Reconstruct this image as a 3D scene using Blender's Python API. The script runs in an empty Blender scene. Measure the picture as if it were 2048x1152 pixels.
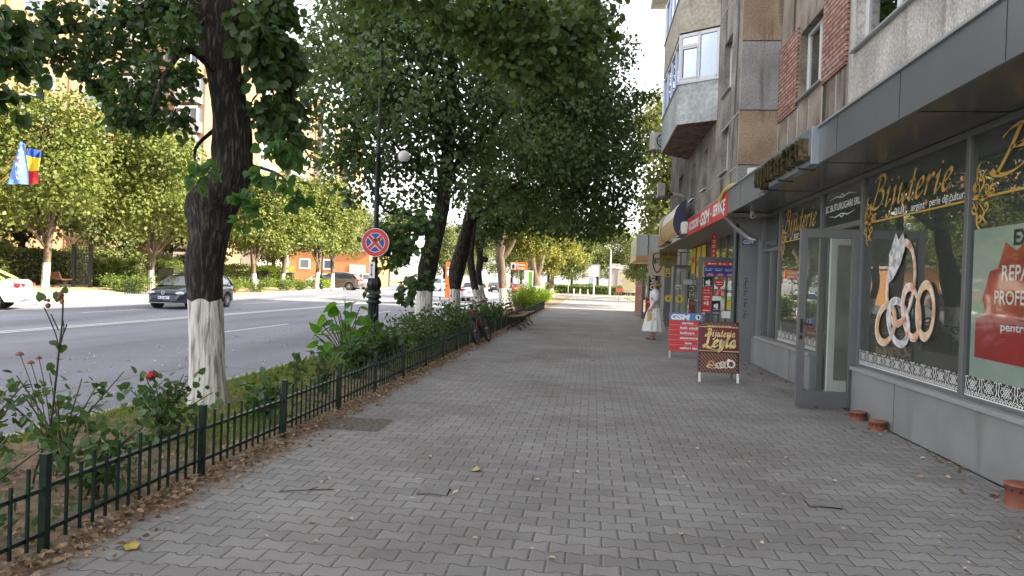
import bpy, bmesh, math, random
import numpy as np
from mathutils import Vector, Matrix, Euler
from math import sin, cos, tan, pi, radians, atan2, hypot, sqrt
C = bpy.context.scene
COL = C.collection
R = random.Random(7)

# ---------------------------------------------------------------- camera
FPX, EYE, ROLL, VP = 1420.0, 1.5, radians(2.0), (1186.0, 571.0)
_d = Vector((VP[0]-1024, VP[1]-576, FPX)).normalized()
_u = Vector((sin(ROLL), -cos(ROLL), 0)); _u = (_u - _d*_u.dot(_d)).normalized()
_r = _d.cross(_u)
if _r.x < 0: _r = -_r
def ray(px, py):
    c = Vector((px-1024, py-576, FPX)); return Vector((_r.dot(c), _d.dot(c), _u.dot(c)))
EYEV = Vector((0, 0, EYE))
def gz(px, py, z=0.0): r = ray(px, py); return EYEV + r*((z-EYE)/r.z)
def gx(px, py, x): r = ray(px, py); return EYEV + r*(x/r.x)
def gy(px, py, y): r = ray(px, py); return EYEV + r*(y/r.y)
cam = bpy.data.objects.new('camera', bpy.data.cameras.new('camera')); COL.objects.link(cam)
X_ = Vector((_r[0], _d[0], _u[0])); Y_ = -Vector((_r[1], _d[1], _u[1])); Z_ = -Vector((_r[2], _d[2], _u[2]))
cam.matrix_world = Matrix(((X_.x, Y_.x, Z_.x, 0), (X_.y, Y_.y, Z_.y, 0), (X_.z, Y_.z, Z_.z, EYE), (0, 0, 0, 1)))
cam.data.sensor_width = 36; cam.data.lens = FPX/2048*36; cam.data.clip_start = 0.05; cam.data.clip_end = 3000
C.camera = cam

# ---------------------------------------------------------------- sky, sun, exposure
SUN_EL, SUN_AZ = radians(35), radians(99)
w = bpy.data.worlds.new('World'); C.world = w; w.use_nodes = True
wn = w.node_tree.nodes; wl = w.node_tree.links
sky = wn.new('ShaderNodeTexSky'); sky.sky_type = 'NISHITA'; sky.sun_disc = False
sky.sun_elevation = SUN_EL; sky.sun_rotation = SUN_AZ; sky.dust_density = 1.6; sky.air_density = 1.0; sky.ozone_density = 1.0
hs_ = wn.new('ShaderNodeHueSaturation'); hs_.inputs['Saturation'].default_value = 0.30; wl.new(sky.outputs[0], hs_.inputs['Color'])
wb_ = wn.new('ShaderNodeMixRGB'); wb_.blend_type = 'MULTIPLY'; wb_.inputs[0].default_value = 1; wb_.inputs[2].default_value = (1.05, 1.0, 0.955, 1); wl.new(hs_.outputs[0], wb_.inputs[1])   # a pale, slightly veiled sky
wl.new(wb_.outputs[0], wn['Background'].inputs[0]); wn['Background'].inputs[1].default_value = 0.15
sun = bpy.data.objects.new('sun', bpy.data.lights.new('sun', 'SUN')); COL.objects.link(sun)
sun.data.energy = 4.2; sun.data.angle = radians(0.5); sun.data.color = (1.0, 0.88, 0.68)
sd = Vector((sin(SUN_AZ)*cos(SUN_EL), cos(SUN_AZ)*cos(SUN_EL), sin(SUN_EL)))
sun.rotation_euler = sd.to_track_quat('Z', 'Y').to_euler(); sun.location = (20, -5, 30)
C.view_settings.view_transform = 'Standard'; C.view_settings.look = 'None'
C.view_settings.exposure = 2.22; C.view_settings.gamma = 1
C.render.engine = 'CYCLES'; C.cycles.max_bounces = 7; C.cycles.transparent_max_bounces = 12
C.cycles.diffuse_bounces = 3; C.cycles.glossy_bounces = 4

# ---------------------------------------------------------------- materials
MATS = {}
def nt(m): return m.node_tree.nodes, m.node_tree.links
def rgba(c): return (c[0], c[1], c[2], 1)
def mat(name, col, rough=0.6, metal=0.0, var=0.0, scale=6.0, bump=0.0, bscale=40.0, col2=None, stretch=None, coat=0.0, spec=0.5, dirt=None, thr=(0.35, 0.65)):
    if name in MATS: return MATS[name]
    m = bpy.data.materials.new(name); m.use_nodes = True; n, l = nt(m); b = n['Principled BSDF']
    b.inputs['Roughness'].default_value = rough; b.inputs['Metallic'].default_value = metal
    b.inputs['Coat Weight'].default_value = coat; b.inputs['Specular IOR Level'].default_value = spec
    b.inputs['Base Color'].default_value = rgba(col); m.diffuse_color = rgba(col)
    if var or bump or col2:
        tc = n.new('ShaderNodeTexCoord'); src = tc.outputs['Object']
        if stretch:
            mp = n.new('ShaderNodeMapping'); mp.inputs['Scale'].default_value = stretch; l.new(src, mp.inputs[0]); src = mp.outputs[0]
    if var or col2:
        t = n.new('ShaderNodeTexNoise'); t.inputs['Scale'].default_value = scale; t.inputs['Detail'].default_value = 6; l.new(src, t.inputs['Vector'])
        r = n.new('ShaderNodeValToRGB'); l.new(t.outputs[0], r.inputs[0])
        r.color_ramp.elements[0].position = thr[0]; r.color_ramp.elements[1].position = thr[1]
        c2 = col2 if col2 else tuple(min(1, x*(1+var)) for x in col); c1 = col if col2 else tuple(x*(1-var) for x in col)
        r.color_ramp.elements[0].color = rgba(c1); r.color_ramp.elements[1].color = rgba(c2); out = r.outputs[0]
        if dirt:
            t2 = n.new('ShaderNodeTexNoise'); t2.inputs['Scale'].default_value = dirt[1]; t2.inputs['Detail'].default_value = 5
            mp2 = n.new('ShaderNodeMapping'); mp2.inputs['Scale'].default_value = dirt[3] if len(dirt) > 3 else (1, 1, 1)
            l.new(tc.outputs['Object'], mp2.inputs[0]); l.new(mp2.outputs[0], t2.inputs['Vector'])
            r2 = n.new('ShaderNodeValToRGB'); l.new(t2.outputs[0], r2.inputs[0]); r2.color_ramp.elements[0].position = dirt[2]; r2.color_ramp.elements[1].position = dirt[2]+0.15
            mx = n.new('ShaderNodeMixRGB'); l.new(r2.outputs[0], mx.inputs[0]); l.new(out, mx.inputs[1]); mx.inputs[2].default_value = rgba(dirt[0]); out = mx.outputs[0]
        l.new(out, b.inputs['Base Color'])
    if bump:
        t = n.new('ShaderNodeTexNoise'); t.inputs['Scale'].default_value = bscale; t.inputs['Detail'].default_value = 4; l.new(src, t.inputs['Vector'])
        bp = n.new('ShaderNodeBump'); bp.inputs['Strength'].default_value = min(1, bump); bp.inputs['Distance'].default_value = 0.01*max(1, bump); l.new(t.outputs[0], bp.inputs['Height']); l.new(bp.outputs[0], b.inputs['Normal'])
    MATS[name] = m; return m
def leafmat(name, c1, c2, trans=0.35, scale=3.0, tcol=None, gloss=0.3):
    m = bpy.data.materials.new(name); m.use_nodes = True; n, l = nt(m); b = n['Principled BSDF']; out = n['Material Output']
    tc = n.new('ShaderNodeTexCoord'); t = n.new('ShaderNodeTexNoise'); t.inputs['Scale'].default_value = scale; t.inputs['Detail'].default_value = 8; t.inputs['Roughness'].default_value = 0.75
    l.new(tc.outputs['Object'], t.inputs['Vector']); r = n.new('ShaderNodeValToRGB'); l.new(t.outputs[0], r.inputs[0])
    r.color_ramp.elements[0].position = 0.3; r.color_ramp.elements[1].position = 0.7
    r.color_ramp.elements[0].color = rgba(c1); r.color_ramp.elements[1].color = rgba(c2)
    l.new(r.outputs[0], b.inputs['Base Color']); b.inputs['Roughness'].default_value = 0.5; b.inputs['Specular IOR Level'].default_value = gloss
    tr = n.new('ShaderNodeBsdfTranslucent'); mx = n.new('ShaderNodeMixShader'); mx.inputs[0].default_value = trans
    hs = n.new('ShaderNodeMixRGB'); hs.blend_type = 'MULTIPLY'; hs.inputs[0].default_value = 1; l.new(r.outputs[0], hs.inputs[1]); hs.inputs[2].default_value = rgba(tcol or (1.7, 1.6, 0.6)); l.new(hs.outputs[0], tr.inputs[0])
    l.new(b.outputs[0], mx.inputs[1]); l.new(tr.outputs[0], mx.inputs[2]); l.new(mx.outputs[0], out.inputs[0]); m.diffuse_color = rgba(c1); return m
def glassmat(name, tint=(0.35, 0.4, 0.4), base=0.06, ior=1.6, rough=0.0, gcol=(0.95, 0.97, 0.97), dust_lift=0.0):
    m = bpy.data.materials.new(name); m.use_nodes = True; n, l = nt(m); n.remove(n['Principled BSDF']); out = n['Material Output']
    tr = n.new('ShaderNodeBsdfTransparent'); tr.inputs[0].default_value = rgba(tint)
    g = n.new('ShaderNodeBsdfGlossy'); g.inputs['Roughness'].default_value = rough; g.inputs[0].default_value = rgba(gcol)
    f = n.new('ShaderNodeFresnel'); f.inputs[0].default_value = ior
    a = n.new('ShaderNodeMath'); a.operation = 'ADD'; a.inputs[1].default_value = base; a.use_clamp = True; l.new(f.outputs[0], a.inputs[0])
    tx = n.new('ShaderNodeTexCoord'); ns = n.new('ShaderNodeTexNoise'); ns.inputs['Scale'].default_value = 1.2; l.new(tx.outputs['Object'], ns.inputs['Vector'])
    bp = n.new('ShaderNodeBump'); bp.inputs['Strength'].default_value = 0.08; bp.inputs['Distance'].default_value = 0.02; l.new(ns.outputs[0], bp.inputs['Height']); l.new(bp.outputs[0], g.inputs['Normal'])
    mx = n.new('ShaderNodeMixShader'); l.new(a.outputs[0], mx.inputs[0]); l.new(tr.outputs[0], mx.inputs[1]); l.new(g.outputs[0], mx.inputs[2]); df = n.new('ShaderNodeBsdfDiffuse'); df.inputs[0].default_value = (.45, .46, .42, 1); m2 = n.new('ShaderNodeMixShader'); m2.inputs[0].default_value = dust_lift; l.new(mx.outputs[0], m2.inputs[1]); l.new(df.outputs[0], m2.inputs[2]); l.new(m2.outputs[0], out.inputs[0])  # grey diffuse share: a dust film that also lifts the dark glass
    m.diffuse_color = (0.3, 0.4, 0.45, 1); return m

# ---------------------------------------------------------------- mesh builder
class MB:
    def __init__(s): s.v = []; s.f = []; s.mi = []; s.mat = 0; s.smooth = []
    def add(s, vs, fs, sm=False):
        o = len(s.v); s.v += [tuple(v) for v in vs]
        for f in fs: s.f.append(tuple(i+o for i in f)); s.mi.append(s.mat); s.smooth.append(sm)
        return s
    def box(s, a, b, M=None):
        x0, y0, z0 = a; x1, y1, z1 = b
        vs = [(x0,y0,z0),(x1,y0,z0),(x1,y1,z0),(x0,y1,z0),(x0,y0,z1),(x1,y0,z1),(x1,y1,z1),(x0,y1,z1)]
        if M is not None: vs = [M @ Vector(v) for v in vs]
        return s.add(vs, [(0,3,2,1),(4,5,6,7),(0,1,5,4),(1,2,6,5),(2,3,7,6),(3,0,4,7)])
    def bar(s, p, q, w, h=None, up=(0,0,1)):
        p = Vector(p); q = Vector(q); h = h or w; d = q-p; L = d.length; d.normalize(); u = Vector(up)
        if abs(d.dot(u)) > 0.98: u = Vector((1,0,0))
        x = d.cross(u).normalized(); z = x.cross(d)
        M = Matrix(((d.x,x.x,z.x,p.x),(d.y,x.y,z.y,p.y),(d.z,x.z,z.z,p.z),(0,0,0,1)))
        return s.box((0,-w/2,-h/2), (L,w/2,h/2), M)
    def tube(s, pts, rad, n=8, cap=True, sm=True):
        pts = [Vector(p) for p in pts]; m = len(pts)
        if not hasattr(rad, '__len__'): rad = [rad]*m
        vs = []; ref = None
        for i, p in enumerate(pts):
            d = (pts[min(i+1, m-1)] - pts[max(i-1, 0)])
            d = d.normalized() if d.length > 1e-9 else Vector((0,0,1))
            if ref is None: ref = Vector((1,0,0)) if abs(d.x) < 0.9 else Vector((0,1,0))
            a = (ref - d*ref.dot(d)).normalized(); b = d.cross(a); ref = a
            for k in range(n):
                t = 2*pi*k/n; vs.append(p + (a*cos(t)+b*sin(t))*rad[i])
        fs = [(i*n+k, i*n+(k+1) % n, (i+1)*n+(k+1) % n, (i+1)*n+k) for i in range(m-1) for k in range(n)]
        s.add(vs, fs, sm)
        if cap: s.add(vs[:n], [tuple(reversed(range(n)))]); s.add(vs[-n:], [tuple(range(n))])
        return s
    def lathe(s, prof, n=16, o=(0,0,0), M=None, sm=True):
        vs = []
        for r, z in prof:
            for k in range(n):
                t = 2*pi*k/n; v = Vector((r*cos(t), r*sin(t), z))
                if M is not None: v = M @ v
                vs.append(v+Vector(o))
        m = len(prof)
        fs = [(i*n+k, i*n+(k+1) % n, (i+1)*n+(k+1) % n, (i+1)*n+k) for i in range(m-1) for k in range(n)]
        return s.add(vs, fs, sm)
    def ball(s, c, r, n=12, m=8, M=None):
        r = r if hasattr(r, '__len__') else (r, r, r); vs = []
        for i in range(m+1):
            ph = pi*i/m
            for k in range(n):
                t = 2*pi*k/n; v = Vector((r[0]*sin(ph)*cos(t), r[1]*sin(ph)*sin(t), r[2]*cos(ph)))
                if M is not None: v = M @ v
                vs.append(v+Vector(c))
        fs = [(i*n+k, (i+1)*n+k, (i+1)*n+(k+1) % n, i*n+(k+1) % n) for i in range(m) for k in range(n)]
        return s.add(vs, fs, True)
    def quad(s, *p): return s.add(p, [tuple(range(len(p)))])
    def prism(s, poly, M, t):
        n = len(poly); vs = [M @ Vector((x, y, 0)) for x, y in poly]+[M @ Vector((x, y, t)) for x, y in poly]
        return s.add(vs, [tuple(reversed(range(n))), tuple(range(n, 2*n))]+[(i, (i+1) % n, n+(i+1) % n, n+i) for i in range(n)])
    def build(s, name, mats, parent=None, world=False, smooth=None, bevel=0):
        me = bpy.data.meshes.new(name)
        vs = s.v
        if world and parent is not None:
            W = Matrix.LocRotScale(parent.location, parent.rotation_euler, parent.scale).inverted(); vs = [W @ Vector(v) for v in vs]
        me.from_pydata([tuple(v) for v in vs], [], s.f)
        ms = mats if isinstance(mats, (list, tuple)) else [mats]
        for m in ms: me.materials.append(m)
        if len(ms) > 1: me.polygons.foreach_set('material_index', s.mi)
        sm = s.smooth if smooth is None else [smooth]*len(s.f)
        me.polygons.foreach_set('use_smooth', sm); me.update()
        o = bpy.data.objects.new(name, me); COL.objects.link(o)
        if parent is not None: o.parent = parent
        if bevel:
            b = o.modifiers.new('b', 'BEVEL'); b.width = bevel; b.segments = 2; b.limit_method = 'ANGLE'
        return o
def tag(o, label=None, cat=None, group=None, kind=None):
    if label: o['label'] = label
    if cat: o['category'] = cat
    if group: o['group'] = group
    if kind: o['kind'] = kind
    return o
def thing(name, label, cat, loc=(0,0,0), rz=0.0, group=None, scale=1.0):
    o = bpy.data.objects.new(name, None); COL.objects.link(o); o.location = loc; o.rotation_euler = (0, 0, rz); o.scale = (scale,)*3
    o.empty_display_size = 0.2
    return tag(o, label, cat, group)
KIDS = {}
def kids(o): return [c for c in COL.objects if c.parent == o]
def dup(o, loc, rz=None, label=None, group=None, scale=None):
    def rec(src, par):
        c = src.copy(); COL.objects.link(c)
        if par is not None: c.parent = par
        for ch in kids(src): rec(ch, c)
        return c
    r = rec(o, None); r.location = loc
    if rz is not None: r.rotation_euler = (0, 0, rz)
    if scale is not None: r.scale = (scale,)*3 if not hasattr(scale, '__len__') else scale
    if label: r['label'] = label
    if group: r['group'] = group
    return r
FR = Matrix(((0,0,-1,0),(-1,0,0,0),(0,1,0,0),(0,0,0,1)))     # local x -> -Y, local y -> +Z, normal -> -X  (writing on the right hand walls)
def frame(o, x, y): # origin, x dir, y dir
    x = Vector(x).normalized(); y = Vector(y).normalized(); z = x.cross(y)
    return Matrix(((x.x,y.x,z.x,o[0]),(x.y,y.y,z.y,o[1]),(x.z,y.z,z.z,o[2]),(0,0,0,1)))
TXC = {}
def text_verts(s, shear=0.0, bold=0.0):
    k = (s, shear, bold)
    if k in TXC: return TXC[k]
    cu = bpy.data.curves.new('t', 'FONT'); cu.body = s; cu.size = 1; cu.shear = shear; cu.offset = bold; cu.fill_mode = 'FRONT'; cu.resolution_u = 3
    o = bpy.data.objects.new('t', cu); COL.objects.link(o); bpy.context.view_layer.update()
    me = bpy.data.meshes.new_from_object(o.evaluated_get(bpy.context.evaluated_depsgraph_get()))
    v = [tuple(p.co) for p in me.vertices]; f = [tuple(p.vertices) for p in me.polygons]
    bpy.data.objects.remove(o); bpy.data.curves.remove(cu); bpy.data.meshes.remove(me)
    TXC[k] = (v, f); return TXC[k]
def put_text(mb, s, M, width=None, height=None, x=0, y=0, shear=0.0, bold=0.0, align='L', t=0.0):
    """flat lettering; fitted to width / cap height; laid at local (x,y) of frame M, lifted by t"""
    v, f = text_verts(s, shear, bold)
    if not v: return mb
    xs = [p[0] for p in v]; ys = [p[1] for p in v]; x0, x1, y0, y1 = min(xs), max(xs), min(0, min(ys)), max(ys)
    sy = (height/0.73) if height else width/(x1-x0); sx = width/(x1-x0) if width else sy
    W = (x1-x0)*sx; ox = {'L': 0, 'C': -W/2, 'R': -W}[align]
    return mb.add([M @ Vector((x+ox+(p[0]-x0)*sx, y+p[1]*sy, t)) for p in v], f)
# calligraphic pen letters (polyline strokes in a unit box, nib held at an angle)
SC = {
 'B': (1.0, [[(.1,.82),(.25,.95),(.5,1.0),(.75,.97),(.86,.83),(.78,.66),(.5,.55),(.38,.54)], [(.5,.55),(.78,.5),(.88,.3),(.75,.08),(.45,-.02),(.15,.03),(.02,.14)], [(.48,.98),(.4,.6),(.3,.3),(.2,.02)]]),
 'i': (.38, [[(.05,.38),(.16,.52),(.2,.5),(.12,.1),(.16,.0),(.36,.16)], [(.27,.72),(.3,.78)]]),
 'j': (.38, [[(.08,.4),(.2,.52),(.2,.3),(.12,-.15),(.0,-.36),(-.14,-.36),(-.16,-.26)], [(.12,-.1),(.36,.16)], [(.29,.72),(.32,.78)]]),
 'u': (.62, [[(.05,.38),(.15,.52),(.17,.46),(.1,.12),(.17,.0),(.3,.06),(.42,.3),(.48,.5)], [(.48,.5),(.4,.1),(.45,.0),(.62,.16)]]),
 't': (.4, [[(.26,.85),(.2,.5),(.12,.12),(.16,.0),(.24,.02),(.38,.16)], [(.02,.5),(.36,.53)]]),
 'e': (.48, [[(.08,.2),(.26,.28),(.4,.42),(.32,.52),(.16,.44),(.07,.2),(.12,.02),(.26,.0),(.46,.16)]]),
 'r': (.46, [[(.05,.4),(.15,.52),(.15,.4),(.08,.0)], [(.12,.25),(.24,.44),(.36,.53),(.44,.46)]]),
 'a': (.56, [[(.44,.42),(.3,.53),(.12,.4),(.06,.14),(.14,.0),(.28,.1),(.4,.32),(.45,.5)], [(.45,.5),(.38,.1),(.42,.0),(.56,.16)]]),
 'l': (.34, [[(.04,.3),(.2,.6),(.32,.9),(.28,1.0),(.2,.86),(.12,.4),(.1,.08),(.16,.0),(.34,.16)]]),
 'y': (.56, [[(.05,.38),(.15,.52),(.16,.42),(.12,.16),(.2,.04),(.34,.12),(.46,.48)], [(.47,.5),(.4,.1),(.28,-.24),(.12,-.34),(.04,-.24),(.2,-.06),(.54,.16)]]),
 'L': (.74, [[(.1,.78),(.08,.92),(.22,.98),(.4,.96),(.34,.7),(.28,.3),(.16,.02),(.0,-.02),(-.02,.1),(.1,.12),(.35,-.04),(.58,-.1),(.74,.04)]]),
}
def crom(ps, k=5):
    out = []
    for i in range(len(ps)-1):
        p0 = ps[max(i-1, 0)]; p1 = ps[i]; p2 = ps[i+1]; p3 = ps[min(i+2, len(ps)-1)]
        for j in range(k):
            t = j/k; out.append(tuple(0.5*((2*b)+(c-a)*t+(2*a-5*b+4*c-d)*t*t+(-a+3*b-3*c+d)*t**3) for a, b, c, d in zip(p0, p1, p2, p3)))
    out.append(tuple(ps[-1])); return out
def put_script(mb, s, M, x, y, h, w=1.0, slant=0.22, pen=0.07, thin=0.02, ang=40, gap=0.04, t=0.0):
    a = radians(ang); cx = x
    for ch in s:
        adv, st = SC[ch]
        for ps in st:
            q = crom(ps); vs = []
            for i, p in enumerate(q):
                d = (q[min(i+1, len(q)-1)][0]-q[max(i-1, 0)][0], q[min(i+1, len(q)-1)][1]-q[max(i-1, 0)][1]); L = hypot(*d) or 1
                nx, ny = -d[1]/L, d[0]/L; wd = (thin + (pen-thin)*abs(nx*cos(a)+ny*sin(a)))/2
                for sg in (1, -1):
                    X = p[0]+nx*wd*sg; Yv = p[1]+ny*wd*sg
                    vs.append(M @ Vector((cx+(X+slant*Yv)*h*w, y+Yv*h, t)))
            mb.add(vs, [(2*i, 2*i+2, 2*i+3, 2*i+1) for i in range(len(q)-1)])
        cx += (adv+gap)*h*w
    return cx
def stroke(mb, pts, M, w, t=0.0, taper=True, k=5):
    q = crom(pts, k); vs = []; n = len(q)
    for i, p in enumerate(q):
        d = (q[min(i+1, n-1)][0]-q[max(i-1, 0)][0], q[min(i+1, n-1)][1]-q[max(i-1, 0)][1]); L = hypot(*d) or 1
        ww = w/2*(max(.12, sin(pi*(i+.5)/n)) if taper else 1)
        for sg in (1, -1): vs.append(M @ Vector((p[0]-d[1]/L*ww*sg, p[1]+d[0]/L*ww*sg, t)))
    mb.add(vs, [(2*i, 2*i+2, 2*i+3, 2*i+1) for i in range(n-1)]); return mb
def disc(mb, M, cx, cy, rx, ry=None, t=0.0, n=24, inner=0.0, a0=0, a1=2*pi):
    ry = ry or rx; full = abs(a1-a0-2*pi) < 1e-6; m = n if full else n+1
    P = [(cos(a0+(a1-a0)*i/n), sin(a0+(a1-a0)*i/n)) for i in range(m)]
    if inner:
        vs = [M @ Vector((cx+c*rx, cy+s_*ry, t)) for c, s_ in P]+[M @ Vector((cx+c*rx*inner, cy+s_*ry*inner, t)) for c, s_ in P]
        return mb.add(vs, [(i, (i+1) % m, m+(i+1) % m, m+i) for i in range(n)])
    vs = [M @ Vector((cx+c*rx, cy+s_*ry, t)) for c, s_ in P]
    return mb.add(vs, [tuple(range(m))]) if full else mb.add(vs+[M @ Vector((cx, cy, t))], [tuple(range(m+1))])
def rect(mb, M, x0, y0, x1, y1, t=0.0): return mb.add([M @ Vector((x0,y0,t)), M @ Vector((x1,y0,t)), M @ Vector((x1,y1,t)), M @ Vector((x0,y1,t))], [(0,1,2,3)])
def evald(o):
    bpy.context.view_layer.update()
    me = bpy.data.meshes.new_from_object(o.evaluated_get(bpy.context.evaluated_depsgraph_get())); return me
def sstep(a, b, x):
    t = max(0.0, min(1.0, (x-a)/(b-a))); return t*t*(3-2*t)
def hroad(x, y):      # the road climbs a little towards the far left
    return 0.40*sstep(-11, -20, x)*sstep(36, 62, y) if x < -11 else 0.0
# ================================================================= the setting
def pavermat():
    m = bpy.data.materials.new('pavers'); m.use_nodes = True; n, l = nt(m); b = n['Principled BSDF']
    tc = n.new('ShaderNodeTexCoord')
    wn_ = n.new('ShaderNodeTexNoise'); wn_.inputs['Scale'].default_value = 1.3; wn_.inputs['Detail'].default_value = 2; l.new(tc.outputs['Object'], wn_.inputs['Vector'])
    sb = n.new('ShaderNodeVectorMath'); sb.operation = 'SUBTRACT'; l.new(wn_.outputs['Color'], sb.inputs[0]); sb.inputs[1].default_value = (.5, .5, .5)
    sc_ = n.new('ShaderNodeVectorMath'); sc_.operation = 'SCALE'; l.new(sb.outputs[0], sc_.inputs[0]); sc_.inputs['Scale'].default_value = 0.035
    ad = n.new('ShaderNodeVectorMath'); ad.operation = 'ADD'; l.new(tc.outputs['Object'], ad.inputs[0]); l.new(sc_.outputs[0], ad.inputs[1])
    sp = n.new('ShaderNodeSeparateXYZ'); l.new(ad.outputs[0], sp.inputs[0])
    def mth(op, a, bb=None, c=None, clamp=False):
        k = n.new('ShaderNodeMath'); k.operation = op; k.use_clamp = clamp
        for i, v in enumerate((a, bb, c)):
            if v is None: continue
            if isinstance(v, (int, float)): k.inputs[i].default_value = v
            else: l.new(v, k.inputs[i])
        return k.outputs[0]
    u = mth('DIVIDE', sp.outputs[0], 0.2); v = mth('DIVIDE', sp.outputs[1], 0.142)
    k = mth('ROUND', v); ph = mth('SUBTRACT', u, mth('MULTIPLY', k, 0.5))
    cs = mth('COSINE', mth('MULTIPLY', ph, 2*pi)); tr = mth('MINIMUM', mth('MAXIMUM', mth('MULTIPLY', cs, 2.2), -1.0), 1.0)
    wv = mth('ADD', mth('SUBTRACT', v, k), mth('MULTIPLY', tr, 0.078))
    row = mth('SUBTRACT', k, mth('LESS_THAN', wv, 0.0))
    pu = mth('SUBTRACT', u, mth('MULTIPLY', row, 0.5)); fu = mth('SUBTRACT', pu, mth('ROUND', pu))
    dj = mth('MINIMUM', mth('MULTIPLY', mth('ABSOLUTE', wv), 0.142), mth('MULTIPLY', mth('ABSOLUTE', fu), 0.2))
    mr = n.new('ShaderNodeMapRange'); mr.inputs[1].default_value = 0.0018; mr.inputs[2].default_value = 0.0055; l.new(dj, mr.inputs[0]); joint = mr.outputs[0]
    mr2 = n.new('ShaderNodeMapRange'); mr2.inputs[1].default_value = 0.001; mr2.inputs[2].default_value = 0.013; l.new(dj, mr2.inputs[0])
    cb = n.new('ShaderNodeCombineXYZ'); l.new(mth('FLOOR', pu), cb.inputs[0]); l.new(row, cb.inputs[1])
    wh = n.new('ShaderNodeTexWhiteNoise'); l.new(cb.outputs[0], wh.inputs['Vector'])
    cr = n.new('ShaderNodeValToRGB'); l.new(wh.outputs['Value'], cr.inputs[0])
    cr.color_ramp.elements[0].color = (0.200, 0.197, 0.195, 1); cr.color_ramp.elements[1].color = (0.255, 0.251, 0.247, 1)
    # worn and stained patches
    big = n.new('ShaderNodeTexNoise'); big.inputs['Scale'].default_value = 0.55; big.inputs['Detail'].default_value = 7; big.inputs['Roughness'].default_value = .62; l.new(tc.outputs['Object'], big.inputs['Vector'])
    rb = n.new('ShaderNodeValToRGB'); l.new(big.outputs[0], rb.inputs[0]); rb.color_ramp.elements[0].position = .36; rb.color_ramp.elements[1].position = .62
    rb.color_ramp.elements[0].color = (.74, .71, .68, 1); rb.color_ramp.elements[1].color = (1.10, 1.10, 1.09, 1)
    m1 = n.new('ShaderNodeMixRGB'); m1.blend_type = 'MULTIPLY'; m1.inputs[0].default_value = 1; l.new(cr.outputs[0], m1.inputs[1]); l.new(rb.outputs[0], m1.inputs[2])
    gr = n.new('ShaderNodeTexNoise'); gr.inputs['Scale'].default_value = 260; gr.inputs['Detail'].default_value = 3; l.new(tc.outputs['Object'], gr.inputs['Vector'])
    rg = n.new('ShaderNodeValToRGB'); l.new(gr.outputs[0], rg.inputs[0]); rg.color_ramp.elements[0].color = (.7, .7, .7, 1); rg.color_ramp.elements[1].color = (1.3, 1.3, 1.3, 1)
    m2 = n.new('ShaderNodeMixRGB'); m2.blend_type = 'MULTIPLY'; m2.inputs[0].default_value = .8; l.new(m1.outputs[0], m2.inputs[1]); l.new(rg.outputs[0], m2.inputs[2])
    # pale specks of gum and lime in the joints
    sn = n.new('ShaderNodeTexVoronoi'); sn.inputs['Scale'].default_value = 4.3; l.new(tc.outputs['Object'], sn.inputs['Vector'])
    sl = mth('LESS_THAN', sn.outputs['Distance'], 0.075); m3 = n.new('ShaderNodeMixRGB'); l.new(mth('MULTIPLY', sl, .55), m3.inputs[0]); l.new(m2.outputs[0], m3.inputs[1]); m3.inputs[2].default_value = (.5, .5, .48, 1)
    jn = n.new('ShaderNodeTexNoise'); jn.inputs['Scale'].default_value = 45; l.new(tc.outputs['Object'], jn.inputs['Vector'])
    jr = n.new('ShaderNodeValToRGB'); l.new(jn.outputs[0], jr.inputs[0]); jr.color_ramp.elements[0].position = .42; jr.color_ramp.elements[1].position = .72
    jr.color_ramp.elements[0].color = (.045, .040, .038, 1); jr.color_ramp.elements[1].color = (.26, .22, .17, 1)
    m4 = n.new('ShaderNodeMixRGB'); l.new(joint, m4.inputs[0]); l.new(jr.outputs[0], m4.inputs[1]); l.new(m3.outputs[0], m4.inputs[2])
    # soil creeping in from the planted verge
    so = n.new('ShaderNodeTexNoise'); so.inputs['Scale'].default_value = 2.2; so.inputs['Detail'].default_value = 9; so.inputs['Roughness'].default_value = .75; l.new(tc.outputs['Object'], so.inputs['Vector'])
    sp2 = n.new('ShaderNodeSeparateXYZ'); l.new(tc.outputs['Object'], sp2.inputs[0])
    e = mth('ADD', mth('MULTIPLY', mth('ADD', sp2.outputs[0], 2.56), -4.5), mth('MULTIPLY', mth('SUBTRACT', so.outputs[0], 0.5), 3.4))
    ef = n.new('ShaderNodeMapRange'); ef.inputs[1].default_value = -.3; ef.inputs[2].default_value = 0.5; l.new(e, ef.inputs[0])
    dr = n.new('ShaderNodeTexNoise'); dr.inputs['Scale'].default_value = 60; dr.inputs['Detail'].default_value = 5; l.new(tc.outputs['Object'], dr.inputs['Vector'])
    dc = n.new('ShaderNodeValToRGB'); l.new(dr.outputs[0], dc.inputs[0]); dc.color_ramp.elements[0].position = .35; dc.color_ramp.elements[1].position = .7
    dc.color_ramp.elements[0].color = (.075, .048, .03, 1); dc.color_ramp.elements[1].color = (.27, .18, .105, 1)
    m5 = n.new('ShaderNodeMixRGB'); l.new(ef.outputs[0], m5.inputs[0]); l.new(m4.outputs[0], m5.inputs[1]); l.new(dc.outputs[0], m5.inputs[2]); l.new(m5.outputs[0], b.inputs['Base Color'])
    b.inputs['Roughness'].default_value = .72; b.inputs['Specular IOR Level'].default_value = .45
    hh = mth('ADD', mth('ADD', mr2.outputs[0], mth('MULTIPLY', wh.outputs['Value'], 0.35)), mth('MULTIPLY', gr.outputs[0], 0.22))
    hh = mth('ADD', hh, mth('MULTIPLY', big.outputs[0], 5.0))
    bp = n.new('ShaderNodeBump'); bp.inputs['Strength'].default_value = 1.0; bp.inputs['Distance'].default_value = 0.006; l.new(hh, bp.inputs['Height']); l.new(bp.outputs[0], b.inputs['Normal'])
    return m
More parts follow.
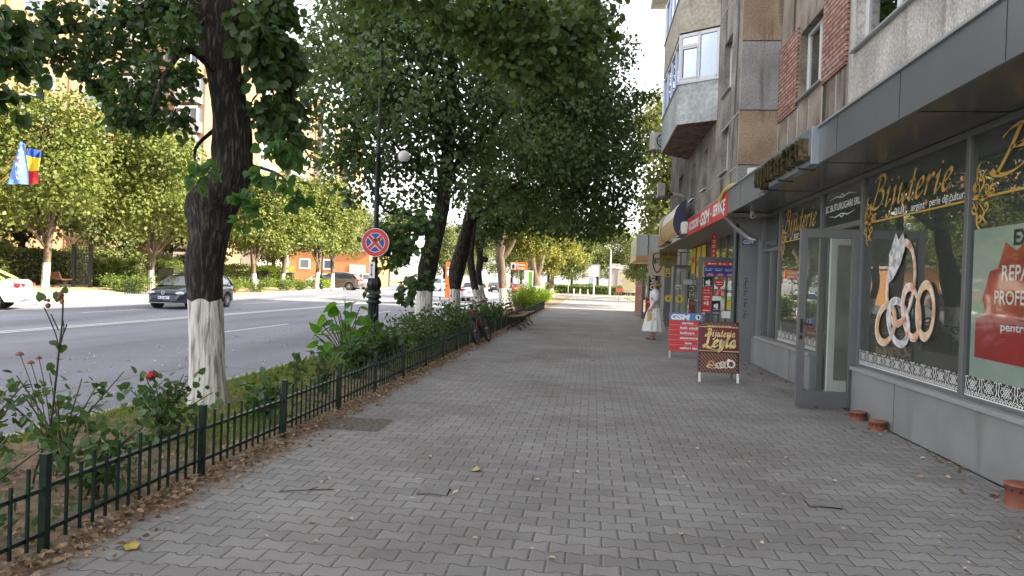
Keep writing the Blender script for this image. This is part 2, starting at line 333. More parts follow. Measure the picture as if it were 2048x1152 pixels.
def asphaltmat():
    m = bpy.data.materials.new('asphalt'); m.use_nodes = True; n, l = nt(m); b = n['Principled BSDF']; tc = n.new('ShaderNodeTexCoord')
    a = n.new('ShaderNodeTexNoise'); a.inputs['Scale'].default_value = 55; a.inputs['Detail'].default_value = 4; a.inputs['Roughness'].default_value = .8; l.new(tc.outputs['Object'], a.inputs['Vector'])
    r = n.new('ShaderNodeValToRGB'); l.new(a.outputs[0], r.inputs[0]); r.color_ramp.elements[0].position = .38; r.color_ramp.elements[1].position = .66
    r.color_ramp.elements[0].color = (.06, .063, .078, 1); r.color_ramp.elements[1].color = (.31, .325, .385, 1)
    g = n.new('ShaderNodeTexNoise'); g.inputs['Scale'].default_value = .35; g.inputs['Detail'].default_value = 6; mp = n.new('ShaderNodeMapping'); mp.inputs['Scale'].default_value = (1.6, .25, 1)
    l.new(tc.outputs['Object'], mp.inputs[0]); l.new(mp.outputs[0], g.inputs['Vector'])
    r2 = n.new('ShaderNodeValToRGB'); l.new(g.outputs[0], r2.inputs[0]); r2.color_ramp.elements[0].position = .35; r2.color_ramp.elements[1].position = .65
    r2.color_ramp.elements[0].color = (.72, .72, .72, 1); r2.color_ramp.elements[1].color = (1.18, 1.18, 1.18, 1)
    x = n.new('ShaderNodeMixRGB'); x.blend_type = 'MULTIPLY'; x.inputs[0].default_value = 1; l.new(r.outputs[0], x.inputs[1]); l.new(r2.outputs[0], x.inputs[2])
    dn = n.new('ShaderNodeTexNoise'); dn.inputs['Scale'].default_value = 1.1; dn.inputs['Detail'].default_value = 6; l.new(tc.outputs['Object'], dn.inputs['Vector']); dm = n.new('ShaderNodeMixRGB'); dm.inputs[0].default_value = .35; l.new(tc.outputs['Object'], dm.inputs[1]); l.new(dn.outputs['Color'], dm.inputs[2])
    vc = n.new('ShaderNodeTexVoronoi'); vc.feature = 'DISTANCE_TO_EDGE'; vc.inputs['Scale'].default_value = .33; l.new(dm.outputs[0], vc.inputs['Vector']); lt = n.new('ShaderNodeMath'); lt.operation = 'LESS_THAN'; lt.inputs[1].default_value = .0035; l.new(vc.outputs['Distance'], lt.inputs[0])
    mc = n.new('ShaderNodeMixRGB'); mc.inputs[2].default_value = (.03, .03, .03, 1); ms = n.new('ShaderNodeMath'); ms.operation = 'MULTIPLY'; ms.inputs[1].default_value = .6; l.new(lt.outputs[0], ms.inputs[0]); l.new(ms.outputs[0], mc.inputs[0]); l.new(x.outputs[0], mc.inputs[1]); l.new(mc.outputs[0], b.inputs['Base Color'])
    b.inputs['Roughness'].default_value = .75; bp = n.new('ShaderNodeBump'); bp.inputs['Strength'].default_value = .5; bp.inputs['Distance'].default_value = .004; l.new(a.outputs[0], bp.inputs['Height']); l.new(bp.outputs[0], b.inputs['Normal'])
    return m
def gridsheet(name, xs, ys, hf, m, kind='structure', inside=None):
    b = MB(); nx, ny = len(xs), len(ys)
    vs = [(x, y, hf(x, y)) for y in ys for x in xs]
    fs = [(j*nx+i, j*nx+i+1, (j+1)*nx+i+1, (j+1)*nx+i) for j in range(ny-1) for i in range(nx-1) if inside is None or inside((xs[i]+xs[i+1])/2, (ys[j]+ys[j+1])/2)]
    b.add(vs, fs, True); o = b.build(name, m); return tag(o, kind=kind)
M_soil = mat('soil', (.10, .07, .045), .95, var=.5, scale=9, bump=1, bscale=60, col2=(.23, .16, .10), dirt=((.12, .14, .05), .8, .55))
M_grassy = mat('grassy ground', (.10, .12, .035), .95, col2=(.26, .24, .10), scale=2.5, bump=1, bscale=50, dirt=((.30, .22, .12), 1.3, .56))
M_pave = pavermat(); M_asph = asphaltmat()
M_kerb = mat('kerb concrete', (.30, .29, .28), .85, var=.25, scale=8, bump=.6, bscale=60)
M_line = mat('road paint', (.62, .62, .60), .7, col2=(.30, .30, .30), scale=14, thr=(.5, .8))
M_fpave = mat('far pavement concrete', (.34, .30, .25), .9, var=.2, scale=3, bump=.4, bscale=30)
SX = -4.98       # kerb line
def xs_(a, b, n): return [a+(b-a)*i/n for i in range(n+1)]
gridsheet('ground', [-900, -300, -120, -80, -60]+xs_(-50, -11, 26)+[0, 10, 60, 300, 900], [-300, -60]+xs_(0, 130, 40)+[200, 400, 900], lambda x, y: hroad(x, y)-0.17, M_grassy)
gridsheet('road', xs_(-45, -11, 24)+[-8, SX-.13], [-60, -20]+xs_(0, 130, 52)+[170, 240], lambda x, y: hroad(x, y)-0.13, M_asph, inside=lambda x, y: True)
b = MB(); b.box((-20, 104.5, -.16), (60, 116, -.02)); tag(b.build('cross_road', M_asph), kind='structure')
b = MB(); b.box((-2.74, -60, -.16), (3.30, 104, 0)); b.box((3.30, 41.5, -.16), (14, 104, -.006)); tag(b.build('pavement', M_pave), kind='structure')
# planted verge between the fence and the kerb
gridsheet('verge', xs_(SX, -2.742, 10), [-30, -10]+xs_(0, 60, 90)+[80, 104], lambda x, y: -.005+.035*sin(3*x+y*1.7)*sin(y*2.3+x)*(1 if -4.8 < x < -2.9 else 0), M_soil)
b = MB(); y = -30.0
while y < 104: b.box((SX-.13, y+.006, -.16), (SX-.002, y+.994, .012+.004*R.random())); y += 1.0
tag(b.build('kerb', M_kerb, bevel=0.008), kind='structure')
# far kerb, painted in white and bare blocks, curving round the lay-by
FK = [(-34, 12), (-30, 22), (-26.5, 26.5), (-25.0, 28.9), (-22.8, 31.3), (-21.9, 33.5), (-22.1, 38), (-22.6, 45), (-23.0, 52), (-23.4, 60), (-23.8, 66), (-27, 69), (-33, 70)]
def fk_x(y): 
    for (x0, y0), (x1, y1) in zip(FK, FK[1:]):
        if y0 <= y <= y1: return x0+(x1-x0)*(y-y0)/(y1-y0)
    return -34 if y < 12 else -70
q = crom(FK, 14); ba, bb_ = MB(), MB(); acc = 0; seg = [Vector((*q[0], 0))]; k = 0
for p in q[1:]:
    pv = Vector((*p, 0)); seg.append(pv); acc += (seg[-1]-seg[-2]).length
    if acc > .95:
        a, c = seg[0], seg[-1]; z = hroad(a.x, a.y); d = (c-a).normalized()*.006
        t_ = ba if k % 2 else bb_
        t_.bar(a+d+Vector((0, 0, z-.055)), c-d+Vector((0, 0, z-.055)), .16, .19); seg = [c]; acc = 0; k += 1
tag(ba.build('far_kerb_white_blocks', mat('white kerb paint', (.70, .69, .64), .8, var=.12, scale=9), bevel=.01), kind='structure')
tag(bb_.build('far_kerb_bare_blocks', mat('bare kerb', (.27, .24, .21), .85, var=.2, scale=9), bevel=.01), kind='structure')
def hfar(x, y):
    d = fk_x(y)-.04-x; return hroad(x, y)+.035+.36*sstep(1.5, 5.5, d)*sstep(64, 44, y)
ys = [0, 6, 12]+xs_(14, 68, 54); b = MB(); rows = []; ds = [0, .5, 1.6, 3, 4.5, 6, 10, 20, 45]
for y in ys: rows.append([(fk_x(y)-.08-d, y, hfar(fk_x(y)-.08-d, y)) for d in ds])
vs = [p for r_ in rows for p in r_]; n_ = len(ds)
fa = [(j*n_+i+1, j*n_+i, (j+1)*n_+i, (j+1)*n_+i+1) for j in range(len(ys)-1) for i in range(n_-1)]
fs1 = [f for f in fa if (f[0]-1) % n_ < 4 and ys[f[0]//n_] < 38]; fs2 = [f for f in fa if not ((f[0]-1) % n_ < 4 and ys[f[0]//n_] < 38)]
b.add(vs, [tuple(reversed(f)) for f in fs1], True); tag(b.build('far_pavement', M_fpave), kind='structure')
b = MB(); b.add(vs, [tuple(reversed(f)) for f in fs2], True); tag(b.build('far_verge', mat('dry verge', (.20, .19, .09), .95, col2=(.42, .30, .17), scale=3, bump=.8, bscale=40)), kind='structure')
# markings
b = MB()
def line(x0, x1, ya, yb, m=30):
    ys = xs_(ya, yb, max(1, int((yb-ya)/2)))
    b.add([p for y in ys for p in ((x0, y, hroad(x0, y)-.126), (x1, y, hroad(x1, y)-.126))], [(2*i, 2*i+1, 2*i+3, 2*i+2) for i in range(len(ys)-1)])
line(-14.52, -14.38, -20, 60); line(-14.22, -14.08, -20, 60)
for y in range(-6, 70, 12): line(-10.11, -10.0, y+.3, y+4.7)
for y in range(-2, 70, 12): line(-18.6, -18.48, y+2, y+6.5)
tag(b.build('road_markings', M_line), kind='structure')
# rusty inspection cover half buried beside the fence
b = MB()
p0 = gz(712, 848); rect(b, Matrix.Translation((p0.x, p0.y, .004)), -.32, -.3, .32, .3)
for i in range(9): b.box((p0.x-.3, p0.y-.27+i*.065, .004), (p0.x+.3, p0.y-.25+i*.065, .010))
tag(b.build('drain_cover', mat('drain iron', (.13, .11, .09), .75, var=.4, scale=30, bump=.5)), 'square iron drain cover set in the pavers beside the green fence', 'drain cover')
# ================================================================= right hand side: jewellery shop
M_frame = mat('grey aluminium', (.15, .155, .165), .38, .35, var=.06, scale=3)
M_panel = mat('grey cladding', (.17, .175, .18), .5, .1, var=.07, scale=1.1, dirt=((.17, .17, .17), 2.5, .62, (.3, 1, 3)))
M_plinth = mat('plinth paint', (.195, .205, .21), .62, var=.12, scale=1.4, bump=.35, bscale=25, dirt=((.14, .135, .13), 2.2, .57, (1, 1, .18)))
M_fascia = mat('fascia metal', (.165, .180, .190), .36, .4, var=.08, scale=.8)
M_soffit = mat('soffit panel', (.12, .115, .105), .22, .25, var=.12, scale=1.2)
M_sill = mat('sill metal', (.36, .385, .40), .35, .4, var=.06, scale=3)
M_glass = glassmat('shop glass', (.80, .84, .82), .04, 1.55, dust_lift=.045)
M_dglass = glassmat('door glass', (.88, .92, .90), .0, 1.3, dust_lift=.04)
M_dark = mat('dark interior', (.30, .30, .27), .7, var=.3, scale=2)
M_white = mat('white paint', (.72, .72, .70), .5, var=.04)
M_gold = mat('gold foil', (.60, .38, .10), .35, .25, var=.12, scale=9)
M_pearl = mat('white foil', (.75, .76, .76), .5)
M_black = mat('black plastic', (.015, .015, .016), .4)
M_red = mat('red vinyl', (.50, .03, .035), .45, var=.08, scale=2)
XW, XG = 3.32, 3.42
shop = thing('jewellery_shop', 'grey shop front with gold lettering on large panes and open glass door', 'shop', (XW, 8, 0))
def part(b, name, m, par=shop, **k): return b.build(name, m, par, world=True, **k)
b = MB(); b.box((XW, -4, 0), (XW+.2, 9.50, .54)); b.box((XW, 11.28, 0), (XW+.2, 15.3, .54)); part(b, 'plinth', M_plinth, bevel=.006)
b = MB(); b.box((XW-.03, -4, .54), (XG+.03, 9.50, .585)); b.box((XW-.03, 11.28, .54), (XG+.03, 14.98, .585)); part(b, 'sill', M_sill, bevel=.004)
b = MB(); b.box((XG-.03, 15.0, .54), (XG+.1, 15.3, 3.05)); part(b, 'side_panel', M_panel)
for y0 in (3.2, 6.97, 9.57, 11.2, 13.62, 14.95): b = MB(); b.box((XG-.035, y0-.035, .585 if y0 not in (9.57, 11.2) else 0), (XG+.045, y0+.035, 3.05)); part(b, 'mullion', M_frame, bevel=.004)
b = MB(); b.box((XG-.03, -4, 2.985), (XG+.04, 14.95, 3.048)); b.box((XG-.03, -4, .585), (XG+.04, 9.53, .62)); b.box((XG-.03, 11.24, .585), (XG+.04, 14.9, .62))
b.box((XG-.028, 9.6, 2.40), (XG+.045, 11.17, 2.47)); b.box((XG-.028, 13.66, 2.28), (XG+.045, 14.92, 2.34)); b.box((XG-.028, 14.2, .62), (XG+.03, 14.25, 2.28)); part(b, 'frame', M_frame, bevel=.003)
# panes with their lettering
GL = XG-.006
def pane(y0, y1, z0=.62, z1=2.985, par=shop, x=XG, m=None):
    b = MB(); b.box((x, y0, z0), (x+.008, y1, z1)); return b.build('window_pane', m or M_glass, par, world=True)
def sub(b, name, m, par): # decal as a sub-part in world space (parents carry identity rotation)
    o = b.build(name, m); o.parent = par
    off = par.location + (par.parent.location if par.parent else Vector((0, 0, 0)))
    me = o.data; me.transform(Matrix.Translation(-off)); return o
pN = pane(-4, 3.17); pD = pane(3.235, 6.935); pC = pane(7.005, 9.535); pT = pane(9.605, 11.165, 2.47); pA = pane(11.235, 13.585); pS = pane(13.655, 14.2, .62, 2.28); pS2 = pane(14.25, 14.91, .62, 2.28); pS3 = pane(13.655, 14.91, 2.34)
def wfr(y, z, x=GL): return Matrix.Translation((x, y, z)) @ FR
def px_plane(x):      # an outline given by photo positions, laid on the pane itself
    def f(px, py): p = gx(px, py, x); return p
    return f
PG = px_plane(GL)
def poly_px(b, pts, P=PG): b.add([P(*p) for p in pts], [tuple(range(len(pts)))]); return b
def ell_px(b, cx, cy, rx, ry, ang=0, inner=0, P=PG, n=30, a0=0, a1=360):
    a = radians(ang); c, s_ = cos(a), sin(a); o_, i_ = [], []
    for k in range(n+1):
        t = radians(a0+(a1-a0)*k/n); x, y = rx*cos(t), ry*sin(t); o_.append(P(cx+x*c-y*s_, cy+x*s_+y*c)); i_.append(P(cx+(x*c-y*s_)*inner, cy+(x*s_+y*c)*inner))
    b.add(o_+i_, [(k, k+1, n+2+k, n+1+k) for k in range(n)]); return b
def swirl(b, M, cx, cy, r, turns, w, flip=1, a0=0):
    pts = []
    for i in range(14):
        t = i/13; a = a0+flip*t*turns*2*pi; rr = r*(1-t*.85); pts.append((cx+rr*cos(a), cy+rr*sin(a)))
    stroke(b, pts, M, w, k=3)
def scroll(b, M, s=1.0):
    for (cx, cy, r, tn, fl, a0) in ((.07,.10,.085,1.2,1,-1.2),(.13,.22,.06,1.1,-1,3.6),(.05,-.10,.07,1.1,-1,1.2),(.16,-.20,.05,1.1,1,-3),(.27,.07,.06,1.2,-1,3.0),(.27,-.09,.055,1.2,1,-3),(.38,.04,.035,1,-1,3)):
        swirl(b, M, cx*s, cy*s, r*s, tn, .028*s, fl, a0)
    for pts in (((.0,.0),(.1,.03),(.2,-.02),(.32,.03),(.46,.0)), ((.02,.02),(.08,.16),(.1,.3),(.16,.36)), ((.02,-.02),(.1,-.14),(.12,-.26),(.2,-.33)), ((.14,.05),(.22,.14),(.2,.22),(.27,.27)), ((.14,-.05),(.24,-.14),(.22,-.2),(.3,-.26)), ((.3,.02),(.36,.1),(.44,.1))):
        stroke(b, [(x*s, y*s) for x, y in pts], M, .035*s)
M_band = M_pearl
def band(yl, yr, par):
    b = MB(); M = wfr(yl, .622); W = yl-yr; u = .265; n = max(1, int(round(W/u))); u = W/n
    for i in range(n):
        c = u*(i+.5)
        for a in (-1, 0, 1):
            for sx in (-1, 1):
                x0, y0 = c+a*.03-sx*.042, .105-.042*1; x1, y1 = c+a*.03+sx*.042, .105+.042
                stroke(b, [(x0, y0), ((x0+x1)/2, (y0+y1)/2), (x1, y1)], M, .008, taper=False, k=1)
        stroke(b, [(c-.095, .105), (c, .175), (c+.095, .105), (c, .035), (c-.095, .105)], M, .005, taper=False, k=1)
        for s_ in (-1, 1):
            e = c+s_*u*.46; stroke(b, [(e, .02), (e-s_*.02, .05), (e, .09), (e-s_*.012, .13), (e, .175)], M, .009, taper=False, k=3)
            stroke(b, [(e-s_*.012, .165), (e-s_*.03, .176), (e-s_*.045, .16)], M, .007, taper=False, k=2)
        for k in range(6): x0 = u*i+u*k/6; stroke(b, [(x0, .012), (x0+u/12, .034), (x0+u/6, .012)], M, .009, taper=False, k=2)
        for k in range(2): x0 = u*i+u*k/2; stroke(b, [(x0, .05), (x0+u/8, .028), (x0+u/4, .05), (x0+3*u/8, .03), (x0+u/2, .05)], M, .006, taper=False, k=2)
    rect(b, M, 0, -.001, W, .009); sub(b, 'ornament_band', M_band, par)
band(9.53, 7.01, pC); band(6.93, 3.24, pD); band(13.58, 11.24, pA); band(3.16, 0, pN)
def bijuterie(par, yl, yr, full=True):
    b = MB(); W = yl-yr; M = wfr(yl, 0)
    put_script(b, 'Bijuterie', M, .19*W/2.6, 2.565, .38, w=W*.79/(4.87*.38), slant=.28, pen=.13, thin=.03, ang=35)
    rect(b, M, .03, 2.392, W-.03, 2.412); M2 = wfr(yl-.0, 2.40); scroll(b, M2, .9); sub(b, 'gold_lettering', M_gold, par)
    if full:
        b = MB(); put_text(b, 'aur', M, height=.13, width=.30, x=W*.362, y=2.425); put_text(b, 'argint', M, height=.095, width=.33, x=W*.53, y=2.425); put_text(b, 'perle de cultura', M, height=.085, width=.74, x=W*.70, y=2.435)
        sub(b, 'small_lettering', M_pearl, par); b = MB()
        for fx in (.478, .672): b.add([M @ Vector((W*fx+dx, 2.47+dy, 0)) for dx, dy in ((-.03, .02), (-.015, .04), (.015, .04), (.03, .02), (0, -.03))], [(0, 1, 2, 3, 4)])
        sub(b, 'gem_mark', mat('copper foil', (.6, .3, .15), .4, .3), par)
bijuterie(pC, 9.535, 7.005); bijuterie(pD, 6.935, 3.235); bijuterie(pA, 13.585, 11.235); bijuterie(pN, 3.17, -.6)
b = MB(); M = wfr(11.165, 0); put_text(b, 'SC BUTURUGARI SRL', M, width=1.38, height=.10, x=.09, y=2.69, bold=.012)
for sg, zz in ((1, 2.85), (-1, 2.63)):
    stroke(b, [(.25, zz), (.5, zz+.03*sg), (.78, zz+.005*sg), (1.05, zz+.03*sg), (1.3, zz)], M, .012); stroke(b, [(.5, zz+.05*sg), (.68, zz+.02*sg), (.78, zz+.05*sg), (.88, zz+.02*sg), (1.06, zz+.05*sg)], M, .016)
sub(b, 'white_lettering', M_pearl, pT)
# the printed rings on the middle pane
mg1 = mat('ring gold print', (.50, .24, .07), .4, .15, col2=(.80, .66, .50), scale=9, thr=(.3, .7)); ms1 = mat('ring silver print', (.30, .31, .36), .35, .2, col2=(.80, .80, .84), scale=12, thr=(.35, .6)); mr1 = mat('ring rose print', (.55, .22, .12), .4, .1, col2=(.85, .70, .62), scale=10, thr=(.35, .65))
def ring(pxs, m, nm='printed_ring', white=True):
    if white:
        b = MB(); 
        for (cx, cy, rx, ry, an, inn) in pxs: ell_px(b, cx, cy, rx+1.6, ry+1.8, an, inn*.96)
        sub(b, nm+'_outline', M_pearl, pC)
    b = MB()
    for (cx, cy, rx, ry, an, inn) in pxs: ell_px(b, cx, cy, rx, ry, an, inn, P=px_plane(GL-.003-.001*len(pC.children)))
    sub(b, nm, m, pC)
ring([(1802, 566, 28, 88, 6, .86)], mr1)
b = MB(); P2 = px_plane(GL-.012)
poly_px(b, [(1776, 568), (1778, 510), (1792, 466), (1797, 480), (1806, 465), (1812, 490), (1800, 530), (1786, 558)], P2); sub(b, 'printed_diamond', ms1, pC)
ring([(1772, 648, 20, 43, 8, .70)], mg1); ring([(1797, 645, 22, 50, -8, .72)], ms1); ring([(1823, 625, 19, 58, -5, .74)], mr1); ring([(1851, 622, 19, 60, 2, .72)], mg1)
# big pane: posters behind the glass
b = MB(); b.box((3.412, 3.25, .80), (3.415, 6.86, 2.12)); part(b, 'pale_board', mat('pale green board', (.19, .26, .23), .35, var=.05, coat=1.0))
P3 = px_plane(3.55); M3 = Matrix.Translation((3.552, 0, 0)) @ FR; SX_ = -1
b = MB(); b.add([Vector((3.409, y, z)) for y, z in ((6.78, .98), (6.78, 1.32), (6.62, 1.36), (6.68, 1.5), (6.58, 1.74), (6.46, 1.76), (6.36, 1.98), (6.2, 1.90), (6.0, 2.02), (5.8, 1.86), (5.3, 1.8), (5.2, 1.4), (4.6, 1.32), (4.0, 1.30), (4.0, .93))], [tuple(range(15))]); part(b, 'red_sticker', mat('red window film', (.21, .014, .018), .35, var=.12, scale=3, coat=1.0))
b = MB(); M = Matrix.Translation((3.406, 6.46, 0)) @ FR
for tx, w_, h_, x_, y_ in (('REPARATII', .78, .13, .07, 1.66), ('PROFESIONALE', 1.05, .12, -.03, 1.46), ('pentru din aur', .85, .07, .08, 1.24)): b = MB(); put_text(b, tx, M, width=w_, height=h_, x=x_, y=y_, bold=.02); part(b, 'sticker_lettering', mat('dull white foil', (.45, .45, .44), .4, coat=.6))
b = MB(); put_text(b, 'EXECUTAM', M, width=.95, height=.13, x=.22, y=2.0-.1+.05, bold=.02); part(b, 'poster_lettering', M_black)
# room behind the glass
b = MB(); b.box((4.9, -4, .0), (5.0, 15.3, 3.2)); b.box((3.5, -4, 3.06), (4.9, 15.3, 3.12)); b.box((XG+.1, -4, 0.001), (4.9, 15.3, .05)); b.box((3.55, 15.2, .05), (4.9, 15.29, 3.05)); b.box((3.55, 11.32, .05), (4.6, 11.36, 3.05)); b.box((3.55, 9.38, .05), (4.4, 9.42, 3.05))
part(b, 'interior_wall', M_dark)
b = MB(); b.box((3.6, 7.2, .05), (3.95, 9.3, .75)); b.box((3.6, 11.5, .05), (4.0, 14.5, .9)); b.box((3.6, 3.2, .05), (3.7, 6.4, .6)); part(b, 'display_counter', mat('display wood', (.25, .2, .15), .6))
b = MB()
for y0 in (9.75, 10.45): 
    for z0, z1 in ((.1, .2), (2.2, 2.3)): b.box((3.98, y0, z0), (4.03, y0+.62, z1))
    b.box((3.98, y0, .2), (4.03, y0+.08, 2.2)); b.box((3.98, y0+.54, .2), (4.03, y0+.62, 2.2))
part(b, 'inner_door_frame', M_white)
b = MB()
for x0, x1 in ((3.46, 3.55), (3.86, 3.95)): b.box((x0, 10.9, .02), (x1, 10.96, 2.32))
b.box((3.55, 10.9, .02), (3.86, 10.96, .22)); b.box((3.55, 10.9, 2.22), (3.86, 10.96, 2.32)); part(b, 'inner_door', M_pvc0 := mat('white door frame', (.60, .61, .60), .4))
# door leaf standing open
dh = gx(1714, 470, 3.40); dt = .0
door = MB(); dx0, dx1, dy, dz0, dz1 = 2.655, 3.395, 9.60, .03, 2.335
door.box((dx0, dy-.03, dz0), (dx0+.095, dy+.03, dz1)); door.box((dx1-.095, dy-.03, dz0), (dx1, dy+.03, dz1)); door.box((dx0+.095, dy-.03, dz0), (dx1-.095, dy+.03, dz0+.20)); door.box((dx0+.095, dy-.03, dz1-.12), (dx1-.095, dy+.03, dz1))
dr = part(door, 'door', M_frame, bevel=.004)
b = MB(); b.box((dx0+.09, dy-.008, dz0+.19), (dx1-.09, dy+.008, dz1-.11)); sub(b, 'door_glass', M_dglass, dr)
b = MB(); b.box((dx0+.03, dy-.045, .98), (dx0+.06, dy-.03, 1.16)); b.tube([(dx0+.045, dy-.04, 1.11), (dx0+.045, dy-.075, 1.11), (dx0+.17, dy-.085, 1.09)], .011, 8); b.box((dx0+.025, dy-.043, .90), (dx0+.06, dy-.03, .95)); sub(b, 'handle', M_black, dr)
b = MB()
for z in (.5, 1.5, 2.05): b.box((dx1, dy-.035, z), (dx1+.022, dy+.01, z+.12))
sub(b, 'hinge', M_black, dr)
# canopy, fascia and the row of standing letters
b = MB(); b.box((2.62, -4, 3.052), (3.6, 14.35, 3.07))
part(b, 'soffit', M_soffit); b = MB()
for y in (-1.2, 1.3, 3.8, 6.3, 8.8, 11.3, 13.8): b.box((2.63, y, 3.047), (3.4, y+.008, 3.0515))
part(b, 'soffit_joint', M_black)
b = MB(); b.box((2.585, -4, 3.03), (2.62, 8.72, 3.45)); b.box((2.585, 11.35, 3.0), (2.62, 14.42, 3.47)); b.box((2.62, -4, 3.07), (3.6, 14.42, 3.44)); part(b, 'fascia', M_fascia)
b = MB()
for y in (-1.5, .1, 1.7, 3.3, 4.9, 6.5, 8.1, 11.7, 13.2): b.box((2.582, y, 3.035), (2.5855, y+.006, 3.445))
part(b, 'fascia_seam', M_black); b = MB()
for y in (1.0, 3.4, 5.8, 8.2, 12.4): b.box((XW-.0025, y, .02), (XW+.001, y+.006, .53))
part(b, 'plinth_seam', M_trim_ if False else M_black); b = MB(); b.box((2.56, -4, 3.45), (2.66, 8.72, 3.475)); b.box((2.56, 11.35, 3.47), (2.66, 14.42, 3.495)); part(b, 'fascia_cap', M_sill)
b = MB(); b.prism([(2.86, 2.92), (3.5, 2.44), (3.5, 3.05), (2.62, 3.05)], frame((0, 15.02, 0), (1, 0, 0), (0, 0, 1)), -.03) ; part(b, 'canopy_end', M_panel)
b = MB(); b.box((2.50, 8.72, 3.02), (2.62, 11.35, 3.465)); part(b, 'sign_box', mat('sign box metal', (.30, .34, .38), .3, .5, var=.05), bevel=.004)
ML = Matrix.Translation((2.42, 11.22, 3.08)) @ FR
for i, ch in enumerate('BIJUTERIETEAL'):
    b = MB(); v, f = text_verts(ch, 0, .015); x0 = min(p[0] for p in v); wd = max(p[0] for p in v)-x0; w_ = .125; s_ = min(1, w_/max(wd*.34, 1e-3))
    P = [((p[0]-x0)*.34*s_+i*.195, p[1]*.38) for p in v]
    vs = [ML @ Vector((x, y, .03)) for x, y in P]+[ML @ Vector((x, y, -.085)) for x, y in P]; n_ = len(P)
    ed = {}
    for q in f:
        for a, c in zip(q, q[1:]+q[:1]): ed[(a, c)] = 1
    rim = [(a, c, c+n_, a+n_) for (a, c) in ed if (c, a) not in ed]
    b.add(vs, [tuple(q) for q in f]+[tuple(n_+k for k in reversed(q)) for q in f]+rim); part(b, 'standing_letter', mat('mirror brass', (.03, .024, .014), .35, .7, col2=(.17, .13, .06), scale=14))
b = MB()
for y in (8.95, 9.9, 10.8): b.bar((2.42, y, 3.0), (2.62, y, 2.985), .02)
part(b, 'sign_bracket', M_black)
b = MB(); b.box((3.06, 15.32, 0), (3.6, 15.62, 3.05)); part(b, 'column', M_panel)
b = MB(); b.box((3.075, 15.300, 2.46), (3.30, 15.318, 2.58)); o = part(b, 'number_plate', mat('blue plate', (.03, .06, .28), .4)); b = MB(); put_text(b, 'GSM', frame((3.09, 15.298, 2.48), (1, 0, 0), (0, 0, 1)), width=.20, height=.08, bold=.02); sub(b, 'plate_lettering', M_pearl, o)
b = MB(); Mg = frame((3.17, 15.316, 0), (1, 0, 0), (0, 0, 1)); 
for z in (.98, 1.22, 1.46, 1.66):
    for pts in (((-.05, .09), (.0, .1), (.06, .085)), ((.02, .1), (-.01, .0), (.01, -.09)), ((-.04, .0), (.03, .03), (.06, .01)), ((-.05, -.05), (.02, -.03))): stroke(b, [(x, y+z) for x, y in pts], Mg, .014)
part(b, 'graffiti', mat('graffiti ink', (.03, .035, .07), .7))
b = MB(); b.tube([(2.98, 15.5, 3.05), (2.98, 15.5, .25), (2.93, 15.42, .12), (2.86, 15.36, .08)], .06, 10); 
for z in (.6, 1.6, 2.6): b.tube([(2.98, 15.5, z), (2.98, 15.5, z+.04)], .07, 10)
part(b, 'drainpipe', mat('drainpipe', (.035, .045, .055), .4, .3))
# small things on the shop
t = thing('security_camera', 'small white dome camera under the grey canopy beside the red sign', 'security camera', (3.02, 14.2, 3.05)); b = MB(); b.lathe([(.0, 0), (.045, 0), (.045, -.05), (.03, -.07)], 12); b.build('mount', M_white, t); b = MB(); b.ball((0, -.02, -.10), .05); b.build('dome', M_white, t); b = MB(); b.ball((-.01, -.055, -.11), .025); b.build('lens', M_black, t)
def acunit(loc, rz, label, g='air conditioners on the apartment building', s=1):
    t = thing('air_conditioner', label, 'air conditioner', loc, rz, None, s); b = MB(); b.box((-.4, -.15, 0), (.4, .15, .55)); b.build('casing', mat('ac casing', (.55, .55, .52), .5, var=.15, scale=5), t, bevel=.015)
    b = MB(); b.lathe([(.22, 0), (.22, .012), (.19, .012), (.19, 0)], 24, M=Matrix.Translation((-.1, -.152, .28)) @ Matrix.Rotation(pi/2, 4, 'X'), o=(0, 0, 0))
    for i in range(8): a = i*pi/4; b.bar((-.1, -.158, .28), (-.1+.2*cos(a), -.158, .28+.2*sin(a)), .008)
    b.build('fan_grille', M_black, t); b = MB(); b.bar((-.35, -.15, -.02), (-.35, .3, -.02), .03); b.bar((.35, -.15, -.02), (.35, .3, -.02), .03); b.build('bracket', M_frame, t); return t
acunit((3.0, 13.9, 3.46), radians(60), 'white air conditioner lying on the canopy roof behind the brass letters', s=.62)
b = MB(); pts = [gx(1483, 368, 2.75), gx(1462, 371, 2.62), gx(1447, 385, 2.56), gx(1440, 402, 2.54)]; b.tube([Vector(crom([tuple(p) for p in pts], 4)[i]) for i in range(0, 13)], .035, 8)
t = b.build('cable_conduit', mat('yellow hose', (.55, .42, .07), .5)); tag(t, 'yellow corrugated hose bending over the canopy edge by the red sign', 'hose')
for k, (dx, col) in enumerate(((0, (.5, .5, .48)), (.03, (.42, .41, .39)), (-.025, (.2, .2, .2)))):
    b = MB(); pts = [tuple(gx(a, c, x)) for a, c, x in ((1438, 400, 2.54), (1446, 425+k*2, 2.57), (1464, 447+k*3, 2.75), (1487, 466+k*4, 2.98), (1500, 476+k*2, 3.1), (1512, 480, 3.18))]
    b.tube(crom(pts, 5), .014, 6); b.build('cable', mat('cable %d' % k, col, .6)); o = COL.objects[-1]; tag(o, ['pale cable', 'light grey cable', 'dark cable'][k]+' hanging from the canopy to the grey column', 'cable')
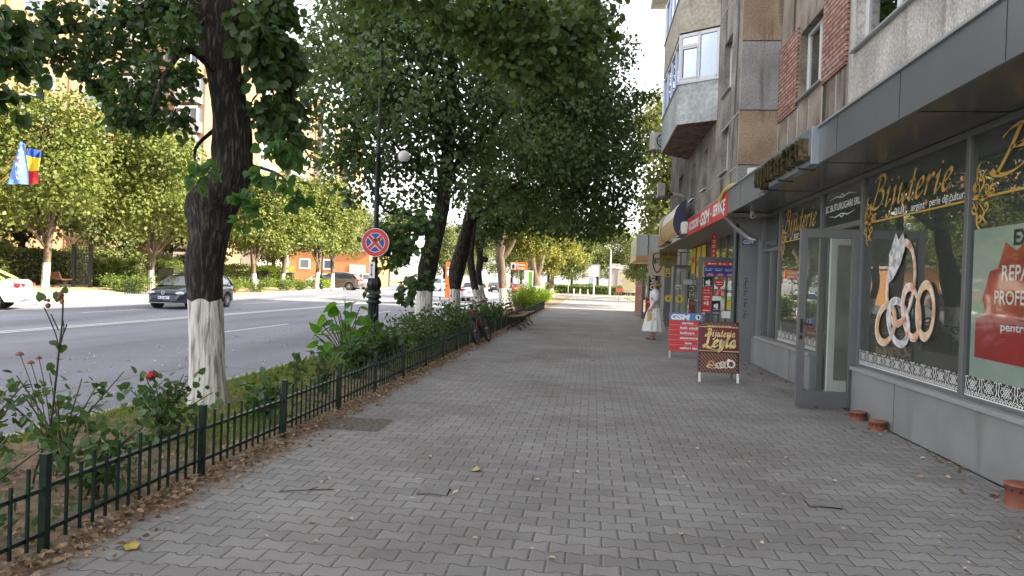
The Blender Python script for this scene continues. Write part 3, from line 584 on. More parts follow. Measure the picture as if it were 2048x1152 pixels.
for i, (px, py) in enumerate(((1730, 840), (1768, 860), (2040, 1012))):
    p = gz(px, py); r_ = .085 if i < 2 else .10; t = thing('vent_pipe_cap', ['low red pipe cap nearest the open door at the foot of the grey wall', 'red pipe cap with ring of holes, nearer of the pair by the grey wall', 'tall red pipe cap at the right edge by the grey wall'][i], 'pipe cap', (min(p.x, XW-.11), p.y, 0), group='red pipe caps along the shop wall')
    h = .085 if i < 2 else .15
    b = MB(); b.lathe([(r_, 0), (r_, h), (r_+.008, h), (r_+.008, h+.012), (r_*.9, h+.018), (0, h+.02)], 20); b.build('cap', mat('red lead paint', (.30, .07, .04), .6, col2=(.20, .09, .06), scale=20, bump=.3), t); b = MB()
    for k in range(12): a = k*pi/6; b.ball((cos(a)*(r_+.001), sin(a)*(r_+.001), h-.028), .010, 6, 4)
    b.build('vent_holes', M_black, t)
# ================================================================= phone shop and the shops beyond
M_brown = mat('brown brick face', (.20, .13, .09), .7, var=.2)
ps = thing('phone_shop', 'phone shop with long red sign, glazed front and poster covered open door', 'shop', (3.6, 20, 0))
def pp(b, n, m, **k): return b.build(n, m, ps, world=True, **k)
b = MB(); b.box((2.585, 14.44, 2.97), (2.62, 20.3, 3.43)); o = pp(b, 'sign_panel', M_red)
b = MB(); Ms = Matrix.Translation((2.578, 20.1, 0)) @ FR
for tx, w_, h_, x_, y_, sh_ in (('ACCESORII', 1.75, .22, .05, 3.10, 0), ('GSM', 1.35, .32, 2.15, 3.05, .15), ('SERVICE', 1.5, .24, 3.95, 3.11, .2)): b = MB(); put_text(b, tx, Ms, width=w_, height=h_, x=x_, y=y_, bold=.035, shear=sh_); sub(b, 'sign_lettering', M_pearl, o)
for x_ in (1.98, 3.72): b = MB(); disc(b, Ms, x_, 3.2, .06, .03); sub(b, 'sign_dot', M_pearl, o)
b = MB(); b.box((2.62, 14.44, 3.0), (3.7, 27.8, 3.03)); pp(b, 'soffit', mat('cream soffit', (.30, .27, .22), .5, var=.1)); b = MB(); b.box((2.6, 14.44, 3.43), (3.7, 27.8, 3.47)); pp(b, 'canopy_roof', M_fascia)
b = MB()
for y in (15.9, 16.7, 17.6, 19.9, 21.0, 22.1, 23.2, 24.3, 25.4, 28.2): b.box((3.58, y-.03, 0), (3.65, y+.03, 3.0))
b.box((3.58, 15.7, 0), (3.65, 30, .25)); b.box((3.58, 15.7, 2.3), (3.65, 30, 2.36)); pp(b, 'shop_frame', M_frame)
b = MB(); b.box((3.61, 15.7, .25), (3.62, 30, 3.0)); pp(b, 'window_pane', M_glass)
b = MB(); b.box((5.2, 15.5, 0), (5.3, 30, 3.2)); b.box((3.7, 15.5, 3.05), (5.2, 30, 3.2)); b.box((3.7, 15.5, .001), (5.2, 30, .05)); pp(b, 'interior_wall', mat('shop interior', (.12, .10, .08), .7))
for y, w_, tx in ((17.9, .42, 'VODAFONE'),):
    b = MB(); b.box((3.40, y, 1.2), (3.42, y+.05, 3.0)); 
    p = yq = None; M = frame((2.98+.03, 18.9, 0), (1, 0, 0), (0, 0, 1)); bb2 = MB(); bb2.box((3.02, 18.95, 1.9), (3.16, 18.98, 2.95)); o = pp(bb2, 'vertical_banner', M_red)
    bl = MB()
    for i, ch in enumerate(tx): put_text(bl, ch, frame((3.09, 18.945, 0), (1, 0, 0), (0, 0, 1)), height=.08, x=0, y=2.84-i*.125, align='C', bold=.01)
    sub(bl, 'banner_lettering', M_pearl, o)
for (y0, y1, z0, z1) in ((25.6, 26.6, 2.05, 2.95), (24.4, 25.3, 1.9, 2.95), (23.3, 24.2, 1.9, 2.95)):
    b = MB(); b.box((3.55, y0, z0), (3.56, y1, z1)); o = pp(b, 'yellow_poster', mat('yellow poster', (.62, .45, .04), .5)); b = MB(); put_text(b, 'OFERTA', Matrix.Translation((3.545, y1, 0)) @ FR, width=y1-y0-.1, x=.05, y=z0+.4, bold=.03); sub(b, 'poster_lettering', M_red, o)
def leafdoor(parent, x0, x1, y, h, nm='door', st=.10):
    b = MB(); b.box((x0, y-.03, .03), (x0+st, y+.03, h)); b.box((x1-st, y-.03, .03), (x1, y+.03, h)); b.box((x0+st, y-.03, .03), (x1-st, y+.03, .25)); b.box((x0+st, y-.03, h-.12), (x1-st, y+.03, h))
    o = b.build(nm, M_frame, parent, world=True); b = MB(); b.box((x0+st, y-.006, .25), (x1-st, y+.006, h-.12)); sub(b, 'door_glass', M_dglass, o); b = MB(); b.box((x0+.02, y-.1, 1.2), (x0+.05, y-.03, 1.23)); b.box((x0-.08, y-.1, 1.2), (x0+.05, y-.09, 1.23)); sub(b, 'handle', M_sill, o); return o
d1 = leafdoor(ps, 2.68, 3.72, 18.7, 2.33)
W1 = lambda x, z: (x, 18.688, z)
def poster(x0, x1, z0, z1, m, name='poster', k=0, y=18.68):
    b = MB(); b.box((x0, y-.004-k*.004, z0), (x1, y-k*.004, z1)); return sub(b, name, m, d1)
M_navy = mat('navy print', (.03, .04, .24), .5); M_pink = mat('pink print', (.62, .18, .30), .5); M_yel = mat('yellow print', (.65, .5, .05), .5)
FM = lambda x, z, k=1: frame((x, 18.675-.004*k, z), (1, 0, 0), (0, 0, 1))
poster(2.82, 3.60, 2.12, 2.21, M_red); b = MB(); 
for i in range(3): disc(b, FM(2.95+i*.26, 2.165), 0, 0, .025); rect(b, FM(3.0+i*.26, 2.155), 0, 0, .12, .015)
sub(b, 'poster_print', M_pearl, d1)
poster(2.82, 3.58, 1.84, 2.10, M_navy)
b = MB(); b2 = MB()
for i, tx in enumerate(('5 lei', 'Abonament', 'Roaming')):
    put_text(b, tx, FM(2.84+i*.25, 2.02), width=.2, height=.035); rect(b, FM(2.84+i*.25, 1.985), 0, 0, .16, .012); disc(b2, FM(2.98+i*.25, 1.85, 2), 0, 0, .10, .07, a0=.2, a1=pi)
sub(b, 'poster_print', M_pearl, d1); sub(b2, 'poster_print', M_pink, d1)
for (x0, z0) in ((2.82, 1.58), (3.04, .98)):
    poster(x0, x0+.22, z0, z0+.24, M_black); b = MB(); disc(b, FM(x0+.08, z0+.10), 0, 0, .035, .05); disc(b, FM(x0+.13, z0+.10), 0, 0, .03, .075); rect(b, FM(x0+.03, z0+.015), 0, 0, .16, .012); sub(b, 'poster_print', M_pearl, d1)
poster(2.80, 3.02, .90, 1.56, M_red); b = MB(); put_text(b, 'Cartela', FM(2.83, 1.47), width=.15); put_text(b, 'Smart Plus', FM(2.82, 1.40), width=.18); put_text(b, '+5', FM(2.83, 1.10), width=.14, bold=.04); rect(b, FM(2.83, 1.30), 0, 0, .16, .02); rect(b, FM(2.83, 1.24), 0, 0, .12, .015); rect(b, FM(2.83, .95), 0, 0, .16, .02); sub(b, 'poster_lettering', M_pearl, d1)
b = MB(); disc(b, FM(3.21, 1.68, 0), 0, 0, .12); sub(b, 'round_sticker', M_red, d1); b = MB(); put_text(b, 'SERVICE', FM(3.13, 1.68, 2), width=.16, bold=.02); rect(b, FM(3.15, 1.63, 2), 0, 0, .12, .015); sub(b, 'sticker_lettering', M_pearl, d1)
poster(3.1, 3.36, 1.34, 1.52, M_red); b = MB(); put_text(b, 'ORAR', FM(3.17, 1.47, 1), width=.12); 
for i in range(4): rect(b, FM(3.13, 1.44-i*.027), 0, 0, .07, .012); rect(b, FM(3.26, 1.44-i*.027), 0, 0, .08, .014)
sub(b, 'poster_lettering', M_pearl, d1)
poster(3.06, 3.28, 1.26-.06, 1.34-.01, M_white); poster(3.04, 3.28, 1.23-.22+.22, 1.25, M_white); poster(3.03, 3.27, .86, .97, M_navy); poster(3.05, 3.28, 1.22, 1.31, M_pearl, k=1); poster(3.3, 3.55, .78, .96, M_pearl); poster(3.42, 3.58, 1.0, 1.22, M_yel)
b = MB(); put_text(b, 'YOXO', FM(3.06, .885, 2), width=.18, bold=.04); sub(b, 'poster_lettering', M_yel, d1)
# doors farther along
es = thing('exchange_shop', 'shop beyond the phone shop with two grey doors standing open', 'shop', (3.6, 28, 0))
d2 = leafdoor(es, 2.92, 3.72, 26.6, 2.36); 
b = MB(); b.box((2.68, 27.4, .03), (2.93, 27.45, 2.35)); b.build('side_panel', M_frame, es, world=True)
b = MB(); b.box((2.71, 27.385, 1.92), (2.88, 27.395, 2.25)); o = b.build('warning_sticker', M_yel, es, world=True); b = MB(); F3 = frame((2.795, 27.38, 2.05), (1, 0, 0), (0, 0, 1)); stroke(b, [(-.055, .03), (0, .13), (.055, .03), (-.055, .03)], F3, .02, taper=False, k=1); rect(b, F3, -.05, -.10, .05, -.03); sub(b, 'sticker_print', M_black, o)
F4 = lambda x, z: frame((x, 26.56, z), (1, 0, 0), (0, 0, 1))
b = MB(); b.box((3.0, 26.555, 1.48), (3.22, 26.565, 1.62)); o = b.build('paper_notice', M_pearl, es, world=True); b = MB(); put_text(b, 'PINGE', frame((3.02, 26.55, 1.50), (1, 0, 0), (0, 0, 1)), width=.18, height=.08, bold=.03); sub(b, 'notice_lettering', M_black, o)
for (x0, x1, z0, z1) in ((3.02, 3.17, 2.1, 2.2), (3.27, 3.60, 1.65, 1.84)): b = MB(); b.box((x0, 26.555, z0), (x1, 26.565, z1)); b.build('paper_notice', mat('paper grey', (.5, .52, .52), .7), es, world=True)
b = MB(); disc(b, F4(3.16, 1.12), 0, 0, .15, inner=.5); disc(b, F4(2.76, 1.12), 0, 0, .13, inner=.4); b.build('yellow_sticker', M_yel, es, world=True)
d3 = leafdoor(es, 2.27, 2.95, 33.5, 2.33, st=.09); b = MB(); b.box((2.55, 33.2, 1.05), (2.95, 33.23, 2.24)); o = b.build('vertical_sign', M_black, es, world=True); b = MB()
for i, ch in enumerate('EXCH'): put_text(b, ch, frame((2.72, 33.19, 0), (1, 0, 0), (0, 0, 1)), width=.24, height=.23, x=0, y=1.97-i*.28, align='C', bold=.04)
sub(b, 'sign_lettering', M_pearl, o)
b = MB(); b.box((2.42, 33.1, .1), (2.85, 33.14, 1.04)); o = b.build('red_panel', M_red, es, world=True); b = MB(); put_text(b, 'ACCES', frame((2.48, 33.09, .8), (1, 0, 0), (0, 0, 1)), width=.34, bold=.03); sub(b, 'panel_lettering', M_pearl, o)
b = MB(); b.box((3.6, 27.9, 0), (3.9, 41, 3.4)); b.box((3.55, 30.0, 0), (3.6, 30.3, 3.0)); b.box((3.55, 34, 0), (3.6, 34.4, 3)); b.build('wall', mat('shop wall grey', (.22, .22, .22), .7, var=.1), es, world=True)
# bt atm sign, lawyer sign
M_cream = mat('cream sign', (.62, .55, .38), .5, var=.04)
def hangsign(nm, label, px0, py0, px1, py1, y, m, cat='sign'):
    a = gy(px0, py0, y); c = gy(px1, py1, y); t = thing(nm, label, cat, ((a.x+c.x)/2, y, c.z)); b = MB(); wd = abs(c.x-a.x)/2; h = a.z-c.z
    b.box((-wd, -.05, 0), (wd, .05, h)); o = b.build('panel', m, t, bevel=.006); b = MB(); b.bar((wd, 0, h*.85), (3.6-t.location.x, 0, h*.85), .03); b.build('bracket', M_black, t); return t, wd, h, frame((0, -.053, 0), (1, 0, 0), (0, 0, 1))
t, wd, h, F = hangsign('bank_sign', 'cream bank machine sign with a dark and red shield, above the shop doors', 1299, 502, 1334, 552, 30.5, M_cream)
b = MB(); shp = [(-.25*wd*2+.02, h*.88), (-.27*wd*2, h*.4), (-.12*wd, h*.12), (.3*wd, h*.4)]; stroke(b, [(-.55*wd, h*.86), (-.58*wd, h*.5), (-.4*wd, h*.25), (-.12*wd, h*.12)], F, .05, taper=False); stroke(b, [(-.55*wd, h*.87), (-.1*wd, h*.93), (.3*wd, h*.87)], F, .04, taper=False); put_text(b, 'BT', F, width=.55*wd, height=h*.22, x=-.45*wd, y=h*.5, bold=.04); put_text(b, 'ATM', F, width=.52*wd, height=h*.12, x=.22*wd, y=h*.46, bold=.03); b.build('lettering', M_black, t)
b = MB(); stroke(b, [(-.12*wd, h*.12), (.15*wd, h*.2), (.35*wd, h*.38)], F, .07, taper=False); b.build('shield_stripe', M_red, t)
t, wd, h, F = hangsign('lawyer_sign', 'brown gold sign of a law office hanging above the open grey doors', 1319, 498, 1354, 533, 28.4, mat('brown gold sign', (.25, .19, .06), .5, var=.1)); b = MB(); put_text(b, 'CABINET AVOCAT', F, width=wd*1.8, height=h*.18, x=-.9*wd, y=h*.62, bold=.02); rect(b, F, -.5*wd, h*.4, .5*wd, h*.44); b.build('lettering', M_black, t)
# curved awning sign and the flat one past it
t = thing('curved_shop_sign', 'cream and gold barrel shaped shop sign with navy blue end, past the red sign', 'shop sign', (2.6, 22.8, 3.1))
prof = [(0, .98), (-.16, .88), (-.28, .70), (-.35, .45), (-.36, .25), (-.30, .05), (-.22, -.05)]
b = MB(); n_ = len(prof); vs = [(x, y, z) for y in (-1.75, 2.0) for x, z in prof]; b.mat = 0
for i in range(n_-1): b.mat = 0 if i < 3 else 1; b.add([vs[i], vs[i+1], vs[n_+i+1], vs[n_+i]], [(0, 1, 2, 3)])
b.build('curved_face', [mat('cream awning', (.60, .55, .42), .45, var=.05), mat('gold awning', (.55, .34, .10), .45, var=.1, scale=2)], t)
b = MB(); b.prism(prof+[(0, -.05)], frame((0, -1.76, 0), (1, 0, 0), (0, 0, 1)), .05); b.build('end_plate', mat('navy end', (.008, .015, .06), .35), t); b = MB(); b.prism([(x*1.03, z) for x, z in prof]+[(.02, -.05)], frame((0, 2.05, 0), (1, 0, 0), (0, 0, 1)), .05); b.build('end_plate', mat('navy end', (.008, .015, .06), .35), t)
b = MB(); b.box((-.2, -1.7, -.09), (-.16, -.5, -.06)); b.box((-.2, -.3, -.09), (-.16, .8, -.06)); b.build('lamp_tube', M_white, t)
t = thing('flat_shop_sign', 'cream shop sign with orange lower box at the far end of the canopy', 'shop sign', (2.45, 26.2, 3.05)); b = MB(); b.box((0, -1.3, .42), (.2, 1.6, 1.0)); b.build('upper_panel', mat('cream board', (.58, .50, .38), .5), t); b = MB(); b.box((-.03, -1.3, 0), (.17, 1.6, .41)); b.build('lower_box', mat('orange box', (.50, .24, .10), .5), t)
b = MB(); put_text(b, 'PARFUMERIE', Matrix.Translation((-.034, 1.3, .12)) @ FR, width=2.2, height=.2, bold=.02); b.build('lettering', M_gold, t)
t = thing('alarm_box', 'small white box fixed between the red sign and the barrel shaped sign', 'alarm box', (2.6, 20.65, 3.05)); b = MB(); b.box((-.16, -.2, 0), (0, .2, .34)); b.build('casing', M_white, t, bevel=.02); b = MB(); b.ball((-.17, 0, .06), .05); b.build('lamp', M_red, t)
# ================================================================= apartment building above the shops
def plaster(name, c, c2, streak=(.07, .06, .055), thr=.56, bump=1.5, bscale=45):
    m = mat(name, c, .9, col2=c2, scale=1.6, bump=bump, bscale=bscale, dirt=(streak, 3.2, thr, (1, 1, .10))); n, l = nt(m); bs = n['Principled BSDF']; src = bs.inputs['Base Color'].links[0].from_socket
    tc = n.new('ShaderNodeTexCoord'); t = n.new('ShaderNodeTexNoise'); t.inputs['Scale'].default_value = bscale*.9; t.inputs['Detail'].default_value = 5; l.new(tc.outputs['Object'], t.inputs['Vector']); r = n.new('ShaderNodeValToRGB'); l.new(t.outputs[0], r.inputs[0])
    r.color_ramp.elements[0].position = .40; r.color_ramp.elements[1].position = .60; r.color_ramp.elements[0].color = (.62, .60, .58, 1); r.color_ramp.elements[1].color = (1.25, 1.24, 1.22, 1)
    x = n.new('ShaderNodeMixRGB'); x.blend_type = 'MULTIPLY'; x.inputs[0].default_value = min(1, bump*.5); l.new(src, x.inputs[1]); l.new(r.outputs[0], x.inputs[2]); l.new(x.outputs[0], bs.inputs['Base Color']); return m
M_pl1 = plaster('pale render', (.36, .35, .33), (.55, .53, .50), (.20, .19, .175), .58, 1.2, 28)
M_pl2 = plaster('brown pebbledash', (.19, .16, .13), (.36, .32, .27), (.055, .046, .04), .50, 2.0, 70)
M_pl3 = plaster('tan pebbledash', (.30, .225, .155), (.43, .335, .245), (.045, .036, .03), .57, 2.0, 80)
M_pl4 = plaster('grey pebbledash', (.28, .28, .285), (.41, .41, .42), (.07, .07, .07), .62, 2.0, 80)
M_conc = plaster('balcony concrete', (.36, .39, .40), (.52, .56, .57), (.22, .21, .19), .64, .9, 12)
M_conc2 = plaster('stained concrete', (.36, .33, .28), (.50, .46, .40), (.17, .15, .13), .60, .9, 12)
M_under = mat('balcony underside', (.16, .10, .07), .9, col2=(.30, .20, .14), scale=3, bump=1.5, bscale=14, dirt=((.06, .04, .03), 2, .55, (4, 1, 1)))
M_joint = mat('pale joint', (.42, .41, .39), .9, var=.2, scale=10)
M_pvc = mat('white pvc', (.66, .67, .68), .35)
M_wgl = glassmat('window glass', (.25, .30, .36), .25, 1.9)
M_roomd = mat('room dark', (.05, .055, .07), .8)
def brickmat():
    m = bpy.data.materials.new('brick strips'); m.use_nodes = True; n, l = nt(m); bs = n['Principled BSDF']; tc = n.new('ShaderNodeTexCoord'); s_ = n.new('ShaderNodeSeparateXYZ'); l.new(tc.outputs['Object'], s_.inputs[0]); c = n.new('ShaderNodeCombineXYZ'); l.new(s_.outputs[1], c.inputs[0]); l.new(s_.outputs[2], c.inputs[1])
    br = n.new('ShaderNodeTexBrick'); l.new(c.outputs[0], br.inputs['Vector']); br.inputs['Scale'].default_value = 1; br.inputs['Brick Width'].default_value = .36; br.inputs['Row Height'].default_value = .078; br.inputs['Mortar Size'].default_value = .010
    br.inputs['Color1'].default_value = (.33, .155, .115, 1); br.inputs['Color2'].default_value = (.46, .30, .26, 1); br.inputs['Mortar'].default_value = (.035, .022, .02, 1)
    t = n.new('ShaderNodeTexNoise'); t.inputs['Scale'].default_value = 14; t.inputs['Detail'].default_value = 5; l.new(tc.outputs['Object'], t.inputs['Vector']); r = n.new('ShaderNodeValToRGB'); l.new(t.outputs[0], r.inputs[0]); r.color_ramp.elements[0].position = .35; r.color_ramp.elements[1].position = .65; r.color_ramp.elements[0].color = (.55, .5, .5, 1); r.color_ramp.elements[1].color = (1.2, 1.15, 1.1, 1)
    x = n.new('ShaderNodeMixRGB'); x.blend_type = 'MULTIPLY'; x.inputs[0].default_value = 1; l.new(br.outputs[0], x.inputs[1]); l.new(r.outputs[0], x.inputs[2]); l.new(x.outputs[0], bs.inputs['Base Color']); bs.inputs['Roughness'].default_value = .8
    bp = n.new('ShaderNodeBump'); bp.inputs['Strength'].default_value = 1; bp.inputs['Distance'].default_value = .02; bp.invert = True; l.new(br.outputs['Fac'], bp.inputs['Height']); l.new(bp.outputs[0], bs.inputs['Normal']); return m
M_brk = brickmat()
ab = thing('apartment_building', 'weathered apartment building with concrete bay balconies above the row of shops', 'building', (3.6, 20, 0))
def ap(b, n, m, **k): return b.build(n, m, ab, world=True, **k)
HB = 16.4
def windowx(x, y0, y1, z0, z1, par=None, split=.5, deep=.16, frame_m=None, nm='window'):
    """window set back behind a wall facing -x at x"""
    fm = frame_m or M_pvc; xi = x+deep; b = MB(); f = .055
    b.box((xi-.03, y0, z0), (xi+.04, y0+f, z1)); b.box((xi-.03, y1-f, z0), (xi+.04, y1, z1)); b.box((xi-.03, y0+f, z0), (xi+.04, y1-f, z0+f)); b.box((xi-.03, y0+f, z1-f), (xi+.04, y1-f, z1))
    ym = y0+(y1-y0)*split; b.box((xi-.035, ym-.035, z0+f), (xi+.035, ym+.035, z1-f)); o = ap(b, nm, fm)
    b = MB(); b.box((xi, y0+f, z0+f), (xi+.01, y1-f, z1-f)); sub(b, 'pane', M_wgl, o); b = MB(); b.box((xi+.3, y0, z0), (xi+.31, y1, z1)); sub(b, 'room', M_roomd, o)
    b = MB(); b.box((x-.07, y0-.04, z0-.03), (xi-.03, y1+.04, z0-.002)); sub(b, 'sill', M_sill, o); return o
def wallx(x, y0, y1, z0, z1, holes, t=.35, deep=.5):
    """wall slab facing -x with rectangular openings"""
    b = MB(); ys = sorted({y0, y1}|{h[0] for h in holes}|{h[1] for h in holes}); 
    for a, c in zip(ys, ys[1:]):
        zs = [(z0, z1)]
        for h in holes:
            if h[0] <= a and c <= h[1]:
                nz = []
                for p, q in zs:
                    if h[2] > p: nz.append((p, min(q, h[2])))
                    if h[3] < q: nz.append((max(p, h[3]), q))
                zs = [k for k in nz if k[1]-k[0] > 1e-4]
        for p, q in zs: b.box((x, a, p), (x+t, c, q))
    return b
X1, X2 = 3.6, 2.85
WN = [(8.6, 10.65, 4.98, 6.45), (12.10, 13.45, 4.98, 6.2)]
hs = list(WN)
for k in range(1, 4):
    for a in WN: hs.append((a[0], a[1], a[2]+2.8*k, a[3]+2.8*k))
for yy in (1.5, 5.0, -2.2, -6): 
    for k in range(4): hs.append((yy, yy+1.7, 4.98+2.8*k, 6.4+2.8*k))
lo = [h for h in hs if h[1] <= 10.8]; hi = [h for h in hs if h[0] > 10.8]
ap(wallx(X1, -12, 10.82, 3.47, HB, lo), 'wall', M_pl1); ap(wallx(X1, 10.82, 14.86, 3.47, HB, hi), 'wall', M_pl2)
for h in hs: windowx(X1, *h, frame_m=M_pvc if h[2] != 4.98 or h[0] != 8.6 else M_pvc, split=.45)
for k in range(4):
    for y0, y1 in ((10.92, 12.05), (13.50, 14.80)): b = MB(); b.box((X1-.035, y0, 4.88+2.8*k), (X1, y1, 6.35+2.8*k)); ap(b, 'brick_panel', M_brk)
b = MB()
for y in (10.82, 12.07, 13.47, 14.84, 8.4, 4.6): b.box((X1-.008, y-.02, 3.5), (X1, y+.02, 4.86 if y > 11 else HB))
for y in (11.4, 12.8, 14.1): b.box((X1-.006, y-.015, 3.5), (X1, y+.015, 4.86))
ap(b, 'wall_joint', M_joint)
# wing: banded end face and long face
zb = [3.47, 4.05, 5.16, 6.56, 7.96, 9.36, 10.76, 12.16, 13.56, 14.96, HB]
for i, (a, c) in enumerate(zip(zb, zb[1:])):
    b = MB(); b.box((X2-.012, 14.845, a+.012), (X1+.2, 14.97, c-.012)); ap(b, 'banded_panel', M_pl4 if i % 2 == 0 else M_pl3)
b = MB(); b.box((X2, 14.855, 3.47), (X1, 14.99, HB)); ap(b, 'band_joint', mat('joint dark', (.06, .055, .05), .9))
def wz(px, py, x=X2): p = gx(px, py, x); return p.y, p.z
wh = []
y0, z1 = wz(1466, 55); y1, z0 = wz(1452, 150); wh.append((16.0, 16.95, 5.95, 7.15))
wh.append((16.1, 16.95, 4.15, 5.20)); wh.append((19.0, 19.7, 4.15, 5.2)); wh.append((21.2, 22.0, 4.15, 5.2)); wh.append((24.0, 25.2, 4.15, 5.3))
for k in range(2, 5): wh.append((16.0, 16.95, 5.95+2.8*(k-1), 7.15+2.8*(k-1)))
ap(wallx(X2, 14.98, 28.0, 3.47, HB, wh), 'wall', plaster('dark stained render', (.17, .155, .14), (.33, .31, .285), (.05, .045, .04), .55, 1.2, 30))
for h in wh: windowx(X2, *h)
b = MB(); b.box((X2-.01, 15.0, 5.15), (X2, 17.6, 5.18)); b.box((X2-.01, 15.0, 7.95), (X2, 17.6, 7.98)); b.box((X2-.01, 15.0, 4.04), (X2, 27.9, 4.06)); ap(b, 'wall_joint', M_joint)
b = MB(); b.box((X1+.35, -12, 3.5), (12, 38.5, HB-.01)); b.box((X2+.35, 15.0, 3.5), (X1+.34, 27.9, HB-.02)); b.box((4.2, 28.0, 3.45), (4.8, 38.5, HB)); ap(b, 'inner_block', M_conc2)
b = MB(); b.box((X2-.3, 14.6, HB), (12, 38.7, HB+.25)); b.box((X1-.2, -12.2, HB), (12, 14.6, HB+.25)); ap(b, 'roof_slab', M_conc)
# bay balconies
bp0 = [(2.85, 17.7), (1.96, 18.28), (1.94, 22.26), (2.85, 23.2)]
def bay(z0, z1, m, out=0.0, th=.10, name='balcony_parapet'):
    b = MB(); P = [(x-(out if i in (1, 2) else 0), y+(-out if i < 2 else out)) for i, (x, y) in enumerate(bp0)]; Q = [(x+(th if i in (1, 2) else 0), y+(th if i < 2 else -th)) for i, (x, y) in enumerate(P)]
    vs = [(x, y, z) for z in (z0, z1) for x, y in P+Q]; 
    for i in range(3): a = [i, i+1, i+5, i+4]; b.add([vs[k] for k in a]+[vs[k+8] for k in a], [(0, 1, 5, 4), (1, 2, 6, 5), (2, 3, 7, 6), (3, 0, 4, 7), (0, 3, 2, 1), (4, 5, 6, 7)])
    return ap(b, name, m)
zb = 5.62; k = 0
while zb < 14:
    b = MB(); b.prism(bp0, frame((0, 0, zb-.001), (1, 0, 0), (0, 1, 0)), .12) if False else b.add([(x, y, z) for z in (zb, zb+.12) for x, y in [(x+(.02 if i in (1, 2) else 0), y+(.02 if i < 2 else -.02)) for i, (x, y) in enumerate(bp0)]], [(3, 2, 1, 0), (4, 5, 6, 7), (0, 1, 5, 4), (1, 2, 6, 5), (2, 3, 7, 6)])
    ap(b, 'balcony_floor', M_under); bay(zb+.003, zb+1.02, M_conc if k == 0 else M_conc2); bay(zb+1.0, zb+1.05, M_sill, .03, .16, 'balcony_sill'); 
    g = MB(); f = MB(); zg0, zg1 = zb+1.05, zb+2.26
    for i in range(3):
        a = Vector((*bp0[i], 0)); c = Vector((*bp0[i+1], 0)); d = (c-a).normalized(); nrm = Vector((d.y, -d.x, 0)); 
        if i == 1: nrm = Vector((-1, 0, 0))
        a2, c2 = a+d*.03, c-d*.03; nn = 2 if i != 1 else 4
        inn = (Vector((2.9, 20.2, 0))-(a+c)/2).normalized()*.05
        for z in (zg0+.04, zg1-.04): f.bar(a2+inn+Vector((0, 0, z)), c2+inn+Vector((0, 0, z)), .07, .08)
        for j in range(nn+1): p = a2.lerp(c2, j/nn)+inn; f.bar(p+Vector((0, 0, zg0)), p+Vector((0, 0, zg1)), .07, .07, up=tuple(d))
        if i == 0: 
            p = a2.lerp(c2, .5)+inn; f.bar(p+Vector((0, 0, zg0+.92)), c2+inn+Vector((0, 0, zg0+.92)), .05, .06)
            for p_, q_ in (((.54, zg0+.1), (.54, zg0+.85)), ((.96, zg0+.1), (.96, zg0+.85)), ((.54, zg0+.1), (.96, zg0+.1)), ((.54, zg0+.85), (.96, zg0+.85))):
                f.bar(a2.lerp(c2, p_[0])+inn*.4+Vector((0, 0, p_[1])), a2.lerp(c2, q_[0])+inn*.4+Vector((0, 0, q_[1])), .04, .04)
        g.quad(a2+inn+Vector((0, 0, zg0)), c2+inn+Vector((0, 0, zg0)), c2+inn+Vector((0, 0, zg1)), a2+inn+Vector((0, 0, zg1)))
    o = ap(f, 'balcony_window', M_pvc); sub(g, 'pane', glassmat('balcony glass %d' % k, (.55, .6, .75), .25, 1.9, gcol=(.55, .63, .90)), o); b = MB(); b.box((2.35, 18.4, zg0), (2.4, 22.6, zg1)); sub(b, 'curtain', mat('curtain', (.30, .31, .38), .9, col2=(.5, .5, .55), scale=2, stretch=(1, 8, .2)), o)
    zb += 2.30 if k == 0 else 2.8; k += 1
acunit((2.05, 23.0, 5.85), radians(25), 'white air conditioner on the far side of the bay balcony'); acunit((2.4, 27.2, 4.9), radians(-90), 'grey air conditioner box at the far corner of the building', s=.9)
t = thing('security_camera', 'white tube shaped camera on the stained wall under the bay balcony', 'security camera', (X2, 23.6, 4.5)); b = MB(); b.tube([(0, 0, 0), (-.12, 0, .02)], .02); b.build('arm', M_white, t); b = MB(); b.tube([(-.10, .05, .03), (-.42, -.22, .03)], .055, 12); b.build('housing', M_white, t); b = MB(); b.tube([(-.42, -.22, .03), (-.47, -.262, .03)], .05, 12); b.build('lens', M_black, t)
# low terrace with glass railing beyond the building
t = thing('raised_terrace', 'low terrace with glass panel railing beyond the last shop door', 'terrace', (3.0, 40, 0)); a = gy(1272, 520, 38)
b = MB(); b.box((a.x-3.0, -2, a.z), (1.2, 4, a.z+.25)); b.build('slab', mat('terrace slab', (.55, .36, .2), .7), t); b = MB(); b.box((a.x-3.0+.02, -2, a.z+.25), (a.x-2.96, 4, a.z+1.3)); b.box((a.x-3.0+.06, -1.98, a.z+.25), (1.2, -1.94, a.z+1.3)); b.build('glass_railing', mat('frosted panel', (.50, .55, .60), .3, coat=.5), t); b = MB()  # orange light on the underside is put into the slab colour
for x in (a.x-2.98, a.x-2.4, -.2, .6, 1.18): b.box((x, -2.0, a.z+.25), (x+.05, -1.93, a.z+1.35))
b.box((a.x-3.0, -2.0, a.z+1.3), (1.2, -1.92, a.z+1.36)); b.build('railing_post', M_white, t); b = MB(); b.box((.25, -1.0, 0), (1.2, 4, a.z)); b.build('wall', mat('terrace wall', (.20, .17, .15), .8, var=.2), t)
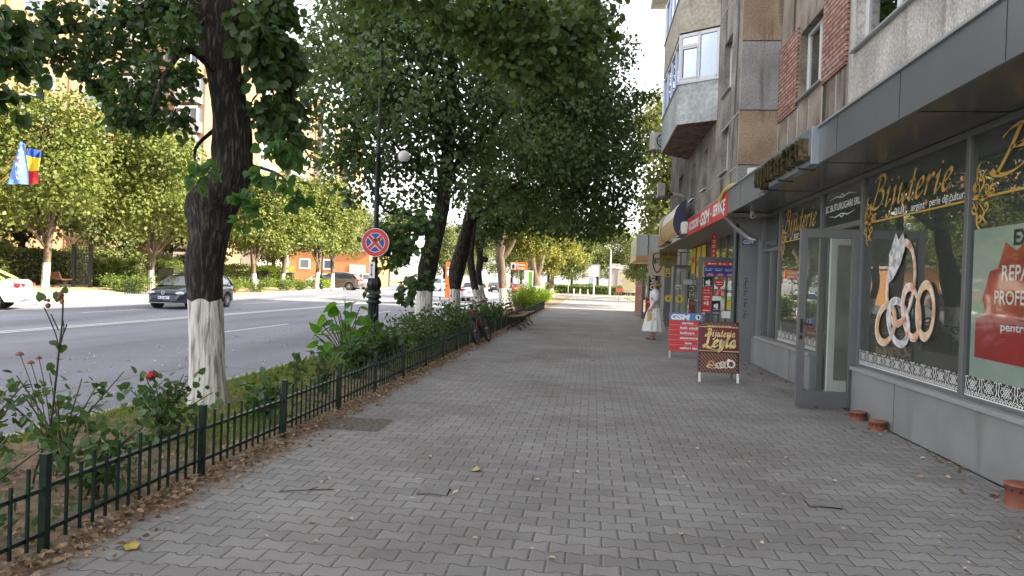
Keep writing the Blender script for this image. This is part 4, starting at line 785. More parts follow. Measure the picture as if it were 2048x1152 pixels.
# ================================================================= advertising boards on the pavement
M_steel = mat('brushed steel', (.42, .42, .42), .4, .7)
def aboard(nm, label, cat, p0, p1, z0, z1, lean, m_board, leg_m):
    """folding A board: p0,p1 feet of the front frame"""
    p0 = Vector(p0); p1 = Vector(p1); c = (p0+p1)/2; d = p1-p0; W = d.length; rz = atan2(d.y, d.x)
    t = thing(nm, label, cat, (c.x, c.y, 0), rz)
    T = Matrix.Rotation(-lean, 4, 'X'); F = frame((0, 0, 0), (1, 0, 0), (0, sin(lean), cos(lean)))
    b = MB(); b.mat = 0
    for s_ in (-1, 1): b.bar(F @ Vector((s_*(W/2-.02), 0, 0)), F @ Vector((s_*(W/2-.02), z1-.01, 0)), .035, .03, up=(0, 1, 0))
    b.build('front_frame', leg_m, t)
    yb = 2*sin(lean)*z1
    for s_ in (-1, 1): bb = MB(); bb.bar((s_*(W/2-.03)-.02*s_, yb+.05, 0), F @ Vector((s_*(W/2-.03), z1-.03, -.02)), .05, .03, up=(0, 1, 0)); bb.build('rear_leg', M_steel, t)
    b = MB(); b.add([F @ Vector((x, y, k)) for k in (-.012, .018) for x, y in ((-W/2, z0), (W/2, z0), (W/2, z1), (-W/2, z1))], [(3, 2, 1, 0), (4, 5, 6, 7), (0, 1, 5, 4), (1, 2, 6, 5), (2, 3, 7, 6), (3, 0, 4, 7)]); bd = b.build('board', m_board, t)
    return t, bd, W, F @ Matrix.Translation((0, 0, .021))
a = gz(1396, 763); c = gz(1478, 767)
M_maroon = mat('maroon board', (.13, .012, .018), .4)
M_gold2 = mat('gold print', (.62, .42, .14), .4, .1, col2=(.85, .70, .36), scale=5)
t, bd, W, F = aboard('jewellery_board', 'maroon folding board with gold lettering and printed rings, in front of the red board', 'sign board', a, c, .155, .985, radians(11), M_maroon, M_white)
def csub(b, nm, m, par): return b.build(nm, m, par)
for (y0, y1) in ((.905, .985), (.155, .50)): b = MB(); rect(b, F, -W/2+.005, y0, W/2-.005, y1, .001); csub(b, 'dark_field', mat('dark print', (.018, .008, .008), .45), bd)
b = MB(); b2 = MB(); u = .052
for (y0, y1) in ((.915, .975), (.165, .49)):
    ny = int((y1-y0)/u*1.6); nx = int(W/u)
    for j in range(ny+1):
        for i in range(nx):
            cx, cy = -W/2+.03+i*u+(u/2 if j % 2 else 0), y0+.01+j*u*.6
            if cx > W/2-.03 or cy > y1-.01: continue
            for k in range(4):
                an = k*pi/2+pi/4; stroke(b if k % 2 else b2, [(cx, cy), (cx+.012*cos(an)-.005*sin(an), cy+.012*sin(an)+.005*cos(an)), (cx+.026*cos(an), cy+.026*sin(an))], F, .006, t=.003, k=2)
csub(b, 'lace_print', mat('tan lace print', (.50, .30, .16), .5), bd); csub(b2, 'lace_print', mat('red lace print', (.42, .07, .04), .5), bd)
b = MB(); rect(b, F, -W/2+.005, .893, W/2-.005, .905, .004); rect(b, F, -W/2+.005, .500, W/2-.005, .510, .004); b.add([F @ Vector((x, y, .004)) for x, y in ((-.20, .895), (.22, .895), (.19, .921), (-.17, .921))], [(0, 1, 2, 3)])
put_script(b, 'Bijuteria', F, -.205, .745, .125, w=.72, slant=.12, pen=.22, thin=.07, ang=30, gap=.06, t=.006)
put_script(b, 'Leyla', F, -.235, .575, .21, w=.82, slant=.12, pen=.26, thin=.08, ang=30, gap=.06, t=.008)
b.quad(*[F @ Vector(v) for v in ((-.2, .545, .007), (-.02, .515, .007), (0, .522, .007), (-.19, .556, .007))])
csub(b, 'gold_lettering', M_gold2, bd)
b = MB(); put_script(b, 'Leyla', F, -.227, .565, .21, w=.82, slant=.12, pen=.29, thin=.10, ang=30, gap=.06, t=.0055); put_text(b, 'SC BUTURUGARI SRL', F, width=.30, height=.016, x=-.14, y=.899, t=.007); csub(b, 'letter_shadow', mat('black print', (.01, .006, .004), .6), bd)
for (cx, cy, rx, ry, m) in ((-.10, .255, .10, .035, mg1), (-.12, .30, .05, .045, mg1), (0, .27, .062, .05, ms1), (.055, .285, .05, .058, mat('cream ring print', (.7, .6, .5), .4)), (.11, .285, .045, .06, mg1), (.19, .30, .065, .065, M_pearl)):
    b = MB(); disc(b, F, cx, cy, rx, ry, t=.007+.002*len(bd.children), inner=.66); csub(b, 'printed_ring', m, bd)
b = MB(); b.add([F @ Vector((.15+x, .355+y, .03)) for x, y in ((-.03, 0), (0, .03), (.03, .02), (.035, -.01), (0, -.03))], [(0, 1, 2, 3, 4)]); csub(b, 'printed_diamond', M_pearl, bd)
a = gz(1337, 716); c = Vector((a.x+.72, a.y+.0, 0)); 
t, bd, W, F = aboard('phone_service_board', 'red and blue folding board of a phone repair shop, behind the maroon board', 'sign board', a, c, .16, .985, radians(10), mat('red board', (.52, .035, .04), .45), M_steel)
b = MB(); rect(b, F, -W/2+.01, .82, W/2-.01, .98, .002); csub(b, 'blue_header', mat('blue header', (.05, .20, .48), .45), bd)
b = MB(); put_text(b, 'GSM', F, width=.40, height=.115, x=-W/2+.035, y=.84, shear=.12, bold=.05, t=.004); disc(b, F, W/2-.11, .90, .062, t=.004)
for i, tx in enumerate(('service', 'folii sticlă', 'încărcare', 'electronice', 'huse', 'cabluri date')):
    wd = .036*len(tx)*.95; y = .745-i*.108; put_text(b, tx, F, width=wd, height=.052, x=(-.13-.0*i) if i != 4 else -.02, y=y, bold=.03, t=.004) if i else put_text(b, tx, F, width=wd, height=.052, x=-.09, y=y, bold=.03, t=.004)
    if i: rect(b, F, -W/2+.01, y+.083, W/2-.01, y+.086, .003)
csub(b, 'white_lettering', M_pearl, bd)
b = MB(); rect(b, F, W/2-.12, .862, W/2-.085, .935, .006); rect(b, F, W/2-.15, .90, W/2-.125, .905, .006); disc(b, F, W/2-.11, .90, .064, inner=.93, t=.006); csub(b, 'phone_symbol', M_black, bd)

# ================================================================= street lamp with the no stopping sign
M_iron = mat('dark green iron', (.022, .030, .030), .45, .5, var=.3, scale=20)
LX, LY = -4.60, 14.6
lamp = thing('street_lamp', 'ornate dark iron street lamp with white globe, carrying the round sign', 'street lamp', (LX, LY, 0))
b = MB(); pr = [(.24, 0), (.24, .05), (.17, .08), (.15, .14), (.12, .18)]; b.lathe(pr, 20)
b.lathe([(.115, .18), (.105, .95), (.16, .97), (.165, 1.00), (.12, 1.03), (.11, 1.06), (.155, 1.08), (.16, 1.11), (.12, 1.15), (.08, 1.20), (.10, 1.26), (.145, 1.33), (.15, 1.40), (.11, 1.48), (.075, 1.54), (.085, 1.58), (.07, 1.62)], 20)
for k in range(10): a = k*pi/5; b.bar((.112*cos(a), .112*sin(a), .18), (.103*cos(a), .103*sin(a), .94), .018)
for k in range(8): a = k*pi/4; b.tube([(.10*cos(a), .10*sin(a), 1.24), (.152*cos(a), .152*sin(a), 1.35), (.13*cos(a), .13*sin(a), 1.46), (.09*cos(a), .09*sin(a), 1.53)], .014, 6)
b.build('ornate_base', M_iron, lamp)
b = MB(); b.lathe([(.062, 1.62), (.055, 3.0), (.048, 4.1), (.07, 4.12), (.07, 4.16), (.045, 4.2), (.04, 4.5), (.06, 4.52), (.06, 4.56), (.04, 4.6), (.035, 6.3), (.05, 6.32), (.0, 6.45)], 14)
b.build('post', M_iron, lamp)
gp_ = gy(808, 314, LY) - Vector((LX, LY, 0))
b = MB(); b.tube(crom([(.05, 0, 4.12), (.22, 0, 4.08), (gp_.x-.08, 0, gp_.z-.25), (gp_.x, 0, gp_.z-.14)], 5), .018, 8); b.tube(crom([(.06, 0, 4.3), (.16, 0, 4.36), (.22, 0, 4.26), (.14, 0, 4.18), (.12, 0, 4.26)], 4), .010, 6); b.tube(crom([(.06, 0, 4.0), (.2, 0, 3.96), (.3, 0, 4.04), (.22, 0, 4.14), (.17, 0, 4.06)], 4), .010, 6); b.build('arm', M_iron, lamp)
b = MB(); b.lathe([(.0, -.16), (.04, -.15), (.065, -.10), (.06, -.08), (.0, -.07)], 12, o=(gp_.x, 0, gp_.z)); b.build('globe_holder', M_iron, lamp)
b = MB(); b.ball((gp_.x, 0, gp_.z+.01), .128, 20, 14); b.build('globe', mat('opal globe', (.72, .70, .70), .25), lamp)
t = thing('no_stopping_sign', 'round blue no stopping sign with red ring and cross on the lamp post', 'road sign', (LX, LY-.08, 0)); sc_ = gy(750.5, 485, LY-.1); sz = sc_.z; sx = sc_.x-LX
Fs = frame((sx, -.02, sz), (1, 0, 0), (0, 0, 1)); b = MB(); disc(b, Fs, 0, 0, .30, n=40, t=0); disc(b, Fs @ Matrix.Rotation(pi, 4, 'Y'), 0, 0, .30, n=40, t=.012); 
b.lathe([(.30, 0), (.30, .012)], 40, M=Fs @ Matrix.Translation((0, 0, -.012))); b.build('plate', M_pearl, t)
M_sr = mat('sign red', (.55, .02, .025), .4); M_sb = mat('sign blue', (.015, .05, .33), .4)
b = MB(); disc(b, Fs, 0, 0, .288, inner=.72, t=.002, n=40); b.build('red_ring', M_sr, t)
b = MB(); 
for k in range(4): a = k*pi/2+pi/4; disc(b, Fs @ Matrix.Rotation(k*pi/2, 4, 'Z'), 0, 0, .198, t=.002, n=10, inner=.25, a0=.17*pi+.25*0+radians(16), a1=pi/2-radians(16)) if False else None
for k in range(4):
    a0 = k*pi/2-pi/4+radians(13); a1 = k*pi/2+pi/4-radians(13); vs = [(.075*cos(k*pi/2), .075*sin(k*pi/2))]+[(.195*cos(a0+(a1-a0)*i/8), .195*sin(a0+(a1-a0)*i/8)) for i in range(9)]
    b.add([Fs @ Vector((x, y, .002)) for x, y in vs], [tuple(range(10))])
b.build('blue_field', M_sb, t); b = MB()
for k in (0, 1): M_ = Fs @ Matrix.Rotation(pi/4+k*pi/2, 4, 'Z'); rect(b, M_, -.20, -.032, .20, .032, .003+.001*k)
b.build('red_cross', M_sr, t); b = MB(); b.tube([(sx, -.005, sz-.05), (sx, .06, sz-.05)], .02); b.build('clamp', M_steel, t)
t = thing('arrow_plate', 'small white plate with a double arrow below the round sign', 'road sign', (LX, LY-.09, 0)); pc = gy(744, 540, LY-.1)-Vector((LX, LY-.09, 0)); b = MB(); b.box((pc.x-.065, -.03, pc.z-.17), (pc.x+.065, -.02, pc.z+.17)); b.box((pc.x-.02, -.02, pc.z-.03), (pc.x+.02, .05, pc.z+.03)); b.build('plate', M_pearl, t)
Fp = frame((pc.x, -.033, pc.z), (1, 0, 0), (0, 0, 1)); b = MB(); rect(b, Fp, -.008, -.11, .008, .11); b.add([Fp @ Vector((x, y, 0)) for x, y in ((-.028, .09), (.028, .09), (0, .14))]+[Fp @ Vector((x, y, 0)) for x, y in ((-.028, -.09), (.028, -.09), (0, -.14))], [(0, 1, 2), (3, 5, 4)]); b.build('arrow', M_black, t)

# ================================================================= low green picket fence, one thing with a post and a panel per bay
M_fgreen = mat('green iron', (.005, .016, .011), .42, .3, col2=(.010, .034, .022), scale=14, dirt=((.05, .035, .02), 18, .64))
FX = -2.82
fn = thing('picket_fence', 'low dark green iron picket fence along the edge of the pavers', 'fence', (FX, 20, 0))
r2 = random.Random(3)
def fence_panel(y0, y1, x0=FX, x1=FX, par=fn, h=(.475, .415), m=M_fgreen, pitch=.104):
    b = MB(); z1, z2 = .35, .12; sg = r2.uniform(-.012, .012)
    b.bar((x0, y0, z1), (x1, y1, z1+sg), .035, .022); b.bar((x0, y0, z2), (x1, y1, z2+sg), .035, .022)
    L = hypot(x1-x0, y1-y0); n_ = max(2, int(L/pitch))
    for i in range(1, n_):
        t_ = i/n_; x = x0+(x1-x0)*t_; y = y0+(y1-y0)*t_; e = r2.uniform(-.006, .006); hh = h[0] if i % 2 else h[1]
        b.box((x-.007+.022, y-.007+e, .05), (x+.007+.022, y+.007+e, hh+r2.uniform(-.01, .01)))
    b.build('panel', m, par, world=True)
def fence_post(x, y, par=fn, h=.515, m=M_fgreen, w_=.020):
    b = MB(); b.box((x-w_, y-w_, -.05), (x+w_, y+w_, h)); b.box((x-w_-.003, y-w_-.003, h), (x+w_+.003, y+w_+.003, h+.008)); b.build('post', m, par, world=True)
ys = [.7, 2.05, 3.42, 4.93, 6.33, 7.78, 9.14]+[9.14+1.42*i for i in range(1, 24)]
for i, y in enumerate(ys):
    fence_post(FX+r2.uniform(-.01, .01), y)
    if i+1 < len(ys): fence_panel(y+.024, ys[i+1]-.024)
# ================================================================= bicycle leaning on the fence
M_tyre = mat('tyre rubber', (.018, .018, .018), .8); M_bred = mat('red bicycle paint', (.35, .015, .02), .3, .2); M_spoke = mat('spoke metal', (.3, .3, .3), .35, .8)
bk = thing('bicycle', 'black and red mountain bicycle leaning against the green fence', 'bicycle', (-2.66, 16.62, 0), radians(90)); bk.rotation_euler = (radians(-15), 0, radians(84)) 
def wheel_tf(b, c, r, w_, M=None): 
    n_ = 32; m_ = 8; vs = []
    for i in range(n_):
        a = 2*pi*i/n_
        for j in range(m_): p = 2*pi*j/m_; rr = r-w_+w_*cos(p); vs.append((c[0]+rr*cos(a), c[1]+w_*sin(p), c[2]+rr*sin(a)))
    b.add(vs, [(i*m_+j, ((i+1) % n_)*m_+j, ((i+1) % n_)*m_+(j+1) % m_, i*m_+(j+1) % m_) for i in range(n_) for j in range(m_)], True)
for cx in (0.0, 1.10):
    b = MB(); wheel_tf(b, (cx, 0, .345), .345, .027); wh_ = b.build('wheel', M_tyre, bk); b = MB(); wheel_tf(b, (cx, 0, .345), .305, .012); b.build('rim', M_black, wh_); b = MB()
    for k in range(16): a = k*pi/8; b.tube([(cx+.02*cos(a), .015*(-1)**k, .345+.02*sin(a)), (cx+.29*cos(a), 0, .345+.29*sin(a))], .0022, 4)
    b.tube([(cx, -.05, .345), (cx, .05, .345)], .018, 8); b.build('spokes', M_spoke, wh_)
b = MB(); bb_, hd, st_, rr_ = (.66, 0, .30), (.19, 0, .82), (.80, 0, .78), (1.10, 0, .345)
b.tube([bb_, (.205, 0, .74)], .024); b.tube([(.18, 0, .80), (.17+.62, 0, .72)], .019); b.tube([bb_, st_], .018); b.tube([(.195, 0, .86), (.215, 0, .70)], .024)
for s_ in (-1, 1): b.tube([bb_, (.9, .045*s_, .30), (1.10, .06*s_, .345)], .010); b.tube([(.77, 0, .70), (1.10, .06*s_, .345)], .009)
b.build('frame', mat('graphite paint', (.03, .03, .033), .3, .3), bk); b = MB(); b.tube([Vector(bb_).lerp(Vector((.205, 0, .74)), k) for k in (.35, .95)], .026); b.tube([(.195, 0, .87), (.215, 0, .70)], .026); b.build('red_tubes', M_bred, bk)
b = MB(); 
for s_ in (-1, 1): b.tube([(.20, .055*s_, .70), (.10, .06*s_, .52), (0, .055*s_, .345)], .015)
b.bar((.2, -.06, .70), (.2, .06, .70), .03); b.build('fork', M_black, bk)
b = MB(); b.tube([(.20, 0, .86), (.17, 0, .97)], .016); b.tube([(.24, -.34, 1.0), (.17, -.12, .985), (.15, 0, .975), (.17, .12, .985), (.24, .34, 1.0)], .013); b.build('handlebar', M_black, bk)
b = MB(); 
for s_ in (-1, 1): b.tube([(.22, .24*s_, 1.0), (.25, .36*s_, 1.0)], .018)
b.build('grips', M_black, bk)
b = MB(); b.tube([st_, (.83, 0, .92)], .014); b.build('seat_post', M_spoke, bk); b = MB(); b.ball((.86, 0, .94), (.14, .07, .03)); b.build('saddle', M_black, bk)
b = MB(); b.lathe([(.10, -.004), (.10, .004)], 20, M=Matrix.Translation((.66, .03, .30)) @ Matrix.Rotation(pi/2, 4, 'X')); b.bar((.66, .05, .30), (.77, .06, .18), .02); b.bar((.66, -.05, .30), (.55, -.06, .42), .02); b.box((.72, .06, .165), (.82, .14, .185)); b.box((.50, -.14, .41), (.60, -.06, .43)); b.build('crankset', M_black, bk)

# ================================================================= benches
M_slat = mat('bench slat', (.20, .11, .06), .6, col2=(.33, .20, .12), scale=6, stretch=(1, 1, 12), bump=.3)
M_cast = mat('cast iron', (.03, .028, .028), .5, .4)
def bench(nm, label, loc, rz, L=1.8, scale=1, mslat=M_slat):
    """faces local +y"""
    t = thing(nm, label, 'bench', loc, rz, 'benches by the fence', scale)
    for s_ in (-1, 1):
        x = s_*(L/2-.18); b = MB(); tb = lambda pts, r=.016: b.tube([(x, y, z) for y, z in crom(pts, 5)], r, 6)
        tb([(-.28, .82), (-.24, .62), (-.16, .46), (.0, .40), (.18, .42), (.30, .45), (.34, .40)]); tb([(.24, .42), (.12, .24), (.22, .10), (.28, 0)]); tb([(-.14, .42), (-.02, .22), (-.14, .10), (-.20, 0)]); tb([(-.06, .38), (.06, .28), (.16, .38)], .010); tb([(-.18, .02), (-.05, .14), (.08, .14), (.24, .02)], .012); tb([(-.05, .2), (.02, .13), (.09, .2), (.02, .28), (-.04, .2)], .009)
        b.build('cast_side', M_cast, t)
    sl = [(-.27, .80), (-.245, .70), (-.215, .60), (-.18, .51), (-.10, .435), (0, .425), (.10, .43), (.20, .445), (.29, .46)]
    for i, (y, z) in enumerate(sl):
        up = (0, -.9, .35) if i < 4 else (0, 0, 1); b = MB(); b.bar((-L/2, y, z+.015), (L/2, y, z+.015), .075 if i >= 4 else .075, .022, up=up); b.build('backrest_slat' if i < 4 else 'seat_slat', mslat, t)
    return t
bench('bench', 'nearer of the two slatted benches with curled iron sides past the bicycle', (-2.45, 22.9, 0), radians(-90-0), mslat=M_slat)
bench('bench', 'farther of the two slatted benches, beside the bright green bushes', (-2.45, 25.6, 0), radians(-90-0))
# ================================================================= cars
M_tail = mat('tail lamp', (.45, .01, .015), .2, coat=.5); M_head = mat('head lamp', (.55, .55, .56), .12, .3, coat=1); M_alloy = mat('alloy wheel', (.45, .46, .48), .3, .8); M_cglass = mat('car glass', (.02, .025, .03), .05, .0, spec=1.0, coat=1.0)
M_trim = mat('black trim', (.02, .02, .021), .6)
def lerpt(tab, x):
    if x <= tab[0][0]: return tab[0][1]
    for (a, p), (b_, q) in zip(tab, tab[1:]):
        if x <= b_: return p+(q-p)*(x-a)/(b_-a)
    return tab[-1][1]
def car(nm, label, loc, rz, paint, kind='hatch', plate=None, paint2=None, group='cars on the road', scale=1.0, detail=True):
    """local +x is forward, wheels stand on z = 0"""
    L, W, WB, rw = {'hatch': (4.26, 1.80, 2.62, .315), 'sedan': (4.35, 1.73, 2.63, .305), 'suv': (4.48, 1.85, 2.67, .35)}[kind]
    t = thing(nm, label, 'car', loc, rz, group, scale); h = L/2; fa = WB/2+.02 if kind != 'sedan' else WB/2+.10; ra = fa-WB
    if kind == 'hatch': top = [(-h, .62), (-h+.04, .86), (-h+.2, .99), (-1.0, .97), (.6, .95), (1.05, .93), (1.55, .86), (1.95, .74), (h-.03, .58), (h, .50)]; roof = [(-h+.28, 1.02), (-h+.62, 1.37), (-1.0, 1.46), (-.1, 1.47), (.45, 1.40), (1.22, .95)]
    elif kind == 'sedan': top = [(-h, .60), (-h+.03, .90), (-h+.15, 1.04), (-1.25, 1.06), (-.9, 1.0), (.75, .97), (1.3, .92), (1.9, .80), (h-.03, .6), (h, .5)]; roof = [(-1.62, 1.05), (-1.0, 1.40), (-.6, 1.50), (.1, 1.51), (.5, 1.44), (1.2, .98)]
    else: top = [(-h, .70), (-h+.04, 1.0), (-h+.2, 1.10), (-1.0, 1.08), (.8, 1.06), (1.3, 1.02), (1.9, .92), (h-.03, .72), (h, .6)]; roof = [(-h+.25, 1.12), (-h+.65, 1.50), (-1.0, 1.62), (.0, 1.65), (.5, 1.55), (1.25, 1.06)]
    bot = [(-h, .40), (-h+.15, .27), (h-.15, .23), (h, .32)]
    wid = [(-h, .70), (-h+.06, .84), (-h+.35, .97), (-.8, 1), (1.1, .99), (h-.45, .94), (h-.12, .80), (h, .62)]
    xs = sorted(set([-h+L*i/56 for i in range(57)]+[fa+rw*1.12*k for k in (-1, 1)]+[ra+rw*1.12*k for k in (-1, 1)]))
    rings = []
    for x in xs:
        w2 = W/2*lerpt(wid, x); zt = lerpt(top, x); zb = lerpt(bot, x)
        for c in (fa, ra):
            d = abs(x-c)
            if d < rw*1.15: zb = max(zb, rw+sqrt(max(0, (rw*1.15)**2-d*d)))
        zb = min(zb, zt-.08); zm = zb+(zt-zb)*.45
        rings.append([(x, 0, zb), (x, w2*.80, zb), (x, w2*.985, zb+.02), (x, w2, min(zt-.12, max(zb+.03, zm))), (x, w2*.985, zt-.11), (x, w2*.93, zt-.035), (x, w2*.80, zt+.005), (x, w2*.4, zt+.028), (x, 0, zt+.033)])
    b = MB(); vs = []; n_ = 9; m_ = 17
    for r_ in rings: vs += r_+[(p[0], -p[1], p[2]) for p in reversed(r_[:-1])]
    f = [(i*m_+j, i*m_+(j+1) % m_, (i+1)*m_+(j+1) % m_, (i+1)*m_+j) for i in range(len(rings)-1) for j in range(m_)]
    f += [tuple(range(m_)), tuple(reversed([(len(rings)-1)*m_+j for j in range(m_)]))]
    b.add(vs, [tuple(reversed(q)) for q in f], True); body = b.build('body', paint, t); es = body.modifiers.new('e', 'EDGE_SPLIT'); es.split_angle = radians(42)
    # greenhouse: glass shell with painted roof and pillars
    gx_ = [roof[0][0]+(roof[-1][0]-roof[0][0])*i/20 for i in range(21)]; vs = []
    def gsec(x):
        zr = lerpt(roof, x); zb = lerpt(top, x)-.02; w2 = W/2*lerpt(wid, x)*.93; q = max(0, zr-zb); wt = w2-.30*q
        return [(x, w2, zb), (x, (w2+wt)/2+.015, zb+q*.55), (x, wt, zb+q*.90), (x, wt*.86, zb+q*.99), (x, 0, zb+q*1.02)]
    for x in gx_: s_ = gsec(x); vs += s_+[(p[0], -p[1], p[2]) for p in reversed(s_[:-1])]
    b = MB(); b.add(vs, [(i*9+j+1, i*9+j, (i+1)*9+j, (i+1)*9+j+1) for i in range(20) for j in range(8)], True); b.build('windows', M_cglass, t)
    r0, r1 = (roof[1][0], roof[-2][0]); b = MB(); vs = []; P2 = paint2 or paint; nn = 14
    for i in range(nn+1):
        x = r0+(r1-r0)*i/nn; s_ = gsec(x); s2 = [s_[2], s_[3], s_[4]]; s2 = [(p[0], p[1]*1.02+.004, p[2]+.014) for p in s2]; s2[-1] = (x, 0, s2[-1][2]); vs += s2+[(p[0], -p[1], p[2]) for p in reversed(s2[:-1])]
    b.add(vs, [(i*5+j+1, i*5+j, (i+1)*5+j, (i+1)*5+j+1) for i in range(nn) for j in range(4)], True); b.build('roof', P2, t)
    b = MB(); g1 = [i for i in range(21)]
    for s_ in (-1, 1):
        def edge(x, k): p = gsec(x)[k]; return (p[0], s_*(p[1]+.008), p[2]+.004)
        b.tube([edge(roof[-1][0]-.02, 0)]+[edge(r1+(roof[-1][0]-r1)*u, 2) for u in (.7, .4, .1)], .028, 6); b.build('pillar', P2, t); b = MB(); b.tube([edge(roof[0][0]+.03, 1), edge((roof[0][0]+r0)/2, 2), edge(r0, 2)], .06 if kind != 'sedan' else .05, 6)
        b.build('pillar', P2, t); b = MB(); xb = -.18; b.bar(edge(xb, 0), edge(xb, 2), .07, .02, up=(0, 1, 0)); b.build('pillar', P2, t); b = MB(); xc = roof[1][0]-.12 if kind != 'sedan' else roof[1][0]+.05; b.bar(edge(xc+.1, 0), edge(xc+.18, 2), .16, .03, up=(0, 1, 0)); b.build('pillar', P2, t); b = MB()
    for c, sy in ((fa, 1), (fa, -1), (ra, 1), (ra, -1)):
        y = sy*(W/2-.11); b = MB(); wheel_tf(b, (c, 0, rw), rw, .055); b.lathe([(rw*.98, -.09), (rw*.98, .09)], 28, M=Matrix.Translation((c, 0, rw)) @ Matrix.Rotation(pi/2, 4, 'X')); b.lathe([(rw-.05, -.09), (rw*.98, -.09)], 28, M=Matrix.Translation((c, 0, rw)) @ Matrix.Rotation(pi/2, 4, 'X')); b.lathe([(rw*.98, .09), (rw-.05, .09)], 28, M=Matrix.Translation((c, 0, rw)) @ Matrix.Rotation(pi/2, 4, 'X'))
        for i_ in range(len(b.v)): b.v[i_] = (b.v[i_][0], b.v[i_][1]+y, b.v[i_][2])
        wo = b.build('wheel', M_tyre, t)
        b = MB(); Mx = Matrix.Translation((c, y+sy*.085, rw)) @ Matrix.Rotation(pi/2, 4, 'X'); b.lathe([(rw*.74, -.02), (rw*.74, .02), (rw*.68, .02), (rw*.66, -.02)], 24, M=Mx)
        for k in range(10): a = k*pi/5+.1; b.bar((c+.04*cos(a), y+sy*.085, rw+.04*sin(a)), (c+rw*.68*cos(a), y+sy*.09, rw+rw*.68*sin(a)), .022, .045, up=(0, 1, 0))
        b.ball((c, y+sy*.085, rw), (.06, .03, .06)); b.build('rim', M_alloy, wo)
        b = MB(); disc(b, Matrix.Translation((c, y+sy*.02, rw)) @ Matrix.Rotation(pi/2, 4, 'X'), 0, 0, rw*.8); disc(b, Matrix.Translation((c, sy*(W/2-.26), rw+.05)) @ Matrix.Rotation(pi/2, 4, 'X'), 0, 0, rw*1.2); b.build('wheel_well', M_trim, wo)
    zl = lerpt(top, h-.12)
    for sy in (-1, 1):
        b = MB(); b.ball((h-.16, sy*(W/2-.30), zl-.035), (.17, .21, .085), M=Matrix.Rotation(-sy*.55, 3, 'Z')); b.build('headlight', M_head, t)
        b = MB(); zt = .80 if kind == 'hatch' else (.88 if kind == 'sedan' else .95); b.box((-h+.015, sy*(W/2-.27)-.13, zt-.06), (-h+.16, sy*(W/2-.27)+.13, zt+.06)); b.box((-h+.1, sy*(W/2*.93)-.03, zt-.08), (-h+.30, sy*(W/2*.93)+.03, zt+.07)); b.build('tail_light', M_tail, t, bevel=.02)
        b = MB(); b.ball((.88, sy*(W/2+.06), lerpt(top, .88)+.06), (.09, .11, .075)); b.build('mirror', paint, t)
    if detail:
        b = MB(); b.box((h-.09, -.62, .30), (h-.02, .62, .41)); b.box((h-.14, -.78, .22), (h-.03, .78, .26)); b.build('lower_grille', M_trim, t, bevel=.01)
        b = MB(); b.box((h-.12, -.62, zl-.085), (h-.015, .62, zl-.025)); b.build('grille', M_trim, t, bevel=.008)
        b = MB(); b.box((h-.15, -.80, .245), (h+.005, .80, .265)); b.build('bumper_trim', M_alloy, t)
        b = MB()
        for s_ in (-1, 1): b.box((ra+.55, s_*(W/2+.002)-.003, lerpt(bot, 0)+.02), (fa-.5, s_*(W/2+.002)+.003, lerpt(bot, 0)+.06))
        b.build('sill_trim', M_trim, t); b = MB()
        for s_ in (-1, 1):
            for x in (-.95, -.02, .0): 
                if x == 0: continue
                b.box((x, s_*(W/2+.012)-.012, .80), (x+.17, s_*(W/2+.012)+.012, .825))
        b.build('door_handle', paint, t); b = MB()
        for s_ in (-1, 1):
            for x in (-.22, .98): b.bar((x, s_*(W/2+.001), .35), (x-.02, s_*(W/2*.985), lerpt(top, x)-.10), .008, .004, up=(0, 1, 0))
        b.build('door_seam', M_trim, t)
    Fp_ = frame((h+.006, 0, .41), (0, 1, 0), (0, 0, 1)); Fr_ = frame((-h-.008, 0, .72 if kind != 'sedan' else .80), (0, -1, 0), (0, 0, 1))
    for F_, nm_ in ((Fp_, 'front_plate'), (Fr_, 'rear_plate')):
        b = MB(); b.add([F_ @ Vector((x, y, z)) for z in (-.02, .004) for x, y in ((-.26, 0), (.26, 0), (.26, .11), (-.26, .11))], [(3, 2, 1, 0), (4, 5, 6, 7), (0, 1, 5, 4), (1, 2, 6, 5), (2, 3, 7, 6), (3, 0, 4, 7)]); po = b.build(nm_, M_pearl, t)
        if plate:
            b = MB(); put_text(b, plate, F_, width=.42, height=.075, x=-.20, y=.018, bold=.02, t=.007); b.build('plate_lettering', M_black, po); b = MB(); rect(b, F_, -.26, .0, -.215, .11, .007); b.build('plate_strip', M_sb, po)
    return t
M_navyp = mat('navy car paint', (.018, .030, .055), .22, .3, coat=1); M_wcar = mat('white car paint', (.62, .63, .64), .25, coat=1); M_lime = mat('lime car paint', (.45, .55, .07), .3, coat=1); M_brcar = mat('brown car paint', (.10, .075, .065), .25, .4, coat=1); M_blk = mat('black car paint', (.02, .02, .022), .2, .2, coat=1); M_rcar = mat('red car paint', (.40, .02, .02), .25, coat=1); M_silv = mat('silver car paint', (.40, .43, .46), .3, .5, coat=1); M_lblue = mat('pale blue car paint', (.40, .52, .62), .3, coat=1)
golf = car('hatchback_car', 'dark blue hatchback coming this way behind the nearest tree trunk', (-18.15, 30.6, -.125), radians(-90), M_navyp, 'hatch', 'BR 25 MHY', scale=1.06)
zl = .70; Fb = frame((2.13+.02, 0, .655), (0, 1, 0), (0, 0, 1)); b = MB(); disc(b, Fb, 0, 0, .075, inner=.86, t=.006); 
for pts in (((-.03, .055), (0, .005), (.03, .055)), ((-.055, .03), (-.028, -.05), (0, .0), (.028, -.05), (.055, .03))): stroke(b, pts, Fb, .012, taper=False, k=1, t=.008)
b.build('round_emblem', M_alloy, golf); b = MB(); disc(b, Fb, 0, 0, .075, t=.002); b.build('emblem_disc', M_sb, golf)
